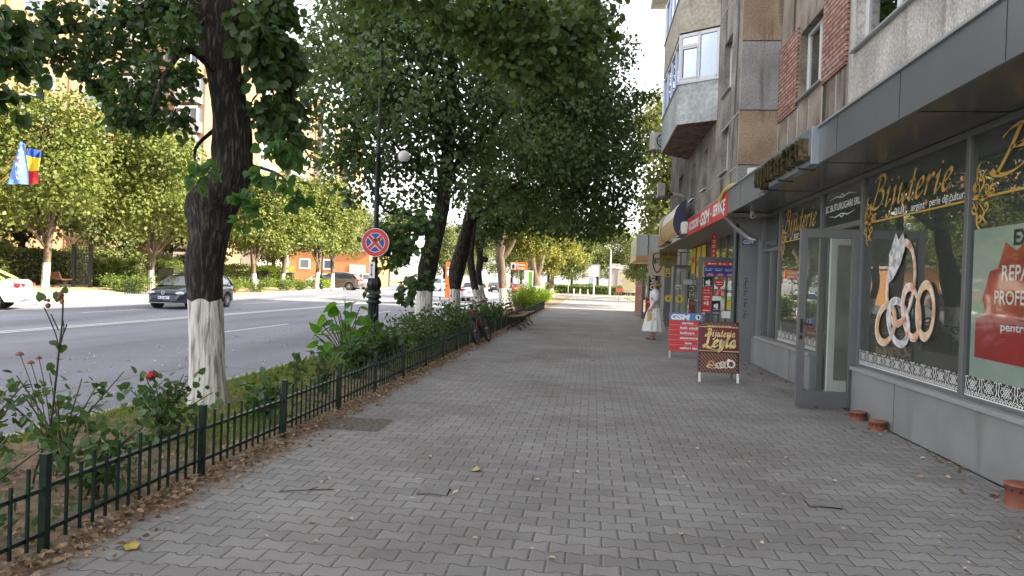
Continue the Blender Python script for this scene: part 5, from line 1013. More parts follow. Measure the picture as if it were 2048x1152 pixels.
car('taxi_car', 'white taxi with lime green upper body cut off by the left edge', (-23.1, 23.5, -.12), radians(207), M_wcar, 'sedan', 'BR 07 TAX', paint2=M_lime, scale=1.05)
def cz(px, py, z=-.13): p = gz(px, py, z); return (p.x, p.y, hroad(p.x, p.y)-.125)
car('suv_car', 'brown off road style car parked sideways beyond the far whitewashed trees', (-24.3, 65.5, .24), radians(186), M_brcar, 'suv', group='parked cars', scale=1.05)
car('estate_car', 'white car seen from behind on the road between the whitewashed trunks', cz(950, 602), radians(91), M_wcar, 'suv', 'BR 11 ABC')
car('saloon_car', 'black car with red tail lights in the queue ahead of the white one', cz(990, 586), radians(90), M_blk, 'sedan', group='cars in the queue')
car('saloon_car', 'silver car in the queue right of the black one', cz(1004, 584), radians(88), M_silv, 'hatch', group='cars in the queue')
car('small_red_car', 'red car with pale rear window beside the orange sign', cz(1037, 587), radians(88), M_rcar, 'hatch', group='cars in the queue')
car('small_car', 'pale blue car facing this way left of the second whitewashed trunk', cz(873, 588), radians(-92), M_lblue, 'hatch', group='cars coming this way')
car('van_like_car', 'white car facing this way right of the lamp post base', (-24.0, 74, .27), radians(-60), M_wcar, 'suv', group='parked cars')
car('parked_car', 'white low car parked behind the hanging leaves right of the lamp', (-20.5, 78, .27), radians(-70), M_wcar, 'hatch', group='parked cars')
car('parked_car', 'silver car parked beyond the far hedge between whitewashed trunks', (-29.5, 56, .35), radians(10), M_silv, 'hatch', group='parked cars')
car('parked_car', 'pale car parked in front of the orange house', (-29, 74, .3), radians(170), M_wcar, 'hatch', group='parked cars')
# ================================================================= people
M_skin = mat('skin', (.42, .24, .17), .55, var=.05); M_hair = mat('fair brown hair', (.23, .14, .07), .6, var=.3, scale=40, stretch=(1, 1, .2))
def skinmesh(nm, nodes, edges, m, par, sub_=2):
    me = bpy.data.meshes.new(nm); me.from_pydata([n_[0] for n_ in nodes], edges, []); o = bpy.data.objects.new(nm, me); COL.objects.link(o)
    o.modifiers.new('s', 'SKIN'); sv = me.skin_vertices[0].data
    for i, n_ in enumerate(nodes): r_ = n_[1] if hasattr(n_[1], '__len__') else (n_[1], n_[1]); sv[i].radius = r_; sv[i].use_root = (i == 0)
    s_ = o.modifiers.new('u', 'SUBSURF'); s_.levels = sub_; s_.render_levels = sub_
    nm_ = evald(o); o.modifiers.clear(); o.data = nm_; nm_.materials.clear(); nm_.materials.append(m)
    for p in nm_.polygons: p.use_smooth = True
    o.parent = par; return o
def fingers(nodes, edges, hand, wrist_i, dirn, side, s=1.0):
    """five bent fingers rooted in the palm; dirn = pointing direction, side = thumb side"""
    d = Vector(dirn).normalized(); s_ = Vector(side).normalized(); nrm = d.cross(s_); base = Vector(hand)
    for k, ln in enumerate((.070, .078, .072, .058)):
        o_ = base+s_*(.03-.02*k)*s; i0 = len(nodes); nodes += [(tuple(o_), .010*s), (tuple(o_+d*ln*.45*s), .0085*s), (tuple(o_+d*ln*.75*s+nrm*.016*s), .0078*s), (tuple(o_+d*ln*.95*s+nrm*.034*s), .0065*s)]; edges += [(wrist_i, i0), (i0, i0+1), (i0+1, i0+2), (i0+2, i0+3)]
    o_ = base+s_*.035*s-d*.035*s; i0 = len(nodes); nodes += [(tuple(o_), .012*s), (tuple(o_+(s_*.022+d*.022)*s), .0105*s), (tuple(o_+(s_*.028+d*.048+nrm*.008)*s), .0085*s)]; edges += [(wrist_i, i0), (i0, i0+1), (i0+1, i0+2)]
wm = thing('person', 'woman in white embroidered blouse and long floral skirt looking at the shop doors', 'person', (1.80, 20.9, 0), radians(172))
# local +x is the way she faces
N = [((0, 0, .93), (.12, .15)), ((0, 0, 1.06), (.10, .13)), ((.01, 0, 1.22), (.11, .15)), ((.0, 0, 1.36), (.09, .15)), ((.0, 0, 1.42), .05), ((.015, 0, 1.50), .045), ((.03, 0, 1.575), (.075, .068)), ((.035, 0, 1.635), (.075, .065)),
     ((0, .09, .90), .085), ((.015, .09, .50), .055), ((-.01, .09, .28), .052), ((-.02, .09, .08), .032), ((.06, .09, .035), .032), ((.14, .09, .025), .022),
     ((0, -.09, .90), .085), ((.07, -.09, .50), .055), ((.07, -.09, .28), .052), ((.05, -.09, .08), .032), ((.13, -.09, .035), .032), ((.21, -.09, .025), .022),
     ((0, .17, 1.36), .050), ((-.03, .21, 1.12), .040), ((.07, .20, .92), .030), ((.12, .19, .86), .024),
     ((0, -.17, 1.36), .050), ((-.03, -.21, 1.12), .040), ((.05, -.21, .90), .030), ((.10, -.20, .84), .024)]
Ed = [(0, 1), (1, 2), (2, 3), (3, 4), (4, 5), (5, 6), (6, 7), (0, 8), (8, 9), (9, 10), (10, 11), (11, 12), (12, 13), (0, 14), (14, 15), (15, 16), (16, 17), (17, 18), (18, 19), (3, 20), (20, 21), (21, 22), (22, 23), (3, 24), (24, 25), (25, 26), (26, 27)]
fingers(N, Ed, (.145, .19, .83), 23, (.5, 0, -.86), (.8, 0, .5)); fingers(N, Ed, (.125, -.20, .81), 27, (.5, 0, -.86), (.8, 0, .5))
bd_ = skinmesh('body', N, Ed, M_skin, wm)
b = MB(); b.add([(.105, -.012, 1.60), (.105, .012, 1.60), (.132, .0, 1.565), (.10, .016, 1.562), (.10, -.016, 1.562), (.10, 0, 1.615)], [(5, 0, 2), (5, 2, 1), (0, 4, 2), (1, 2, 3), (4, 3, 2)]); b.build('nose', M_skin, wm)
b = MB(); b.ball((.098, 0, 1.535), (.012, .024, .007)); b.build('mouth', mat('lips', (.35, .08, .07), .5), wm)
for s_ in (-1, 1): b = MB(); b.ball((.088, s_*.032, 1.600), (.012, .014, .008)); b.build('eye', M_black, wm); b = MB(); b.ball((.02, s_*.073, 1.585), (.018, .010, .03)); b.build('ear', M_skin, wm)
b = MB(); b.ball((.0, 0, 1.625), (.098, .084, .085), 20, 14); b.ball((-.03, 0, 1.575), (.075, .078, .08), 16, 10); b.ball((-.125, 0, 1.565), (.055, .055, .055), 14, 10); b.ball((.07, 0, 1.672), (.05, .06, .028)); b.build('hair', M_hair, wm)
b = MB(); b.tube([(.0, 0, .93), (0, 0, 1.0), (.01, 0, 1.15), (.01, 0, 1.26), (0, 0, 1.36), (0, 0, 1.41), (.0, 0, 1.435)], [.145, .14, .155, .165, .155, .11, .065], 20)
for i_ in range(len(b.v)): x, y, z = b.v[i_]; b.v[i_] = (x*.92, y*1.15, z)
b.build('blouse', mat('white cotton', (.62, .62, .66), .85, var=.06, scale=9, bump=.5, bscale=14), wm)
def slv(sy): 
    b = MB(); b.tube(crom([(0, sy*.13, 1.40), (-.005, sy*.20, 1.34), (-.035, sy*.235, 1.22), (-.03, sy*.225, 1.10)], 4), [.06, .08, .092, .10, .105, .108, .11, .11, .105, .10, .085, .065, .05], 14); b.build('sleeve', MATS['white cotton'], wm)
    b = MB(); r9 = random.Random(5)
    for k in range(40):
        a = r9.uniform(0, 6.28); z = r9.uniform(1.16, 1.40); y = sy*(.20+.03*(1.4-z)*4); rr = .099 if z < 1.34 else .085
        c = Vector((-.015+rr*cos(a), y+rr*sin(a)*.95, z)); b.ball(c, (.012, .012, .02), 6, 4)
    b.build('dark_embroidery', mat('dark thread', (.06, .07, .13), .8), wm)
slv(1); slv(-1)
# flared skirt with folds and a printed flower pattern
b = MB(); vs = []; n_ = 64; lv = [(.96, .135), (.90, .18), (.75, .235), (.55, .285), (.35, .32), (.24, .335)]
for j, (z, r_) in enumerate(lv):
    for k in range(n_):
        a = 2*pi*k/n_; fo = 1+.06*(j/5)*sin(11*a+.6*sin(3*a)); vs.append((r_*fo*cos(a)*.95+.02*j/5, r_*fo*sin(a)*.85, z+.012*sin(7*a)*(j/5)))
b.add(vs, [(j*n_+k, (j+1)*n_+k, (j+1)*n_+(k+1) % n_, j*n_+(k+1) % n_) for j in range(5) for k in range(n_)], True)
sk = mat('floral cotton', (.60, .60, .58), .85, col2=(.66, .66, .65), scale=3); 
n2, l2 = nt(sk); vo = n2.new('ShaderNodeTexVoronoi'); vo.inputs['Scale'].default_value = 6.5; tc_ = n2.new('ShaderNodeTexCoord'); l2.new(tc_.outputs['Object'], vo.inputs['Vector']); ns_ = n2.new('ShaderNodeTexNoise'); ns_.inputs['Scale'].default_value = 22; l2.new(tc_.outputs['Object'], ns_.inputs['Vector'])
ad_ = n2.new('ShaderNodeMath'); ad_.operation = 'MULTIPLY_ADD'; l2.new(ns_.outputs[0], ad_.inputs[0]); ad_.inputs[1].default_value = .75; l2.new(vo.outputs['Distance'], ad_.inputs[2]); lt = n2.new('ShaderNodeMath'); lt.operation = 'LESS_THAN'; l2.new(ad_.outputs[0], lt.inputs[0]); lt.inputs[1].default_value = .55
rm = n2.new('ShaderNodeValToRGB'); l2.new(vo.outputs['Color'], rm.inputs[0]); rm.color_ramp.interpolation = 'CONSTANT'; rm.color_ramp.elements[0].color = (.10, .14, .09, 1); rm.color_ramp.elements[1].position = .35; rm.color_ramp.elements[1].color = (.45, .33, .08, 1); e_ = rm.color_ramp.elements.new(.6); e_.color = (.12, .16, .30, 1); e_ = rm.color_ramp.elements.new(.8); e_.color = (.40, .40, .38, 1)
mx_ = n2.new('ShaderNodeMixRGB'); l2.new(lt.outputs[0], mx_.inputs[0]); prev = n2['Principled BSDF'].inputs['Base Color'].links[0].from_socket; l2.new(prev, mx_.inputs[1]); l2.new(rm.outputs[0], mx_.inputs[2]); l2.new(mx_.outputs[0], n2['Principled BSDF'].inputs['Base Color'])
b.build('skirt', sk, wm); b = MB(); b.lathe([(.135, .94), (.138, .965), (.135, .985)], 24); b.build('waistband', MATS['white cotton'], wm)
for (x, y) in ((.07, .09), (.14, -.09)):
    b = MB(); b.ball((x, y, .012), (.135, .042, .014), 16, 6); b.tube([(x+.05, y-.04, .02), (x+.04, y, .065), (x+.05, y+.04, .02)], .009, 6); b.tube([(x-.10, y-.032, .03), (x-.085, y-.035, .08), (x-.02, y-.036, .085), (x-.02, y+.036, .085), (x-.085, y+.035, .08), (x-.10, y+.032, .03)], .007, 6); b.build('sandal', M_black, wm)
b = MB(); b.box((.08, .17, .55), (.20, .25, .78)); o = b.build('hand_bag', mat('yellow bag', (.5, .4, .12), .6), None, bevel=.02); o.matrix_world = wm.matrix_basis.copy(); tag(o, 'small yellowish bag held by the woman in the long skirt', 'bag')
# distant walker
p = gz(1218, 590); fw = thing('person', 'distant walker in pink top and dark trousers crossing the end of the pavement', 'person', (p.x, p.y, 0), radians(170), None)
N = [((0, 0, .95), (.13, .15)), ((0, 0, 1.1), (.12, .15)), ((.02, 0, 1.35), (.11, .17)), ((.02, 0, 1.46), .055), ((.04, 0, 1.52), .055), ((.06, 0, 1.62), .09), ((.06, 0, 1.68), .08),
     ((.02, .09, .9), .09), ((.22, .09, .5), .06), ((.32, .09, .1), .04), ((.45, .09, .05), .03), ((.02, -.09, .9), .09), ((-.12, -.09, .5), .06), ((-.35, -.09, .14), .04), ((-.27, -.09, .05), .03),
     ((.02, .19, 1.38), .055), ((-.06, .24, 1.12), .045), ((.08, .24, .92), .035), ((.02, -.19, 1.38), .055), ((.0, -.24, 1.12), .045), ((.18, -.24, 1.0), .035)]
Ed = [(0, 1), (1, 2), (2, 3), (3, 4), (4, 5), (5, 6), (0, 7), (7, 8), (8, 9), (9, 10), (0, 11), (11, 12), (12, 13), (13, 14), (2, 15), (15, 16), (16, 17), (2, 18), (18, 19), (19, 20)]
fingers(N, Ed, (.12, .24, .86), 17, (.3, 0, -.9), (.8, 0, .3)); fingers(N, Ed, (.24, -.24, .96), 20, (.6, 0, -.7), (.7, 0, .6)); skinmesh('body', N, Ed, M_skin, fw)
b = MB(); b.tube([(0, 0, .92), (0, 0, 1.1), (.02, 0, 1.35), (.02, 0, 1.46)], [.17, .16, .19, .09], 14); 
for s_ in (-1, 1): b.tube([(.02, .17*s_, 1.40), (-.03, .24*s_, 1.18)], .07, 10)
b.build('top', mat('pink cotton', (.55, .16, .20), .8), fw); b = MB()
for s_, k in ((1, .3), (-1, -.34)): b.tube([(0, .08*s_, .96), (k*.5+.05, .09*s_, .5), (k, .09*s_, .12)], [.12, .09, .07], 12)
b.build('trousers', mat('dark denim', (.03, .04, .07), .8), fw); b = MB(); b.ball((.03, 0, 1.68), (.11, .10, .09)); b.build('hair', mat('white hair', (.6, .58, .55), .7), fw)
# ================================================================= far side of the road and the far end
def tz(px, py, z0=.3): 
    p = gz(px, py, z0); z = hfar(p.x, p.y)
    for _ in range(6): p = gz(px, py, z); z = .5*z+.5*hfar(p.x, p.y)
    return Vector((p.x, p.y, z))
# apartment blocks behind the far trees
M_or = mat('orange render', (.24, .145, .085), .85, col2=(.28, .17, .10), scale=.5, bump=.3, bscale=8); M_or2 = mat('deep orange render', (.21, .115, .06), .85, var=.06, scale=.5); M_cr = mat('pale balcony render', (.31, .29, .275), .8, var=.05, scale=.5); M_lim = mat('lime balcony panel', (.30, .32, .10), .7)
M_win = mat('dark window', (.07, .09, .12), .12, spec=.9); M_wfr = mat('window frame white', (.62, .62, .62), .5)
def block(nm, label, x, y0, y1, z1, cols, floors, fh=2.85, z0=.4, wall=M_or, bal=(), ww=1.5, wh=1.35, depth=14, face='x', zf=1.9, pil=True):
    """block whose long face looks along +x (street side)"""
    t = thing(nm, label, 'building', (x, (y0+y1)/2, 0)); 
    b = MB(); b.box((x-depth, y0, -.3), (x, y1, z1)); b.build('wall', wall, t, world=True)
    b = MB(); b.box((x-depth-.2, y0-.2, z1), (x+.3, y1+.2, z1+.3)); b.build('roof', M_cr, t, world=True)
    step = (y1-y0)/cols; cnt = 0
    for c in range(cols):
        yc = y0+step*(c+.5)
        if pil: b = MB(); b.box((x, y0+step*c-.18, 0), (x+.18, y0+step*c+.18, z1-.02)); b.build('pilaster', M_or2, t, world=True)
        for k in range(floors):
            zc = zf+fh*k
            if c in bal:
                m_ = M_lim if (c+k) % 3 == 0 else M_cr
                b = MB(); b.box((x, yc-step*.40, zc-.95), (x+.95, yc+step*.40, zc+.02)); o = b.build('balcony', m_, t, world=True)
                b = MB(); b.box((x, yc-step*.40+.03, zc+.02), (x+.9, yc+step*.40-.03, zc+1.30)); o2 = b.build('balcony_glazing', M_win, t, world=True); b = MB()
                for j in range(5): yy = yc-step*.40+.06+j*(step*.8-.12)/4; b.box((x+.9, yy-.04, zc+.02), (x+.94, yy+.04, zc+1.3))
                b.box((x+.9, yc-step*.4, zc+1.22), (x+.96, yc+step*.4, zc+1.34)); b.box((x+.9, yc-step*.4, zc+.02), (x+.955, yc+step*.4, zc+.10)); sub(b, 'glazing_bar', M_wfr, o2)
            else:
                if cnt > 95: continue
                b = MB(); b.box((x, yc-ww/2-.07, zc-.07), (x+.05, yc+ww/2+.07, zc+wh+.07)); o = b.build('window', M_wfr, t, world=True); b = MB(); b.box((x+.04, yc-ww/2, zc), (x+.06, yc-.04, zc+wh)); b.box((x+.04, yc+.04, zc), (x+.06, yc+ww/2, zc+wh)); sub(b, 'pane', M_win, o)
            cnt += 1
    return t
def blocky(nm, label, y, x0, x1, z1, cols, floors, bal=(), fh=2.85, zf=1.9, wall=M_or, depth=12, ac=()):
    """block whose long face looks along -y (towards the camera)"""
    t = thing(nm, label, 'building', ((x0+x1)/2, y, 0)); b = MB(); b.box((x0, y, -.3), (x1, y+depth, z1)); b.build('wall', wall, t, world=True); b = MB(); b.box((x0-.2, y-.3, z1), (x1+.2, y+depth, z1+.3)); b.build('roof', M_cr, t, world=True)
    step = (x1-x0)/cols
    for c in range(cols):
        xc = x0+step*(c+.5)
        for k in range(floors):
            zc = zf+fh*k
            if c in bal:
                b = MB(); b.box((xc-step*.42, y-.9, zc-1.0), (xc+step*.42, y, zc)); o = b.build('balcony', M_cr if (k*3+c) % 7 else M_lim, t, world=True)
                b = MB(); b.box((xc-step*.42+.03, y-.86, zc), (xc+step*.42-.03, y, zc+1.35)); o2 = b.build('balcony_glazing', M_win, t, world=True); b = MB()
                for j in range(4): xx = xc-step*.4+j*step*.8/3; b.box((xx-.06, y-.90, zc), (xx+.06, y-.86, zc+1.35))
                b.box((xc-step*.42, y-.905, zc+1.25), (xc+step*.42, y-.85, zc+1.5)); b.box((xc-step*.42, y-.905, zc), (xc+step*.42, y-.85, zc+.10)); b.box((xc-step*.42+.02, y-.89, zc+.1), (xc-step*.05, y-.87, zc+.9 if k % 2 else zc+1.2)); sub(b, 'glazing_bar', M_wfr, o2)
                if (c*5+k*7) % 4 == 1:
                    b = MB(); b.box((xc+.1, y-1.2, zc-.75), (xc+.9, y-.9, zc-.15)); o = b.build('wall_unit', M_wfr, t, world=True); b = MB(); b.lathe([(.22, 0), (.0, .01)], 14, M=Matrix.Translation((xc+.45, y-1.205, zc-.45)) @ Matrix.Rotation(pi/2, 4, 'X')); sub(b, 'fan', M_trim, o)
            else:
                b = MB(); b.box((xc-.72, y-.05, zc-.05), (xc+.72, y, zc+1.40)); o = b.build('window', M_wfr, t, world=True); b = MB(); b.box((xc-.65, y-.065, zc), (xc-.04, y-.05, zc+1.35)); b.box((xc+.04, y-.065, zc), (xc+.65, y-.05, zc+1.35)); sub(b, 'pane', M_win, o)
    return t
block('apartment_block', 'tall orange apartment block with pilasters behind the trees at far left', -46, 30, 64, 31, 5, 10, bal=(), zf=5.0, ww=3.2)
blocky('apartment_block', 'orange apartment block with stacked pale balconies behind the near trunk', 66, -62, -38.5, 31, 8, 10, bal=(1, 3, 5, 7))
block('apartment_block', 'orange apartment block with lime green balcony fronts right of the near trunk', -40, 66.5, 118, 27, 10, 9, bal=(0, 2, 4, 6, 8), zf=2.2)
t = thing('orange_house', 'low orange rendered house with small square window beyond the brown car', 'house', (-33, 84, 0)); b = MB(); b.box((-38, 82, 0), (-26.5, 90, 4.6)); b.build('wall', mat('house orange', (.46, .20, .08), .85, var=.05), t, world=True); b = MB(); b.box((-38.3, 81.7, 4.6), (-26.2, 90.3, 4.9)); b.build('roof', M_cr, t, world=True)
for x in (-31.5, -34.5): b = MB(); b.box((x-.7, 81.94, 2.3), (x+.7, 82.0, 3.6)); o = b.build('window', M_wfr, t, world=True); b = MB(); b.box((x-.5, 81.92, 2.5), (x+.5, 81.94, 3.4)); sub(b, 'pane', M_win, o)
b = MB(); b.box((-28.9, 81.9, .2), (-27, 82, 3.0)); b.build('door', M_wfr, t, world=True)
t = thing('grey_house', 'pale grey low house behind the hedge left of the orange house', 'house', (-42, 76, 0)); b = MB(); b.box((-48, 74, 0), (-36.5, 82, 5)); b.build('wall', mat('house grey', (.36, .34, .30), .85, var=.05), t, world=True); b = MB(); b.add([(-48.3, 73.7, 5), (-36.2, 73.7, 5), (-36.2, 82.3, 5), (-48.3, 82.3, 5), (-47, 78, 7.4), (-37.5, 78, 7.4)], [(0, 1, 5, 4), (2, 3, 4, 5), (1, 2, 5), (3, 0, 4), (3, 2, 1, 0)]); b.build('roof', mat('roof tile', (.22, .10, .07), .8), t, world=True)
for x in (-45, -42, -39): b = MB(); b.box((x-.6, 73.94, 1.5), (x+.6, 74.0, 3.2)); o = b.build('window', M_win, t, world=True)
# low pavilion wall seen between the trees at the left
t = thing('low_pavilion', 'low sand coloured pavilion behind the park bench and iron gate', 'building', (-38, 44, 0)); b = MB(); b.box((-42, 40, 0), (-35.5, 52, 2.4)); b.build('wall', mat('sand wall', (.30, .23, .17), .8, var=.1), t, world=True); b = MB(); b.box((-42.3, 39.6, 2.4), (-35.2, 52.3, 2.55)); b.build('roof', M_cr, t, world=True)
# street lamp holding the two flags
fl = thing('street_lamp', 'tall grey street lamp whose arm reaches in at the upper left', 'street lamp', (-26.9, 24.9, .1)); hp = gy(22, 190, 25.4)-Vector(fl.location)
b = MB(); b.lathe([(.11, 0), (.09, 3), (.06, 8.2)], 12); b.build('post', M_steel, fl); b = MB(); b.tube(crom([(0, 0, 8.1), (.4, .1, 8.5), (hp.x+.4, hp.y, hp.z)], 4), .035, 8); b.build('arm', M_steel, fl); b = MB(); b.ball((hp.x+.7, hp.y, hp.z-.03), (.5, .16, .09)); b.build('lamp_head', mat('lamp head', (.3, .3, .3), .4), fl)
M_fpole = mat('flag pole wood', (.35, .14, .05), .5)
def flag(nm, label, tip, base, cols, w_, hgt, seed, emblem=False):
    t = thing(nm, label, 'flag', base); T = Vector(tip)-Vector(base); b = MB(); b.tube([(0, 0, 0), tuple(T)], .022, 8); b.build('pole', M_fpole, t)
    rr = random.Random(seed); nx, ny = 14, 18; vs = []
    e1 = Vector((.80, .25, .10)).normalized(); s0 = T*.98; 
    for j in range(ny+1):
        v = j/ny
        for i in range(nx+1):
            u_ = i/nx; fold = .10*sin(5*u_+2.2*v+seed)+.05*sin(11*u_-3*v)
            p = s0+Vector((w_*((u_-1)*(.50+.55*v)+.04), fold-.14, -hgt*v-.12*u_*(1-v)-.02*sin(6*u_))) ; vs.append(p)
    fs_ = [(j*(nx+1)+i, j*(nx+1)+i+1, (j+1)*(nx+1)+i+1, (j+1)*(nx+1)+i) for j in range(ny) for i in range(nx)]
    b = MB(); 
    for k, f in enumerate(fs_): b.mat = min(len(cols)-1, int((k//nx)/ny*len(cols))); b.add([vs[q] for q in f], [(0, 1, 2, 3)], True)
    bo = b.build('cloth', cols, t)
    if emblem:
        def at(u_, v): fold = .10*sin(5*u_+2.2*v+seed)+.05*sin(11*u_-3*v); return s0+Vector((w_*((u_-1)*(.50+.55*v)+.04), fold-.165, -hgt*v-.12*u_*(1-v)-.02*sin(6*u_)))
        class FM_:
            def __matmul__(s, p): return at(.5+p[0], .5-p[1])
        F_ = FM_(); b = MB()
        for pts in (((-.38, .02), (-.2, -.08), (0, -.02), (.2, -.09), (.38, 0)), ((-.3, .12), (-.1, .17), (.1, .12), (.33, .18)), ((-.1, -.15), (.15, -.25), (.3, -.12)), ((-.35, .25), (0, .3), (.35, .26)), ((.0, -.2), (.1, -.36), (.25, -.4)), ((-.25, .1), (-.32, 0), (-.2, -.1))): stroke(b, pts, F_, .045)
        b.build('white_emblem', M_pearl, t); b = MB(); disc(b, F_, .02, .06, .13, .09, n=16); b.build('red_emblem', M_sr, t)
    return t
M_fb = mat('flag blue', (.10, .20, .52), .7); M_fy = mat('flag yellow', (.75, .60, .03), .7); M_fr = mat('flag red', (.60, .02, .03), .7); M_fb2 = mat('flag deep blue', (.01, .05, .32), .7)
fb = gy(-25, 372, 25.0)
flag('flag', 'blue flag with white and red emblem, left of the tricolour', gy(60, 282, 25.0), fb, [M_fb], .72, 1.65, 1, True)
flag('tricolour_flag', 'blue yellow and red tricolour flag hanging right of the blue one', gy(87, 296, 25.5), fb+Vector((.1, .3, .1)), [M_fb2, M_fy, M_fy, M_fr, M_fr], 0.78, 1.40, 4)
# park gate, bench, low fence on the far pavement
gl = tz(146, 574, .45); gr_ = tz(180, 575, .45)
t = thing('iron_gate', 'tall black wrought iron gate with scrolls right of the park bench', 'gate', tuple((gl+gr_)/2)); d = (gr_-gl); d.z = 0; W2 = d.length/2; t.rotation_euler = (0, 0, atan2(d.y, d.x)); Hg = 2.35
for s_ in (-1, 1): b = MB(); b.box((s_*W2-.09, -.09, 0), (s_*W2+.09, .09, Hg+.1)); b.build('post', M_black, t)
b = MB(); 
for i in range(1, 11): x = -W2+2*W2*i/11; b.box((x-.014, -.014, .1), (x+.014, .014, Hg-.1+.1*sin(pi*i/11)))
for z in (.12, 1.2, Hg-.25): b.box((-W2, -.02, z), (W2, .02, z+.04))
Fg = frame((0, -.02, 0), (1, 0, 0), (0, 0, 1))
for cx in (-.45, .45):
    for cz_ in (.6, 1.55): swirl(b, Fg, cx*W2, cz_, .24, 1.4, .04); swirl(b, Fg, cx*W2+.1, cz_+.3, .16, 1.3, .035, -1)
b.build('scroll_panel', M_black, t); b = MB(); stroke(b, [(-W2, Hg), (-W2*.5, Hg+.35), (0, Hg+.5), (W2*.5, Hg+.35), (W2, Hg)], Fg, .05, taper=False)
for cx in (-.5, -.15, .15, .5): swirl(b, Fg, cx*W2, Hg+.15, .16, 1.3, .035, 1 if cx > 0 else -1)
b.build('arch_scroll', M_black, t)
pb = tz(120, 575, .45); bench('bench', 'long brown slatted bench on the far pavement by the iron gate', tuple(pb), radians(-38), L=2.0, mslat=mat('reddish slat', (.22, .09, .05), .6, var=.2)); COL.objects['bench.002']['group'] = 'benches across the road' if 'bench.002' in COL.objects else ''
t = thing('park_fence', 'low dark picket fence across the road left of the dark blue car', 'fence', tuple(tz(275, 588, .2))); a = tz(250, 588, .2); c = tz(303, 587, .2); p0 = Vector((a.x, a.y, 0)); p1 = Vector((c.x, c.y, 0)); L_ = (p1-p0).length
b = MB()
for z in (.15, .62): b.bar(p0+Vector((0, 0, a.z+z)), p1+Vector((0, 0, c.z+z)), .04, .03)
b.build('rail', M_fgreen, t, world=True); b = MB()
for i in range(13): q = p0.lerp(p1, i/12); z = a.z+(c.z-a.z)*i/12; b.box((q.x-.015, q.y-.015, z), (q.x+.015, q.y+.015, z+.8))
b.build('pickets', M_fgreen, t, world=True)
# second lamp post across the road, dark
p = tz(643, 578, .2); t = thing('street_lamp', 'slim dark street lamp across the road between two whitewashed trunks', 'street lamp', tuple(p)); b = MB(); b.lathe([(.16, 0), (.13, .9), (.20, 1.0), (.10, 1.2), (.06, 1.6), (.05, 5.5)], 12); b.build('post', M_iron, t); b = MB(); b.ball((.4, 0, 4.8), .2); b.build('globe', MATS['opal globe'], t)
# signs, bin and totem near the sunny bushes
def totem(nm, label, px0, py0, px1, py1, y, m, pole=0, cat='sign', zbot=None):
    a = gy(px0, py0, y); c = gy(px1, py1, y); t = thing(nm, label, cat, ((a.x+c.x)/2, y, 0)); w_ = abs(c.x-a.x)/2; z0 = c.z if zbot is None else zbot
    b = MB(); b.box((-w_, -.06, z0), (w_, .06, a.z)); o = b.build('panel', m, t, bevel=.01)
    if pole: b = MB(); b.box((-.03, -.03, 0), (.03, .03, z0)); b.build('pole', M_steel, t)
    return t, w_, z0, a.z, frame((0, -.065, 0), (1, 0, 0), (0, 0, 1))
M_osign = mat('orange sign', (.72, .16, .02), .5)
t, w_, z0, z1, F = totem('orange_sign', 'orange direction sign with white lettering on a thin pole above the bushes', 1021, 524, 1054, 541, 42, M_osign, 1)
b = MB(); hh = z1-z0; rect(b, F, -w_*.92, z0+.1*hh, -w_*.35, z0+.9*hh); put_text(b, 'Presa', F, width=w_*1.05, height=hh*.3, x=-w_*.25, y=z0+.56*hh, bold=.03); put_text(b, 'Cargo', F, width=w_*1.05, height=hh*.3, x=-w_*.25, y=z0+.14*hh, bold=.03); b.build('lettering', M_pearl, t); b = MB(); disc(b, F, -w_*.62, z0+.45*hh, w_*.16, hh*.3, t=.004); b.build('symbol', M_black, t)
t, w_, z0, z1, F = totem('advert_totem', 'white and green advertising totem behind the sunny bushes', 1049, 541, 1064, 610, 46, M_pearl, zbot=.02, cat='totem'); b = MB(); rect(b, F, w_*.1, z0+(z1-z0)*.55, w_*.85, z1-.08); b.build('green_panel', mat('green panel', (.15, .42, .05), .5), t)
t, w_, z0, z1, F = totem('petrol_totem', 'tall orange and white totem beyond the road left of the second trunk', 892, 525, 906, 566, 60, M_osign, zbot=.0, cat='totem'); b = MB(); disc(b, F, 0, z1-.9, w_*.7, .28); rect(b, F, -w_*.6, z1-.5, w_*.6, z1-.4); b.build('lettering', M_pearl, t)
p = gz(1041, 623); t = thing('litter_bin', 'brown slatted litter bin beside the farther bench', 'litter bin', (p.x, p.y, 0)); b = MB()
for k in range(14): a = k*2*pi/14; b.bar((.19*cos(a), .19*sin(a), .12), (.20*cos(a), .20*sin(a), .78), .06, .02, up=(cos(a), sin(a), 0))
b.build('slats', mat('bin slats', (.20, .06, .04), .6), t); b = MB(); b.lathe([(.17, .1), (.17, .7)], 14); b.lathe([(.205, .74), (.205, .80)], 18); b.box((.2, -.03, 0), (.24, .03, .9)); b.build('liner', M_black, t)
p = cz(1021, 583); t = thing('ring_sculpture', 'white ring with three figures inside standing beyond the red car', 'sculpture', (p[0]-.2, p[1]-3, 0)); b = MB(); b.lathe([(.90, -.04), (.98, -.04), (.98, .04), (.90, .04), (.90, -.04)], 30, M=Matrix.Translation((0, 0, 1.9)) @ Matrix.Rotation(pi/2, 4, 'X')); b.box((-.06, -.06, 0), (.06, .06, .95)); b.build('ring', M_white, t); b = MB(); F = frame((0, 0, 1.9), (1, 0, 0), (0, 0, 1))
for k in range(3): a = pi/2+k*2*pi/3; b.bar((0, 0, 1.9), (.9*cos(a), 0, 1.9+.9*sin(a)), .10, .05)
b.build('spokes', M_sr, t)
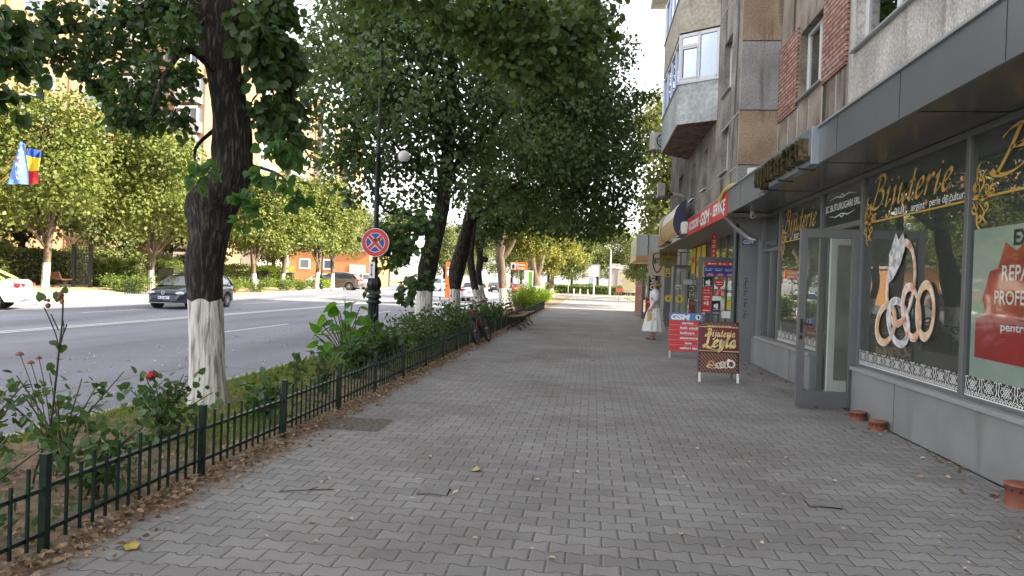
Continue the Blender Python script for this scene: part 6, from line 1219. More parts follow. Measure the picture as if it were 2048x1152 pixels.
# far end of the pavement
YB = 103.2
for i, px in enumerate((1148, 1161, 1176)): p = gz(px, 590); t = thing('bollard', 'thin pale bollard at the far kerb, %s' % ['first beside the walker side lamp pole', 'middle one of the three', 'last before the tall white post'][i], 'bollard', (p.x, YB, 0), group='bollards at the far kerb'); b = MB(); b.lathe([(.09, 0), (.08, .75), (.10, .77), (.10, .85), (0, .95)], 10); b.build('post', M_white, t)
t, w_, z0, z1, F = totem('billboard', 'large blank white billboard on a thick pale leg beyond the crossing', 1168, 529, 1199, 553, 150, mat('billboard white', (.72, .62, .62), .6), cat='billboard'); b = MB(); b.box((-.55, -.3, 0), (.55, .3, z0)); b.build('leg', mat('billboard leg', (.35, .42, .50), .5), t); b = MB()
for a_, c_ in (((-w_-.1, -.1, z0-.1), (w_+.1, .1, z0)), ((-w_-.1, -.1, z1), (w_+.1, .1, z1+.12)), ((-w_-.12, -.1, z0), (-w_, .1, z1)), ((w_, -.1, z0), (w_+.12, .1, z1))): b.box(a_, c_)
b.build('frame', M_steel, t)
p = gy(1187, 583, 103); t = thing('white_post', 'slender white post standing in front of the billboard leg', 'post', (p.x, 103, 0)); b = MB(); b.lathe([(.09, 0), (.08, 2.9), (0, 2.95)], 10); b.build('shaft', M_white, t)
p = gy(1136, 580, 103.4); t = thing('round_sign_pole', 'pole with small red sign and white disc at the far crossing', 'road sign', (p.x, 103.6, 0)); b = MB(); b.lathe([(.06, 0), (.05, 4.5)], 8); b.build('pole', M_steel, t); b = MB(); b.box((-.5, -.05, 3.7), (.2, 0, 4.4)); b.build('red_plate', M_sr, t); b = MB(); b.ball((.45, 0, 3.6), .28); b.build('white_disc', M_white, t)
p = gy(1219, 580, 118); t = thing('street_lamp', 'tall pale concrete pole beyond the walker', 'street lamp', (p.x, 118, 0)); b = MB(); b.lathe([(.22, 0), (.12, 7.5)], 10); b.build('post', M_kerb, t); b = MB(); b.tube([(0, 0, 7.4), (-.4, 0, 7.9), (-1.4, 0, 8.1)], .05, 6); b.build('arm', M_kerb, t)
a = gy(1219, 540, 124); c = gy(1250, 540, 124)
t = thing('grey_kiosk', 'grey and cream kiosk beyond the walker at the end of the street', 'kiosk', ((a.x+c.x)/2, 126, 0)); b = MB(); b.box((a.x, 124, 0), (c.x-.8, 130, 5.4)); b.build('wall', mat('kiosk grey', (.33, .27, .27), .7), t, world=True); b = MB(); b.box((a.x+1.4, 123.9, 0), (c.x+3, 124, 5.2)); b.build('panel', M_cr, t, world=True); b = MB(); b.box((a.x-.2, 123.7, 4.6), (c.x-.6, 130, 4.8)); b.build('roof', M_wfr, t, world=True)
a = gy(1232, 590, 96); c = gy(1282, 590, 96); t = thing('banner_fence', 'railing covered with red and white banners right of the walker', 'fence', ((a.x+c.x)/2, 96, 0)); b = MB(); L_ = c.x-a.x
b.box((a.x, 96, .7), (c.x, 96.05, 1.35)); b.build('red_banner', mat('faded red banner', (.62, .12, .06), .6), t, world=True); b = MB(); b.add([(a.x+.4, 95.98, 3.0), (a.x+.1, 95.98, 3.4), (a.x+3.0, 95.98, 3.4), (a.x+3.0, 95.98, .75), (a.x+1.0, 95.98, .75)], [(4, 3, 2, 1, 0)]); b.build('white_banner', M_cream, t, world=True); b = MB()
for i in range(6): x = a.x+L_*i/5; b.box((x-.03, 96.06, 0), (x+.03, 96.1, 1.5 if i else 3.4))
b.build('posts', M_steel, t, world=True)
b = MB(); a = gy(1241, 600, 74); t = thing('steel_railing', 'thin grey railing on the grass strip before the red banners', 'railing', (a.x+.7, 74, 0)); b = MB()
for x in (-.9, 0, .25, .9): b.box((x-.025, -.02, 0), (x+.025, .02, 1.15))
b.box((-.9, -.02, 1.1), (.9, .02, 1.15)); b.build('tubes', M_steel, t)
a = gy(1271, 571, 38.5); c = gy(1288, 571, 38.5); t = thing('pink_poster_stand', 'tall pale pink poster panel just past the last shop door', 'poster stand', ((a.x+c.x)/2, 38.5, 0)); b = MB(); w_ = (c.x-a.x)/2; b.box((-w_, -.03, .1), (w_, .03, 1.75)); b.build('panel', mat('pink poster', (.62, .28, .26), .6), t); F = frame((0, -.034, 0), (1, 0, 0), (0, 0, 1)); b = MB(); put_text(b, 'SUC', F, width=.3, x=-.2, y=1.5); stroke(b, [(-.1, .9), (0, 1.05), (.08, .9), (-.02, .8), (-.06, .95)], F, .03); b.build('print', M_pearl, t); b = MB(); b.box((-w_, -.2, 0), (w_, .2, .1)); b.build('foot', M_steel, t)
# grass strip on the right, low hedge and red signs past the crossing
b = MB(); b.box((4.2, 56, -.10), (13.9, 99, .03)); tag(b.build('grass_strip', M_grassy), kind='structure')
# ================================================================= vegetation
def np_mesh(name, V, F, m, parent=None, smooth=False):
    """V (n,3), F list of (k,arity) index arrays"""
    me = bpy.data.meshes.new(name); me.vertices.add(len(V)); me.vertices.foreach_set('co', V.astype(np.float32).ravel())
    tot = sum(f.shape[0] for f in F); lo = np.concatenate([f.ravel() for f in F]).astype(np.int32); ar = np.concatenate([np.full(f.shape[0], f.shape[1], np.int32) for f in F])
    me.loops.add(len(lo)); me.loops.foreach_set('vertex_index', lo); me.polygons.add(tot)
    me.polygons.foreach_set('loop_start', np.concatenate([[0], np.cumsum(ar)[:-1]]).astype(np.int32)); me.polygons.foreach_set('loop_total', ar)
    me.update(calc_edges=True)
    me.materials.append(m); o = bpy.data.objects.new(name, me); COL.objects.link(o)
    if parent is not None: o.parent = parent
    return o
def unit(v): return v/np.maximum(1e-9, np.linalg.norm(v, axis=1, keepdims=True))
LEAF = {
 'broadh': (np.array([(0,.0,0),(0,1.25,-.22),(-.26,-.16,.05),(-.56,.05,.10),(-.62,.36,.10),(-.44,.74,.02),(-.16,1.04,-.1),(.26,-.16,.05),(.56,.05,.10),(.62,.36,.10),(.44,.74,.02),(.16,1.04,-.1)]), [[0,1,6,5,4,3,2],[0,7,8,9,10,11,1]]),
 'heart': (np.array([(0,.0,0),(0,1.05,-.06),(-.28,-.08,.07),(-.50,.22,.12),(-.42,.60,.09),(-.18,.88,.0),(.28,-.08,.07),(.50,.22,.12),(.42,.60,.09),(.18,.88,.0)]), [[0,1,5,4,3,2],[0,6,7,8,9,1]]),
 'oval': (np.array([(0,0,0),(0,1,-.05),(-.30,.3,.08),(-.26,.72,.06),(.30,.3,.08),(.26,.72,.06)]), [[0,1,3,2],[0,4,5,1]]),
 'tri': (np.array([(0,0,0),(-.42,.5,.10),(0,1,-.05),(.42,.5,.10)]), [[0,2,1],[0,3,2]]),
 'lobed': (np.array([(0,0,0),(0,1.25,-.22),(-.42,-.12,.05),(-.75,.28,.02),(-.48,.50,.10),(-.45,.86,.0),(-.16,.88,.02),(.42,-.12,.05),(.75,.28,.02),(.48,.50,.10),(.45,.86,.0),(.16,.88,.02)]), [[0,1,6,5,4,3,2],[0,7,8,9,10,11,1]]),
}
def leaf_mesh(name, P, size, m, parent, rng, shape='tri', droop=.4, flat=.5, outward=None, svar=.3, world_off=None):
    n = len(P); T, faces = LEAF[shape]
    d = rng.normal(size=(n, 3)); d[:, 2] -= droop*1.5
    if outward is not None: d += outward*.8
    d = unit(d); nn = rng.normal(size=(n, 3))*(1-flat); nn[:, 2] += flat*1.6
    if outward is not None: nn += outward*.35
    nn = unit(nn - d*np.sum(nn*d, axis=1, keepdims=True)); bb = np.cross(d, nn); s = size*(1+svar*rng.uniform(-1, 1, size=(n, 1)))
    V = P[:, None, :] + s[:, None, :]*(T[None, :, 0:1]*bb[:, None, :]+T[None, :, 1:2]*d[:, None, :]+T[None, :, 2:3]*nn[:, None, :])
    k = len(T); base = (np.arange(n)*k)[:, None]; F = [(base+np.array(f)[None, :]) for f in faces]
    V = V.reshape(-1, 3)
    if world_off is not None: V = V-np.array(world_off)
    return np_mesh(name, V, F, m, parent)
def clump_points(clumps, n, rng, twig=10, spread=.16, shell=.45, cut=None):
    """leaf positions: twigs scattered through ellipsoids, leaves gathered round each twig"""
    vol = np.array([c[1][0]*c[1][1]*c[1][2]*(c[2] if len(c) > 2 else 1) for c in clumps])**.8; vol /= vol.sum(); out = []; ow = []
    for c, f in zip(clumps, vol):
        k = max(1, int(n*f/twig)); u = unit(rng.normal(size=(k, 3))); r = rng.uniform(0, 1, size=(k, 1))**shell; R_ = np.array(c[1]); p = np.array(c[0])+u*r*R_
        q = np.repeat(p, twig, axis=0)+rng.normal(size=(k*twig, 3))*spread*float(np.mean(R_))**.5; out.append(q); ow.append(np.repeat(u, twig, axis=0))
    P = np.concatenate(out); O = np.concatenate(ow)
    return P, O
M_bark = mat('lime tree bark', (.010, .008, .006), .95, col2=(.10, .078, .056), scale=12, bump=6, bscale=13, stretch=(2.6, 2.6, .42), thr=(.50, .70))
M_bark2 = mat('sunny bark', (.07, .05, .035), .95, col2=(.17, .125, .085), scale=7, bump=2.0, bscale=16, stretch=(2.2, 2.2, .35))  # sunlit copy of the bark, sun warmth put into its browns
M_wash = mat('lime wash', (.24, .21, .18), .9, col2=(.62, .60, .56), scale=9, bump=3.0, bscale=20, stretch=(2.4, 2.4, .25), thr=(.36, .52))
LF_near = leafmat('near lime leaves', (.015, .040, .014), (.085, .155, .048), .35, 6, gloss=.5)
LF_dark = leafmat('shaded lime leaves', (.022, .050, .024), (.135, .215, .080), .34, 1.6, gloss=.45)  # shaded copy of the lime leaves, shade set in cooler greens
LF_sun = leafmat('sunlit leaves', (.055, .090, .018), (.180, .200, .048), .24, 1.6)  # sunlit copy, the sun's yellow is mixed into the leaf colour
LF_gold = leafmat('sun-tinted lime leaves', (.09, .125, .025), (.24, .225, .055), .34, 1.6)  # lime leaves in sun, their yellow is sunlight put into the colour
LF_far = leafmat('far crown leaves', (.065, .095, .030), (.15, .17, .055), .28, .6)
LF_rose = leafmat('rose leaves', (.022, .055, .018), (.085, .165, .050), .3, 9, gloss=.5)
LF_bright = leafmat('broad bright leaves', (.045, .14, .018), (.13, .30, .035), .45, 5)
LF_bush = leafmat('bright bush leaves', (.13, .23, .02), (.30, .40, .06), .42, 3)
LF_hedge = leafmat('hedge leaves', (.05, .085, .02), (.17, .23, .05), .3, 3)
def trunk_parts(t, path, rad, zw, bark=M_bark, wash=True, n=16, wob=.05, seed=0, limbs=()):
    """path in local coordinates; the wash ends at height zw"""
    rr = random.Random(seed); q = crom([tuple(p)+(r_,) for p, r_ in zip(path, rad)], 6); tb = MB()
    zlo = [p for p in q if p[2] <= zw]; zhi = [p for p in q if p[2] >= zw-.01]
    def lobed(ps, m, nm, k=1.0):
        b = MB(); vs = []; rj = random.Random(seed*7+1); jag = [rj.uniform(-.012, .012)+.014*sin(5*2*pi*_/n+seed) for _ in range(n)]
        for pi_, p in enumerate(ps):
            edge_ = (nm == 'whitewashed_trunk' and pi_ == len(ps)-1) or (nm == 'trunk' and wash and pi_ == 0)
            for i in range(n):
                a = 2*pi*i/n; w_ = 1+wob*sin(3*a+seed+p[2]*1.3)+wob*.7*sin(5*a-2.2*p[2])+wob*1.2*sin(2*a+4*p[2]+seed)*.6+(0 if edge_ else rr.uniform(-.015, .015)); flare = 1+.16*math.exp(-max(0, p[2])*7)
                vs.append((p[0]+p[3]*k*w_*flare*cos(a), p[1]+p[3]*k*w_*flare*sin(a), p[2]+(jag[i] if edge_ else 0)))
        b.add(vs, [(j*n+i, j*n+(i+1) % n, (j+1)*n+(i+1) % n, (j+1)*n+i) for j in range(len(ps)-1) for i in range(n)], True); return b, nm, m
    if wash:
        last = min(range(len(q)), key=lambda i: abs(q[i][2]-zw)); b, nm, m = lobed(q[:last+1], M_wash, 'whitewashed_trunk'); b.build(nm, m, t)
        b, nm, m = lobed(q[last:], bark, 'trunk', 1.0)
    else: b, nm, m = lobed(q, bark, 'trunk')
    for (pts, r0, r1) in limbs: c = crom([tuple(p) for p in pts], 5); b.tube(c, [r0+(r1-r0)*i/(len(c)-1) for i in range(len(c))], 9)
    b.build('trunk', bark, t)
def add_crown(t, clumps, n, size, m, seed, shape='tri', twig=10, spread=.16, shell=.45, droop=.4, flat=.5, world=True, branches=None, nm='crown', svar=.3, cutf=None):
    rng = np.random.default_rng(seed); P, O = clump_points(clumps, n, rng, twig, spread, shell)
    if cutf is not None: k = cutf(P); P = P[k]; O = O[k]
    return leaf_mesh(nm, P, size, m, t, rng, shape, droop, flat, O, svar, world_off=tuple(t.location) if world else None)
def add_twigs(t, clumps, n, seed, r=.008, hub=None):
    rr = random.Random(seed); b = MB(); off = Vector(t.location)
    for c, R_, *_ in clumps:
        for _ in range(max(2, n//len(clumps))):
            a = Vector(c)-off; d = Vector((rr.gauss(0, 1), rr.gauss(0, 1), rr.gauss(0, 1))).normalized(); e = a+Vector((d.x*R_[0], d.y*R_[1], d.z*R_[2]))*.95
            h_ = (a*.9+Vector((hub[0], hub[1], max(hub[2], a.z-.6)))*.1) if hub else a; m_ = h_.lerp(e, .55)+Vector((rr.uniform(-.1, .1), rr.uniform(-.1, .1), rr.uniform(0, .15))); b.tube([h_, m_, e], [r, r*.7, r*.35], 4, False)
    b.build('twigs', M_bark, t)
# ---- nearest tree: bent black trunk, whitewashed foot
Y0 = 7.6
def pth(pts, y, base): return [tuple(gy(px, py, y+dy)-Vector(base)) for px, py, dy in pts]
B0 = gz(416, 812); B0 = (B0.x, B0.y, 0); Y0 = B0[1]
t1 = thing('lime_tree', 'nearest lime tree with bent black trunk and whitewashed foot behind the fence', 'tree', B0)
W_ = lambda px0, px1, y: (px1-px0)/1420*y*.5*1.02
sp = [(416, 830, 380, 452), (415, 760, 380, 450), (414, 690, 381, 448), (412, 600, 380, 444), (409, 545, 374, 445), (412, 505, 376, 452), (419, 478, 381, 457), (424, 430, 378, 470), (433, 392, 380, 486), (460, 345, 424, 500), (462, 300, 424, 500), (461, 235, 425, 497), (447, 165, 415, 484), (440, 110, 405, 478), (430, 60, 390, 478), (426, 10, 372, 482)]
path = [tuple(gy((a+c)/2, y, Y0)-Vector(B0)) for _, y, a, c in sp]; rad = [W_(a, c, Y0*1.04) for _, y, a, c in sp]; path[0] = (path[0][0], 0, -.05)
path += [(path[-1][0]-.05, .1, 5.4), (path[-1][0], .2, 6.6)]; rad += [.22, .15]; zw = (gy(412, 604, Y0)).z
def img(px, py, y): return tuple(gy(px, py, y)-Vector(B0))
limbs = [([path[-4], img(330, 10, 7.4), img(240, 40, 7.2), img(120, 60, 6.9), img(20, 70, 6.6)], .10, .025), ([path[-5], img(520, 30, 7.8), img(570, 110, 7.9), img(590, 230, 7.9)], .08, .012), ([path[-5], img(600, -60, 8.4), img(850, -40, 9.6), img(1060, 20, 10.6), img(1180, 90, 11)], .09, .015), ([path[-6], img(380, 100, 7.0), img(330, 150, 6.6), img(300, 230, 6.4)], .05, .01), (([path[-7], img(395, 290, 7.4), img(392, 330, 7.3)]), .03, .008), ([img(500, 330, 7.7), img(560, 350, 7.6), img(590, 390, 7.5)], .02, .006)]
trunk_parts(t1, path, rad, zw, n=22, wob=.045, seed=2, limbs=limbs)
for px, py, r_ in ((385, 415, .10), (388, 500, .085), (386, 455, .06), (480, 355, .07)):
    pass
b = MB(); r5 = random.Random(11)
for px, py, r_ in ((392, 418, .15), (388, 512, .10), (392, 470, .09), (480, 352, .10), (400, 440, .12), (470, 250, .06)):
    c = Vector(img(px, py, Y0)); b.ball(c, (r_*.8, r_*.9, r_*1.3), 10, 8)
b.build('burl', M_bark, t1)
def ic(px, py, y, rpx, rz=None, ry=None, w_=1): # clump from a place in view: radius given in pixels at that depth
    p = gy(px, py, y); s_ = y/1420*1.02; r_ = rpx*s_; return ((p.x, p.y, p.z), (r_, ry or max(.35, r_*.8), (rz or rpx)*s_), w_)
near = [ic(330, 20, 7.4, 110, 60), ic(215, 60, 7.2, 130, 60), ic(120, 120, 7.0, 110, 36), ic(75, 60, 6.7, 50, 30), ic(225, 140, 7.1, 85, 50), ic(290, 190, 7.0, 70, 55), ic(345, 150, 6.8, 60, 60), ic(340, 235, 7.0, 45, 40), ic(255, 215, 7.1, 62, 45), ic(205, 180, 7.2, 40, 30), ic(365, 60, 6.8, 45, 60), ic(270, 245, 7.1, 45, 22), ic(110, 25, 6.9, 60, 22)]
add_crown(t1, near, 4000, .062, LF_near, 5, 'heart', twig=9, spread=.075, shell=.5, droop=.7, flat=.35, nm='left_branch_leaves')
add_twigs(t1, near, 90, 3, .006); near2 = [ic(545, 40, 7.8, 65, 70), ic(560, 130, 7.9, 50, 60), ic(575, 210, 8.0, 34, 60), ic(520, 120, 7.4, 40, 80), ic(540, 230, 7.6, 35, 50), ic(580, 270, 7.7, 26, 50), ic(505, 60, 7.2, 30, 70)]
add_crown(t1, near2, 1500, .10, LF_near, 6, 'heart', twig=5, spread=.09, shell=.6, droop=.9, flat=.25, nm='right_branch_leaves')
add_twigs(t1, near2, 40, 4, .005); near3 = [ic(590, 300, 6.6, 20, 30), ic(545, 360, 6.4, 34, 22), ic(595, 390, 6.4, 28, 20), ic(505, 400, 6.5, 26, 22), ic(395, 350, 6.2, 16, 26), ic(392, 325, 6.0, 10, 14), ic(500, 440, 6.4, 14, 14), ic(560, 300, 6.4, 26, 26)]
add_crown(t1, near3, 230, .085, leafmat('hanging lime leaves', (.030, .085, .022), (.075, .165, .045), .45, 5), 7, 'heart', twig=3, spread=.06, shell=.7, droop=1.2, flat=.15, nm='hanging_leaves')
# leaves hanging in at the far left edge belong to the branch reaching out there
edge = [ic(-10, 110, 4.4, 40, 60), ic(2, 200, 4.3, 22, 36), ic(-30, 40, 4.6, 60, 60), ic(20, 55, 4.6, 26, 30)]
add_crown(t1, edge, 420, .085, LF_near, 8, 'heart', twig=5, spread=.06, shell=.6, droop=.9, flat=.25, nm='outer_branch_leaves')
top = [ic(1040, 40, 10.8, 130, 60), ic(930, 60, 10.3, 70, 60), ic(1130, 110, 11.0, 90, 55), ic(1010, 120, 10.6, 90, 45), ic(1180, 40, 11.2, 70, 60), ic(870, 20, 9.8, 70, 40), ic(1060, 165, 10.8, 50, 26), ic(1150, 165, 11, 55, 25), ic(760, -40, 9.2, 120, 40)]
add_crown(t1, top, 3200, .105, leafmat('overhanging lime leaves', (.035, .068, .022), (.125, .185, .062), .34, 2.5), 9, 'heart', twig=6, spread=.12, shell=.5, droop=.8, flat=.3, nm='overhanging_leaves')
add_twigs(t1, top, 60, 5, .006)
add_crown(t1, [((-4.4, 7.8, 7.0), (3.0, 2.6, 1.6)), ((-5.5, 6.5, 6.0), (2.2, 2.0, 1.2)), ((-3.2, 9, 6.2), (2.2, 1.8, 1.2))], 4200, .11, LF_near, 10, 'tri', nm='upper_crown')
# ---- the row behind it, all in the shade of the building
def street_tree(nm, label, px, py, y, trunkpx, wpx, zwpx, clumps, n, size, m, seed, limbs=(), bark=M_bark, group=None, shape='tri', cutf=None):
    p = gy(px, py, y); t = thing(nm, label, 'tree', (p.x, p.y, 0), group=group); Bv = Vector(t.location)
    path = [(0, 0, -.05)]+[tuple(gy(a, c, y)-Bv) for a, c in trunkpx]; rad = [w_/1420*y*.5 for w_ in wpx]; zw = gy(px, zwpx, y).z
    lm = [([tuple(gy(a, c, y+dy)-Bv) for a, c, dy in pts], r0, r1) for pts, r0, r1 in limbs]
    trunk_parts(t, path, rad, zw, bark=bark, seed=seed, limbs=lm); add_crown(t, clumps, n, size, m, seed, shape, twig=9, spread=.17, shell=.42, droop=.6, flat=.45, cutf=cutf); add_twigs(t, clumps, 110, seed, .010); return t
c2 = [ic(740, 130, 13.4, 55, 60), ic(800, 190, 13.5, 50, 50), ic(770, 250, 13.6, 40, 18), ic(720, 210, 13.6, 40, 40), ic(760, 90, 17, 150, 110), ic(690, 200, 17.5, 100, 90), ic(700, 60, 18, 100, 110), ic(650, 120, 18.5, 60, 80), ic(800, 250, 18, 130, 80), ic(740, 330, 18, 110, 45), ic(690, 310, 18.3, 90, 40), ic(860, 160, 17.5, 150, 110), ic(900, 330, 18.5, 100, 70), ic(820, 400, 18.2, 60, 35), ic(800, 450, 17.8, 45, 40), ic(775, 510, 17.6, 26, 30), ic(830, 500, 17.6, 30, 30), ic(960, 230, 18.5, 110, 90), ic(800, 0, 18, 170, 80), ic(940, 40, 18.5, 120, 100), ic(720, 390, 18, 50, 25), ic(870, 60, 16.5, 80, 60)]
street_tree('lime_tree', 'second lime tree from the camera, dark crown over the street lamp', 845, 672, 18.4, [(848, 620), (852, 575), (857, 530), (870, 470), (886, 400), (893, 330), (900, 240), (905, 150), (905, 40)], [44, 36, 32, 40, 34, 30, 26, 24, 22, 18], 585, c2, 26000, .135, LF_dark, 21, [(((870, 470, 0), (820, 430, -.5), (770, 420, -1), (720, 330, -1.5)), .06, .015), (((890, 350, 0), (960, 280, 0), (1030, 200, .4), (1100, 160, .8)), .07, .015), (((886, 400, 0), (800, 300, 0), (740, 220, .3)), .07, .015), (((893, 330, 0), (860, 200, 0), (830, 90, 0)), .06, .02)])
t2_ = COL.objects['lime_tree.001']; add_crown(t2_, [ic(800, 500, 14.8, 42, 30), ic(835, 560, 14.8, 26, 26), ic(735, 585, 14.6, 10, 10), ic(770, 470, 14.8, 40, 22), ic(840, 450, 15, 40, 40), ic(810, 590, 14.8, 14, 22)], 620, .125, LF_near, 28, 'heart', twig=5, spread=.10, shell=.6, droop=.9, flat=.2, nm='low_hanging_leaves')
c3 = [ic(1050, 120, 24, 130, 120), ic(1120, 230, 24, 110, 90), ic(1000, 300, 24, 110, 80), ic(1180, 330, 24, 90, 60), ic(1230, 300, 24.5, 62, 50), ic(1200, 400, 24.5, 70, 40), ic(1120, 400, 24, 80, 50), ic(1180, 130, 24.5, 50, 60), ic(1180, 200, 24, 70, 60), ic(960, 390, 23.5, 60, 50), ic(1060, 20, 24, 130, 80), ic(1150, 60, 24, 60, 70), ic(1100, 300, 22.5, 90, 60), ic(1255, 380, 24.5, 30, 30)]
street_tree('lime_tree', 'third lime tree, thick whitewashed trunk behind the bicycle', 911, 650, 24.6, [(910, 620), (911, 578), (914, 540), (926, 490), (938, 440), (950, 400), (975, 330), (990, 250), (1000, 120)], [26, 23, 22, 34, 27, 25, 22, 18, 15, 11], 580, c3, 26000, .145, LF_dark, 22, [(((940, 440, 0), (985, 410, 0), (1010, 385, 0), (1060, 350, .5), (1130, 290, 1)), .13, .03), (((975, 330, 0), (1060, 240, 0), (1150, 210, 0), (1190, 160, 0)), .10, .02), (((1010, 385, 0), (1090, 370, .5), (1180, 370, 1)), .06, .015)])
c4 = [ic(1080, 180, 29, 120, 100), ic(1215, 190, 29, 48, 60), ic(1285, 192, 29, 42, 12), ic(1255, 215, 29, 34, 20), ic(1240, 250, 29, 48, 40), ic(1190, 250, 28, 70, 50), ic(1245, 110, 29, 30, 40), ic(1170, 90, 29, 60, 80), ic(1140, 340, 28, 90, 60), ic(1050, 400, 28, 70, 40), ic(1215, 440, 28, 46, 34), ic(1160, 430, 28, 60, 36), ic(1260, 330, 28.5, 30, 30), ic(1150, 0, 29, 70, 40)]
street_tree('lime_tree', 'slim leaning lime tree left of the forked one, shaded', 965, 632, 29.5, [(958, 600), (950, 575), (944, 545), (940, 510), (944, 470), (950, 420), (965, 340), (990, 250)], [20, 17, 15, 15, 15, 14, 12, 10, 7], 580, c4, 20000, .155, LF_dark, 23)
c5 = [ic(1000, 440, 32, 60, 40), ic(1040, 420, 33, 60, 40), ic(1120, 300, 33, 90, 70), ic(1010, 380, 31, 60, 50), ic(1180, 460, 32, 60, 24), ic(1100, 440, 32, 60, 34), ic(960, 460, 31, 40, 30)]
street_tree('lime_tree', 'forked lime tree with a sawn off limb and whitewashed foot', 972, 626, 32, [(966, 600), (961, 575), (957, 545), (960, 515), (953, 480), (948, 430), (950, 380)], [17, 14, 13, 12, 13, 9, 8, 6], 572, c5, 12000, .16, LF_dark, 24, [(((960, 522, 0), (968, 518, 0), (975, 521, 0)), .12, .13), (((960, 512, 0), (966, 480, 0), (974, 440, 0), (980, 380, 0)), .11, .05)])
c6 = [ic(1030, 440, 45, 60, 40), ic(985, 470, 45, 40, 30), ic(1060, 460, 46, 46, 46), ic(1010, 400, 45, 60, 40), ic(1080, 490, 47, 30, 30), ic(1040, 490, 46, 34, 24), ic(1110, 450, 47, 40, 30)]
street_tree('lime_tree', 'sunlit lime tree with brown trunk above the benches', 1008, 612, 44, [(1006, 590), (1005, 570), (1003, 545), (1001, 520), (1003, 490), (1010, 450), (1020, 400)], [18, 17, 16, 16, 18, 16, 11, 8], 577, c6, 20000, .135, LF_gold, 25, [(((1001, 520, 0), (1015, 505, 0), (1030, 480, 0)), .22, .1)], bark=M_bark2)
c7 = [ic(1085, 500, 62, 34, 40), ic(1120, 480, 64, 44, 36), ic(1060, 480, 62, 30, 34), ic(1110, 530, 62, 20, 24), ic(1100, 450, 62, 46, 30), ic(1150, 510, 66, 26, 18)]
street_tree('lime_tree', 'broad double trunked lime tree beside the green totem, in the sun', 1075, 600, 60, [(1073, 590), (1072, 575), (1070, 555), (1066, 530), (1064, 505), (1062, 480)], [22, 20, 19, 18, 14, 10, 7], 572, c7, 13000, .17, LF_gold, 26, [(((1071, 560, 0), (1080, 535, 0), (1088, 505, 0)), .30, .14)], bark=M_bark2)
c8 = [ic(1120, 520, 84, 26, 30), ic(1150, 500, 84, 34, 30), ic(1135, 540, 84, 16, 20), ic(1100, 510, 84, 20, 26), ic(1170, 490, 84, 30, 20)]
street_tree('lime_tree', 'last lime tree of the near row with pale whitewashed foot', 1103, 594, 84, [(1103, 585), (1104, 575), (1104, 560), (1108, 535)], [10, 9, 9, 8, 6], 577, c8, 7000, .24, LF_far, 27, bark=M_bark2)
# ---- template trees for the far rows
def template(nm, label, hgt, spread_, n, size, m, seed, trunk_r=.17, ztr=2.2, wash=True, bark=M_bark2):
    t = thing(nm, label, 'tree', (0, 0, 0)); rr = random.Random(seed); cl = []
    for i in range(15):
        a = rr.uniform(0, 2*pi); r_ = spread_*rr.uniform(.2, .72); z = ztr+.9+(hgt-ztr-1.6)*rr.random()**.8; f = 1-.55*((z-ztr)/(hgt-ztr))**2
        cl.append(((r_*f*cos(a), r_*f*sin(a), z), (spread_*.36*rr.uniform(.7, 1.15), spread_*.36*rr.uniform(.7, 1.15), spread_*.27*rr.uniform(.7, 1.2))))
    cl.append(((0, 0, (hgt+ztr)/2), (spread_*.6, spread_*.6, (hgt-ztr)*.38)))
    lx = rr.uniform(-.3, .3); lb = [([(0, 0, ztr-.2), (c[0][0]*.5, c[0][1]*.5, (ztr+c[0][2])/2+.2), c[0]], trunk_r*.5, .03) for c in cl[:7]]
    trunk_parts(t, [(0, 0, -.1), (.02, 0, .6), (lx*.3, .03, 1.4), (lx*.6, 0, ztr), (lx, .1, ztr+1.5), (lx, .2, hgt*.7)], [trunk_r*1.2, trunk_r*1.05, trunk_r, trunk_r, trunk_r*.8, trunk_r*.3], 1.25, bark=bark, wash=wash, n=10, seed=seed, limbs=lb)
    add_crown(t, cl, n, size, m, seed, 'tri', twig=9, spread=.20, shell=.38, droop=.3, flat=.4, world=False); return t
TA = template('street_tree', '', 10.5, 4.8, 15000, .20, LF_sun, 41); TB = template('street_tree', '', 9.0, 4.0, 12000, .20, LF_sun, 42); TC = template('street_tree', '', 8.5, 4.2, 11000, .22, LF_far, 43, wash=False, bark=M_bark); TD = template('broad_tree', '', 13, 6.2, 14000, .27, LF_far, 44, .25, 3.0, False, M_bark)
first = {}
def plant(T_, label, x, y, z, rz, s=1.0, group=None):
    if id(T_) not in first: first[id(T_)] = T_; T_.location = (x, y, z); T_.rotation_euler = (0, 0, rz); T_.scale = (s,)*3 if not hasattr(s, '__len__') else s; T_['label'] = label; o = T_
    else: o = dup(T_, (x, y, z), rz, label, scale=s)
    if group: o['group'] = group
    return o
G1, G2, G3 = 'sunlit trees across the road', 'trees in the park behind', 'trees at the far end of the street'
def tp(px, py): p = tz(px, py); return p.x, p.y, p.z
plant(TA, 'sunlit tree with whitewashed foot behind the far park bench', *tp(90, 576), .4, 1.05, G1)
plant(TA, 'sunlit tree with thick whitewashed trunk left of the dark blue car', *tp(303, 582), 2.2, 1.0, G1)
plant(TB, 'young sunlit tree, first whitewashed trunk right of the near black trunk', *tp(508, 582), 1.0, 1.0, G1)
plant(TB, 'young sunlit tree, leaning whitewashed trunk in front of the square hedge', *tp(565, 580), 3.0, 1.0, G1)
plant(TB, 'sunlit tree just left of the slim dark far lamp', *tp(633, 578), 4.2, 1.1, G1)
plant(TB, 'sunlit tree right of the slim dark far lamp, by the brown car', *tp(664, 577), 5.2, 1.05, G1)
plant(TA, 'sunlit tree with crown filling the left edge below the lamp arm', -30.5, 26.5, .4, 5.0, 1.0, G1)
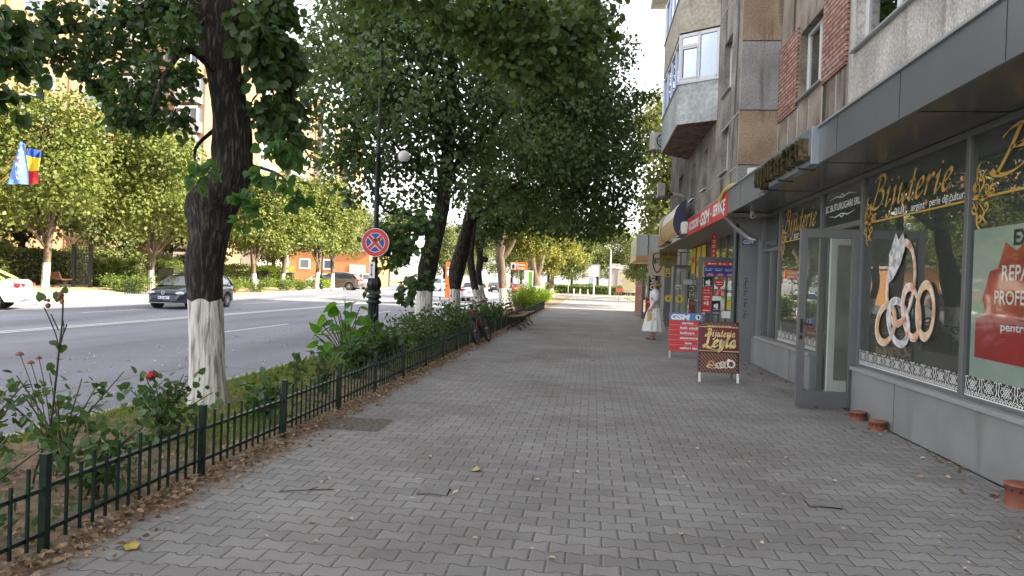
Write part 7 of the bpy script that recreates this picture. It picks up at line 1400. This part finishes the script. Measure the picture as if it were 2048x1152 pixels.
for i, (x, y, s, lb) in enumerate(((-35.5, 40.5, 1.05, 'park tree with dark trunk just right of the iron gate'), (-33.5, 47.5, 1.0, 'park tree with dark trunk between gate and dark blue car'), (-31.5, 55, 1.1, 'park tree with leaning dark trunk right of the near trunk'), (-37, 33, 1.05, 'park tree rising behind the park bench'), (-38, 60, 1.15, 'park tree in front of the orange block right of the near trunk'), (-30, 64, .9, 'small park tree behind the square hedge'))):
    plant(TC, lb, x, y, hfar(x, y), i*1.7, s*1.1, G2)
for i, (x, y, s, lb) in enumerate(((-34, 92, .95, 'broad tree beyond the orange house roof'), (-22, 104, .85, 'broad tree behind the white parked cars'), (-13, 128, .85, 'broad tree beyond the queue of cars, left'), (-4, 134, .95, 'broad tree behind the round sign pole'), (6, 138, 1.0, 'broad dark tree behind the blank billboard'), (1, 165, 1.25, 'tall broad tree farthest back behind the billboard'), (17, 142, 1.0, 'broad tree behind the grey kiosk'), (-24, 140, 1.0, 'broad tree at the far end of the road'), (-42, 120, 1.1, 'broad tree far behind the white cars'), (30, 150, 1.2, 'broad tree at far right behind the kiosk'), (-10, 160, 1.2, 'tall broad tree closing the far end of the road'), (-33, 112, 1.0, 'broad tree behind the white cars at left'), (-52, 140, 1.25, 'tall broad tree far behind the orange house'), (-20, 175, 1.5, 'highest broad tree over the far end of the road'))):
    plant(TD, lb, x, y, .1, i*2.1, s, G3)
# right hand trees past the building
plant(TD, 'large tree past the building, its crown touching the corner of the bays', 5.9, 52, 0, .8, (1.0, 1.0, 1.22), G3)
plant(TD, 'tree past the building behind the low terrace', 9.0, 70, 0, 2.9, 1.05, G3)
plant(TC, 'small tree with low branches over the red banners', 5.9, 82, 0, 1.9, (.85, .85, .8), G3)
plant(TD, 'tree on the grass strip before the kiosk', 8.5, 92, 0, 4.4, .85, G3)
# ---- hedges and bushes across the road
def hedge(nm, label, a, c, w_, h, n, m, seed, size=.10, cat='hedge'):
    a = Vector(a); c = Vector(c); t = thing(nm, label, cat, tuple((a+c)/2)); rng = np.random.default_rng(seed); k = rng.uniform(0, 1, size=(n, 1)); P = np.array(a)*(1-k)+np.array(c)*k; d = np.array((c-a).normalized()); nr = np.array([-d[1], d[0], 0])
    u = rng.uniform(-1, 1, size=(n, 1)); v = rng.uniform(0, 1, size=(n, 1)); sh = rng.uniform(0, 1, size=(n, 1)); u = np.where(sh < .45, np.sign(u)*(1-.12*np.abs(u)), u); v = np.where(sh > .6, 1-.12*v, v)
    P = P+nr*u*w_/2*(1+.12*np.sin(k*19+seed)); P[:, 2:3] += v*h*(1+.10*np.sin(k*13+2)+.05*np.sin(k*41)); P += rng.normal(size=P.shape)*.05
    leaf_mesh('foliage', P, size, m, t, rng, 'tri', 0, .4, np.tile(nr, (n, 1))*np.sign(u)*.5, world_off=tuple(t.location))
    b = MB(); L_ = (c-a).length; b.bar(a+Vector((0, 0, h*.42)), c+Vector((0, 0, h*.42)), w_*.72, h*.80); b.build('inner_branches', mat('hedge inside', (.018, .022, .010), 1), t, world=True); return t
h1 = tz(186, 574, .45); h2 = tz(292, 577, .4)
hedge('hedge', 'clipped green hedge between the iron gate and the thick whitewashed trunk', tuple(h1+Vector((-.6, .8, 0))), tuple(h2+Vector((-1.6, 1.2, 0))), 1.2, 1.55, 9000, LF_hedge, 3)
hedge('hedge', 'tall dark hedge in deep shade behind the park trees', (-33.8, 35, .4), (-33.2, 60, .4), 1.6, 2.3, 14000, LF_far, 14, .16); h1 = tz(452, 560, .4); h2 = tz(556, 560, .4)
hedge('hedge', 'clipped hedge right of the near black trunk behind the rose bushes', (-27.4, 43, .4), (-28, 54, .4), 1.4, 1.6, 9000, LF_hedge, 4); hedge('hedge', 'square bright green hedge block at the end of the long one', (-27.4, 56, .35), (-27.8, 59.5, .35), 2.0, 1.75, 6000, LF_bush, 5, .09); hedge('hedge', 'dark hedge behind the white taxi', (-31.5, 27, .5), (-30.5, 33.5, .5), 1.3, 1.2, 5000, LF_hedge, 6); hedge('hedge', 'low hedge along the far kerb behind the bollards', (-8, 120, 0), (7, 120.5, 0), 1.6, 1.5, 5000, LF_hedge, 8, .2)
hedge('hedge', 'long green hedge in front of the orange and grey houses', (-30, 68.5, .3), (-44, 66, .3), 1.5, 1.8, 6000, LF_bush, 9, .14)
def bush(nm, label, loc, r_, h, n, m, seed, size=.09, group=None, shape='tri', stems=6, hips=0, cat='shrub', top=1.0, pet=None):
    t = thing(nm, label, cat, loc, group=group); rng = np.random.default_rng(seed); rr = random.Random(seed); b = MB(); tips = []
    for i in range(stems):
        a = rr.uniform(0, 2*pi); e = rr.uniform(.25, 1)*r_; z = h*rr.uniform(.6, 1); tip = (e*cos(a), e*sin(a), z); b.tube(crom([(rr.uniform(-.05, .05), rr.uniform(-.05, .05), -.02), (tip[0]*.3, tip[1]*.3, z*.5), tip], 4), [.010-.0007*k for k in range(9)], 5); tips.append(tip)
    b.build('stems', mat('green stem', (.05, .07, .02), .6, col2=(.10, .06, .03), scale=6), t); P = []
    for tip in tips:
        k = max(3, n//stems); s_ = rng.uniform(.22, 1.02, size=(k, 1)); q = np.array([[0, 0, 0]])+np.array([tip])*np.concatenate([s_**1.3, s_**1.3, s_], axis=1); P.append(q+rng.normal(size=(k, 3))*np.array([.13, .13, .07])*r_*1.3)
    P = np.concatenate(P); P = P[P[:, 2] > .05]; O = unit(P-np.array([[0, 0, h*.3]])); leaf_mesh('foliage', P, size, m, t, rng, shape, .1, .45, O)
    if pet:
        for (dx, dy, dz, cr, mm) in pet:
            b = MB()
            for ly in range(3):
                for k in range(5):
                    a = k*2*pi/5+ly*.6; o_ = cr*(1-.28*ly); b.ball((dx+o_*.55*cos(a), dy+o_*.55*sin(a), dz+ly*cr*.28), (o_*.48, o_*.48, o_*.30), 7, 5)
            b.build('flower', mm, t); b = MB(); b.tube(crom([(dx*.3, dy*.3, 0), (dx*.6, dy*.7, dz*.6), (dx, dy, dz)], 4), .004, 4); b.build('flower_stem', MATS['green stem'], t)
    return t
# rose bushes behind the near fence
M_rosered = mat('rose petals red', (.33, .012, .02), .6, var=.3, scale=30); M_rosebrown = mat('withered rose', (.22, .09, .05), .8, var=.3, scale=30); M_rosepink = mat('rose petals pink', (.65, .28, .28), .6)
GR = 'rose bushes behind the fence'
bush('rose_bush', 'leafy rose bush at the lower left corner behind the first fence post', (-3.32, 3.35, 0), .55, .72, 240, LF_rose, 51, .054, GR, 'heart', 12, cat='rose bush')
bush('rose_bush', 'rose bush left of the tall bare rose stem at the left edge', (-4.15, 4.3, 0), .50, .74, 190, LF_rose, 52, .054, GR, 'heart', 10, cat='rose bush')
bush('rose_bush', 'rose bush with withered brown blooms under the tall bare stem', (-3.75, 4.7, 0), .42, .80, 170, LF_rose, 53, .053, GR, 'heart', 9, cat='rose bush', pet=[(-.35, .0, .86, .028, M_rosebrown), (-.28, .02, .80, .026, M_rosebrown), (-.2, 0, .84, .022, M_rosebrown)])
bush('rose_bush', 'low rose bush between the first two fence posts', (-3.25, 4.35, 0), .42, .58, 240, LF_rose, 54, .058, GR, 'heart', 9, cat='rose bush')
rb = gy(300, 752, 5.9)
bush('rose_bush', 'rose bush with one dark red bloom left of the nearest trunk', (-3.75, 5.9, 0), .42, .62, 260, LF_rose, 55, .058, GR, 'heart', 10, cat='rose bush')
t = thing('rose_plant', 'single rose stem carrying a dark red bloom before the road', 'rose', (rb.x+.12, 5.9, 0), group='tall rose stems'); dz = rb.z; b = MB(); b.tube(crom([(.06, 0, 0), (.05, 0, .4), (.0, 0, dz*.8), (-.10, 0, dz-.03)], 5), .0065, 6); b.build('stem', MATS['green stem'], t); b = MB()
for ly in range(3):
    for k in range(6): a = k*pi/3+ly*.5; o_ = .05*(1-.28*ly); b.ball((-.11+o_*.55*cos(a), o_*.55*sin(a), dz+ly*.014), (o_*.5, o_*.5, .018), 7, 5)
b.build('flower', M_rosered, t); rng = np.random.default_rng(2); leaf_mesh('foliage', np.array([(.05+.03*rng.normal(), .03*rng.normal(), z) for z in np.linspace(.3, dz*.9, 16)]), .055, LF_rose, t, rng, 'heart', 0, .4)
# tall bare stem with hips against the road
s0 = gy(70, 960, 4.4); st = [gy(px, py, 4.4) for px, py in ((62, 990), (72, 940), (100, 850), (112, 760), (118, 700), (124, 650), (126, 600), (125, 592))]
t = thing('rose_plant', 'tall bare rose stem with dried hips rising in front of the road', 'rose', (st[0].x, 4.4, 0), group='tall rose stems'); Bv = Vector(t.location); b = MB(); pts = [tuple(Vector((p.x, p.y, p.z))-Bv) for p in st]; b.tube(crom([(0, 0, 0)]+pts, 4), [.009-.00012*k for k in range(4*8+1)], 6)
for pl in (((118, 700), (112, 670), (98, 635), (92, 622), (88, 615)), ((121, 690), (128, 660), (126, 640)), ((117, 660), (110, 645), (102, 628)), ((122, 680), (132, 655), (133, 648))): b.tube(crom([tuple(gy(px, py, 4.4)-Bv) for px, py in pl], 4), .0045, 5)
b.build('stem', mat('dark stem', (.035, .03, .02), .7), t); b = MB()
for px, py, r_ in ((122, 588, .017), (96, 611, .016), (97, 601, .012), (124, 603, .014), (118, 596, .012), (90, 600, .011)): b.ball(tuple(gy(px, py, 4.4)-Bv), (r_, r_, r_*1.2), 8, 6)
b.build('hips', M_rosebrown, t)
P = np.array([tuple(gy(px, py, 4.4+dy)-Bv) for px, py, dy in ((85, 601, 0), (80, 600, .02), (118, 585, 0), (128, 586, .02), (114, 688, 0), (118, 720, .02), (106, 728, 0), (112, 742, .03), (104, 770, 0), (125, 690, .02), (92, 775, 0), (86, 790, .04), (96, 805, .02), (104, 690, 0), (112, 850, .02), (100, 880, 0), (130, 772, 0), (124, 790, .02), (84, 830, 0), (76, 800, .03), (66, 790, 0), (60, 810, 0))]); leaf_mesh('foliage', P, .055, LF_rose, t, np.random.default_rng(4), 'heart', .2, .3)
specs = [(-3.3, 6.9, .36, .50, 200, 'small rose bush hugging the foot of the nearest trunk'), (-3.35, 8.7, .28, .62, 90, 'thin rose with few leaves in front of the grass strip'), (-3.45, 10.2, .48, .72, 420, 'rose bush under the broad bright leaves'), (-3.5, 11.6, .55, .85, 520, 'dense rose bush right of the broad leaved plant'), (-3.55, 12.9, .55, .85, 520, 'dense rose bush in front of the street lamp foot'), (-3.5, 14.3, .55, .82, 520, 'rose bush right of the street lamp foot'), (-3.6, 15.7, .58, .95, 560, 'tall rose bush left of the second whitewashed trunk'), (-3.5, 17.3, .58, .98, 560, 'rose bush behind the bicycle front wheel'), (-3.6, 19.0, .62, 1.15, 560, 'rose bush with red blooms behind the bicycle'), (-3.5, 20.8, .6, .95, 520, 'rose bush right of the bicycle'), (-3.5, 22.6, .6, .95, 480, 'rose bush behind the nearer bench'), (-3.6, 24.5, .6, .85, 460, 'rose bush behind the gap of the two benches'), (-3.6, 26.8, .6, .80, 420, 'rose bush past the farther bench'), (-4.2, 16.5, .5, .8, 380, 'rose bush at the foot of the second whitewashed trunk')]
for i, (x, y, r_, h, n, lb) in enumerate(specs):
    pet = [(.1, -.2, h+.10, .045, M_rosered), (-.35, -.1, h+.2, .04, M_rosered), (.45, .1, h*.92, .045, M_rosered)] if 'red blooms' in lb else ([(0, -.2, h, .05, M_rosepink), (.3, -.1, h*.95, .05, M_rosered)] if 'right of the bicycle' in lb else None)
    bush('rose_bush', lb, (x, y, 0), r_*.92, h*.93, int(n*1.0), LF_rose, 60+i, .062+.0012*y, GR, 'heart' if y < 12 else 'oval', 12, cat='rose bush', pet=pet)
# broad leaved plant with big bright leaves
def broad(nm, label, loc, pts, size, seed, m=LF_bright, n_up=.55):
    t = thing(nm, label, 'shrub', loc); Bv = Vector(loc); rng = np.random.default_rng(seed); b = MB(); P = []; O = []
    for px, py, dy in pts:
        p = gy(px, py, loc[1]+dy)-Bv; b.tube(crom([(0, 0, 0), (p.x*.35, p.y*.4, p.z*.55), tuple(p)], 4), .009, 5); P.append(tuple(p)); o_ = Vector((p.x, -.25, -.1)).normalized(); O.append(tuple(o_*1.7))
    b.build('stems', MATS['green stem'], t); leaf_mesh('broad_leaves', np.array(P), size, m, t, rng, 'broadh', -.1, n_up, np.array(O), .25); return t
cl_ = gy(690, 712, 11.2)
broad('catalpa_shrub', 'young shrub with very broad bright green leaves before the road', (cl_.x, 11.2, 0), [(690, 600, 0), (705, 605, .1), (672, 612, -.1), (720, 615, .05), (650, 636, -.1), (665, 645, .1), (690, 640, -.2), (715, 640, 0), (730, 650, .1), (640, 660, 0), (655, 672, -.1), (675, 668, -.15), (700, 670, -.1), (725, 675, 0), (633, 690, 0), (650, 700, -.1), (670, 700, -.2), (700, 700, -.1), (745, 690, .1), (735, 660, 0), (680, 625, .1), (695, 650, .2), (710, 690, .1), (660, 655, .15), (640, 680, .1), (770, 668, .2), (655, 712, 0), (668, 632, -.1), (700, 625, 0), (712, 655, -.2), (680, 655, -.25), (660, 685, -.25), (692, 685, -.3), (722, 700, -.2), (684, 720, -.2), (738, 672, 0), (645, 650, 0), (630, 670, .1), (640, 712, 0)], .165, 3)
cl_ = gy(760, 690, 13.4)
broad('young_lime_shoot', 'few round leaves sprouting in front of the lamp post foot', (cl_.x, 13.4, 0), [(752, 660, 0), (756, 645, 0), (762, 655, 0), (790, 668, 0), (770, 680, 0)], .16, 8, LF_rose)
cl_ = gy(585, 735, 9.3)
bush('rose_bush', 'small sprig with round leaves on the grass strip, left of the broad leaved shrub', (gy(590, 760, 8.6).x, 8.6, 0), .16, .55, 26, LF_rose, 90, .075, GR, 'heart', 4, cat='rose bush')
# sunny bushes at the far end of the fence
for i, (x, y, r_, h, lb) in enumerate(((-3.75, 36.5, .8, 1.35, 'bright yellow green bush at the edge of the sunny pavement'), (-3.5, 40, .9, 1.5, 'tall bright bush under the orange sign'), (-4.0, 45, 1.0, 1.25, 'bright bush beyond the white totem'), (-3.8, 51, 1.0, 1.2, 'pale green bush farther along the sunny verge'), (-3.8, 58, 1.0, 1.1, 'low sunlit bush by the double trunked tree'))):
    bush('sunny_bush', lb, (x, y, 0), r_, h, 1500, LF_bush, 100+i, .10, 'sunny bushes along the verge', 'tri', 10)
# rose beds across the road
for i, (px, py, lb) in enumerate(((480, 586, 'pale rose bush right of the dark blue car'), (530, 585, 'pale rose bush between the first two far trunks'), (590, 582, 'pale rose bush right of the leaning far trunk'), (612, 581, 'pale rose bush left of the slim far lamp'), (655, 578, 'green bush by the brown car'), (285, 588, 'pale rose bush at the low picket fence across the road'), (262, 585, 'pale flowering bush behind the low picket fence'))):
    q = tz(px, py); bush('far_rose_bush', lb, tuple(q+Vector((-.6, 0, 0))), 1.3, 1.0, 1300, LF_hedge if i != 4 else LF_bush, 120+i, .10, 'rose bushes across the road', 'tri', 9)
q = tz(30, 560); t = thing('bare_shrub', 'small pruned tree with pale bent stems left of the park bench', 'tree', (-31.0, 32.2, .5)); b = MB(); b.tube(crom([(0, 0, 0), (-.5, 0, 1.0), (-1.3, 0, 1.9), (-2.0, .2, 2.3)], 4), .06, 7); b.tube(crom([(0, 0, 0), (.4, 0, 1.1), (.8, 0, 2.1)], 4), .06, 7); b.build('stems', mat('pale pink bark', (.42, .30, .25), .8), t); add_crown(t, [((-32.3, 32.2, 2.9), (1.1, .8, .6)), ((-31.4, 32.2, 3.2), (.8, .7, .4))], 2600, .09, LF_hedge, 77, 'tri', nm='crown')
# ---- grass, fallen leaves, litter
def blades(name, n, fx, seed, h, m, kind='stuff'):
    rng = np.random.default_rng(seed); P = fx(rng, n); n = len(P); a = rng.uniform(0, 2*pi, n); hh = h*(.5+rng.uniform(0, 1, n)); wv_ = .004+.0006*P[:, 1]; dx = np.cos(a)*wv_; dy = np.sin(a)*wv_; lean = rng.normal(size=(n, 2))*.4
    A = P.copy(); A[:, 0] -= dx; A[:, 1] -= dy; B_ = P.copy(); B_[:, 0] += dx; B_[:, 1] += dy; T_ = P.copy(); T_[:, 2] += hh; T_[:, 0] += lean[:, 0]*hh; T_[:, 1] += lean[:, 1]*hh
    V = np.stack([A, B_, T_], axis=1).reshape(-1, 3); o = np_mesh(name, V, [np.arange(n*3).reshape(-1, 3)], m); return tag(o, 'short green and straw coloured grass on the verge between fence and kerb', 'grass', kind=kind)
def wfx(rng, n):
    y = 2.3+rng.uniform(0, 1, n)**1.3*26; x = rng.uniform(-4.93, -2.95, n); k = np.sin(x*4.1+y*1.9)+np.sin(y*3.1+x)*.7+rng.normal(size=n)*.6 > .55; return np.stack([x, y, rng.uniform(.01, .09, n)], 1)[k]
Pw = wfx(np.random.default_rng(31), 9000); ow_ = leaf_mesh('verge_weeds', Pw, .045, LF_rose, None, np.random.default_rng(32), 'oval', -.1, .6); tag(ow_, 'low weeds and seedlings covering the soil between fence and kerb', 'weeds', kind='stuff')
LF_grass = leafmat('verge grass', (.085, .15, .03), (.24, .28, .085), .3, 2.0)
def gfx(rng, n):
    y = 2.5+rng.uniform(0, 1, n)**1.1*26; x = rng.uniform(-4.96, -3.1, n); k = np.sin(x*3.1+y*.9)+np.sin(y*2.1)*.6+rng.normal(size=n)*.7-(x+4.2)*.9+(y-7)*.3*(y < 7) > -.3; return np.stack([x, y, np.full(n, .0)], 1)[k]
blades('verge_grass', 60000, gfx, 6, .065, LF_grass)
M_litter = leafmat('dry leaves', (.10, .055, .03), (.52, .38, .25), .15, 16, (1, .9, .7))
def litter(name, P, size, m, seed, lab, kind='stuff', curl=.5):
    rng = np.random.default_rng(seed); n = len(P); T = np.array([(0, 0, .0), (-.32, .30, .16), (-.22, .74, .22), (0, 1, .05), (.22, .74, .16), (.32, .30, .24)]); a = rng.uniform(0, 2*pi, n); d = np.stack([np.cos(a), np.sin(a), rng.normal(size=n)*curl*.5], 1); d = unit(d); nn = np.stack([rng.normal(size=n)*curl, rng.normal(size=n)*curl, np.ones(n)], 1); nn = unit(nn-d*np.sum(nn*d, 1, keepdims=True)); bb = np.cross(d, nn); s = size*(.5+rng.uniform(0, 1, (n, 1)))
    V = P[:, None, :]+s[:, None, :]*(T[None, :, 0:1]*bb[:, None, :]+T[None, :, 1:2]*d[:, None, :]+T[None, :, 2:3]*nn[:, None, :]*1.2); base = (np.arange(n)*6)[:, None]; F = [base+np.array(f)[None, :] for f in ([0, 3, 2, 1], [0, 5, 4, 3])]
    return tag(np_mesh(name, V.reshape(-1, 3), F, m), lab, 'leaves', kind=kind)
rng = np.random.default_rng(12); n = 5600; y = .8+rng.uniform(0, 1, n)**1.5*28; x = np.where(rng.uniform(0, 1, n) < .52, -2.86+np.abs(rng.normal(size=n))*.17, rng.uniform(-4.9, -2.8, n)); k = x < -2.25; P = np.stack([x, y, np.abs(rng.normal(size=n))*.014+.004], 1)[k]
litter('leaf_litter', P, .043, M_litter, 13, 'dry brown leaves heaped along the foot of the green fence')
n = 260; y = 2.2+rng.uniform(0, 1, n)**1.3*30; x = rng.uniform(-2.4, 3.2, n); litter('scattered_leaves', np.stack([x, y, np.full(n, .006)], 1), .038, leafmat('pale dry leaves', (.40, .33, .22), (.62, .54, .40), .15, 9, (1, .9, .7)), 14, 'pale dry leaf scraps scattered over the grey pavers', curl=.3)
n = 140; x = rng.uniform(2.5, 3.28, n); y = 3.5+rng.uniform(0, 1, n)*12; x = 3.26-np.abs(rng.normal(size=n))*.22; litter('wall_leaves', np.stack([x, y, np.full(n, .008)], 1), .05, M_litter, 15, 'dry leaves gathered along the foot of the shop wall', curl=.4)
n = 200; x = rng.uniform(-9.5, -5.3, n); y = 5+rng.uniform(0, 1, n)*22; litter('road_leaves', np.stack([x, y, np.full(n, -.12)], 1), .05, leafmat('pale road leaves', (.45, .42, .36), (.65, .62, .55), .1, 9, (1, 1, .9)), 16, 'pale fallen leaves scattered on the near lane', curl=.3)
for px, py, s_, m, lb, rz in ((262, 1100, .13, mat('yellow leaf', (.42, .33, .07), .6, var=.2, scale=20), 'single large yellow leaf lying on the pavers in the lower left corner', .6), (962, 940, .11, mat('straw leaf', (.48, .42, .24), .6, var=.2, scale=20), 'curled straw coloured leaf lying on the pavers near the middle', 2.2)):
    p = gz(px, py, .006); b = MB(); pts = LEAF['heart'][0]; b.add([(x*s_*.7, y_*s_*.8, .006+abs(x)*.03+.01*sin(9*y_)) for x, y_, z in pts], LEAF['heart'][1]); o = b.build('fallen_leaf', m); o.location = (p.x, p.y, .004); o.rotation_euler = (0, 0, rz); tag(o, lb, 'leaf')
b = MB(); rw_ = random.Random(8)
tw = thing('broken_twigs', 'thin broken twig lying on the pavers beside the leaf heap', 'twig', (gz(560, 985).x, gz(560, 985).y, .008)); b.tube(crom([(0, 0, 0), (.12, .03, .006), (.25, .10, 0), (.34, .11, .004)], 4), .004, 5); b.tube([(.16, .05, .004), (.22, .14, .004)], .0025, 5); b.build('twig', MATS['dark stem'], tw)
# dark clods and stones in the soil along the fence
n = 700; P = np.stack([-2.80+np.abs(rng.normal(size=n))*.16, 1+rng.uniform(0, 1, n)**1.4*24, np.zeros(n)], 1); V = []; F = []
base = np.array([(1, 0, 0), (0, 1, 0), (-1, 0, 0), (0, -1, 0), (.1, .1, .9)]); s = (.006+.022*rng.uniform(0, 1, (n, 1))**2.5)[:, None, :]; V = (P[:, None, :]+base[None]*s*(.7+.6*rng.uniform(0, 1, (n, 5, 3)))).reshape(-1, 3); bi = (np.arange(n)*5)[:, None]
tag(np_mesh('soil_clods', V, [bi+np.array(f)[None] for f in ([0, 1, 4], [1, 2, 4], [2, 3, 4], [3, 0, 4])], mat('clod', (.07, .045, .03), .95, col2=(.16, .11, .075), scale=20)), 'crumbs of dark soil between fence and pavers', 'soil', kind='stuff')

# a paver that has worked loose, and a sunken one with a dark gap
for px, py, rz, tl, lb in ((868, 984, .03, radians(5), 'loose paver tilted up with a dark gap, left of the middle of the walk'), (1645, 1010, -.05, radians(-4), 'sunken paver edge with dark gap in the lower right of the walk')):
    p = gz(px, py); t = thing('loose_paver', lb, 'paver', (p.x, p.y, 0), rz, 'loose pavers'); pol = [(-.10, -.078), (-.04, -.062), (.04, -.062), (.10, -.078), (.10, .078), (.04, .062), (-.04, .062), (-.10, .078)]
    b = MB(); b.prism(pol, Matrix.Translation((0, 0, .002)) @ Matrix.Rotation(tl, 4, 'X') @ Matrix.Rotation(tl*.5, 4, 'Y'), .012); b.build('stone', mat('loose stone', (.19, .183, .175), .8, var=.15, scale=30, bump=.4, bscale=120), t)
    b = MB(); b.add([(x*1.10, y_*1.14, .003) for x, y_ in pol], [tuple(range(8))]); b.build('gap', mat('joint gap', (.02, .018, .016), .95), t)
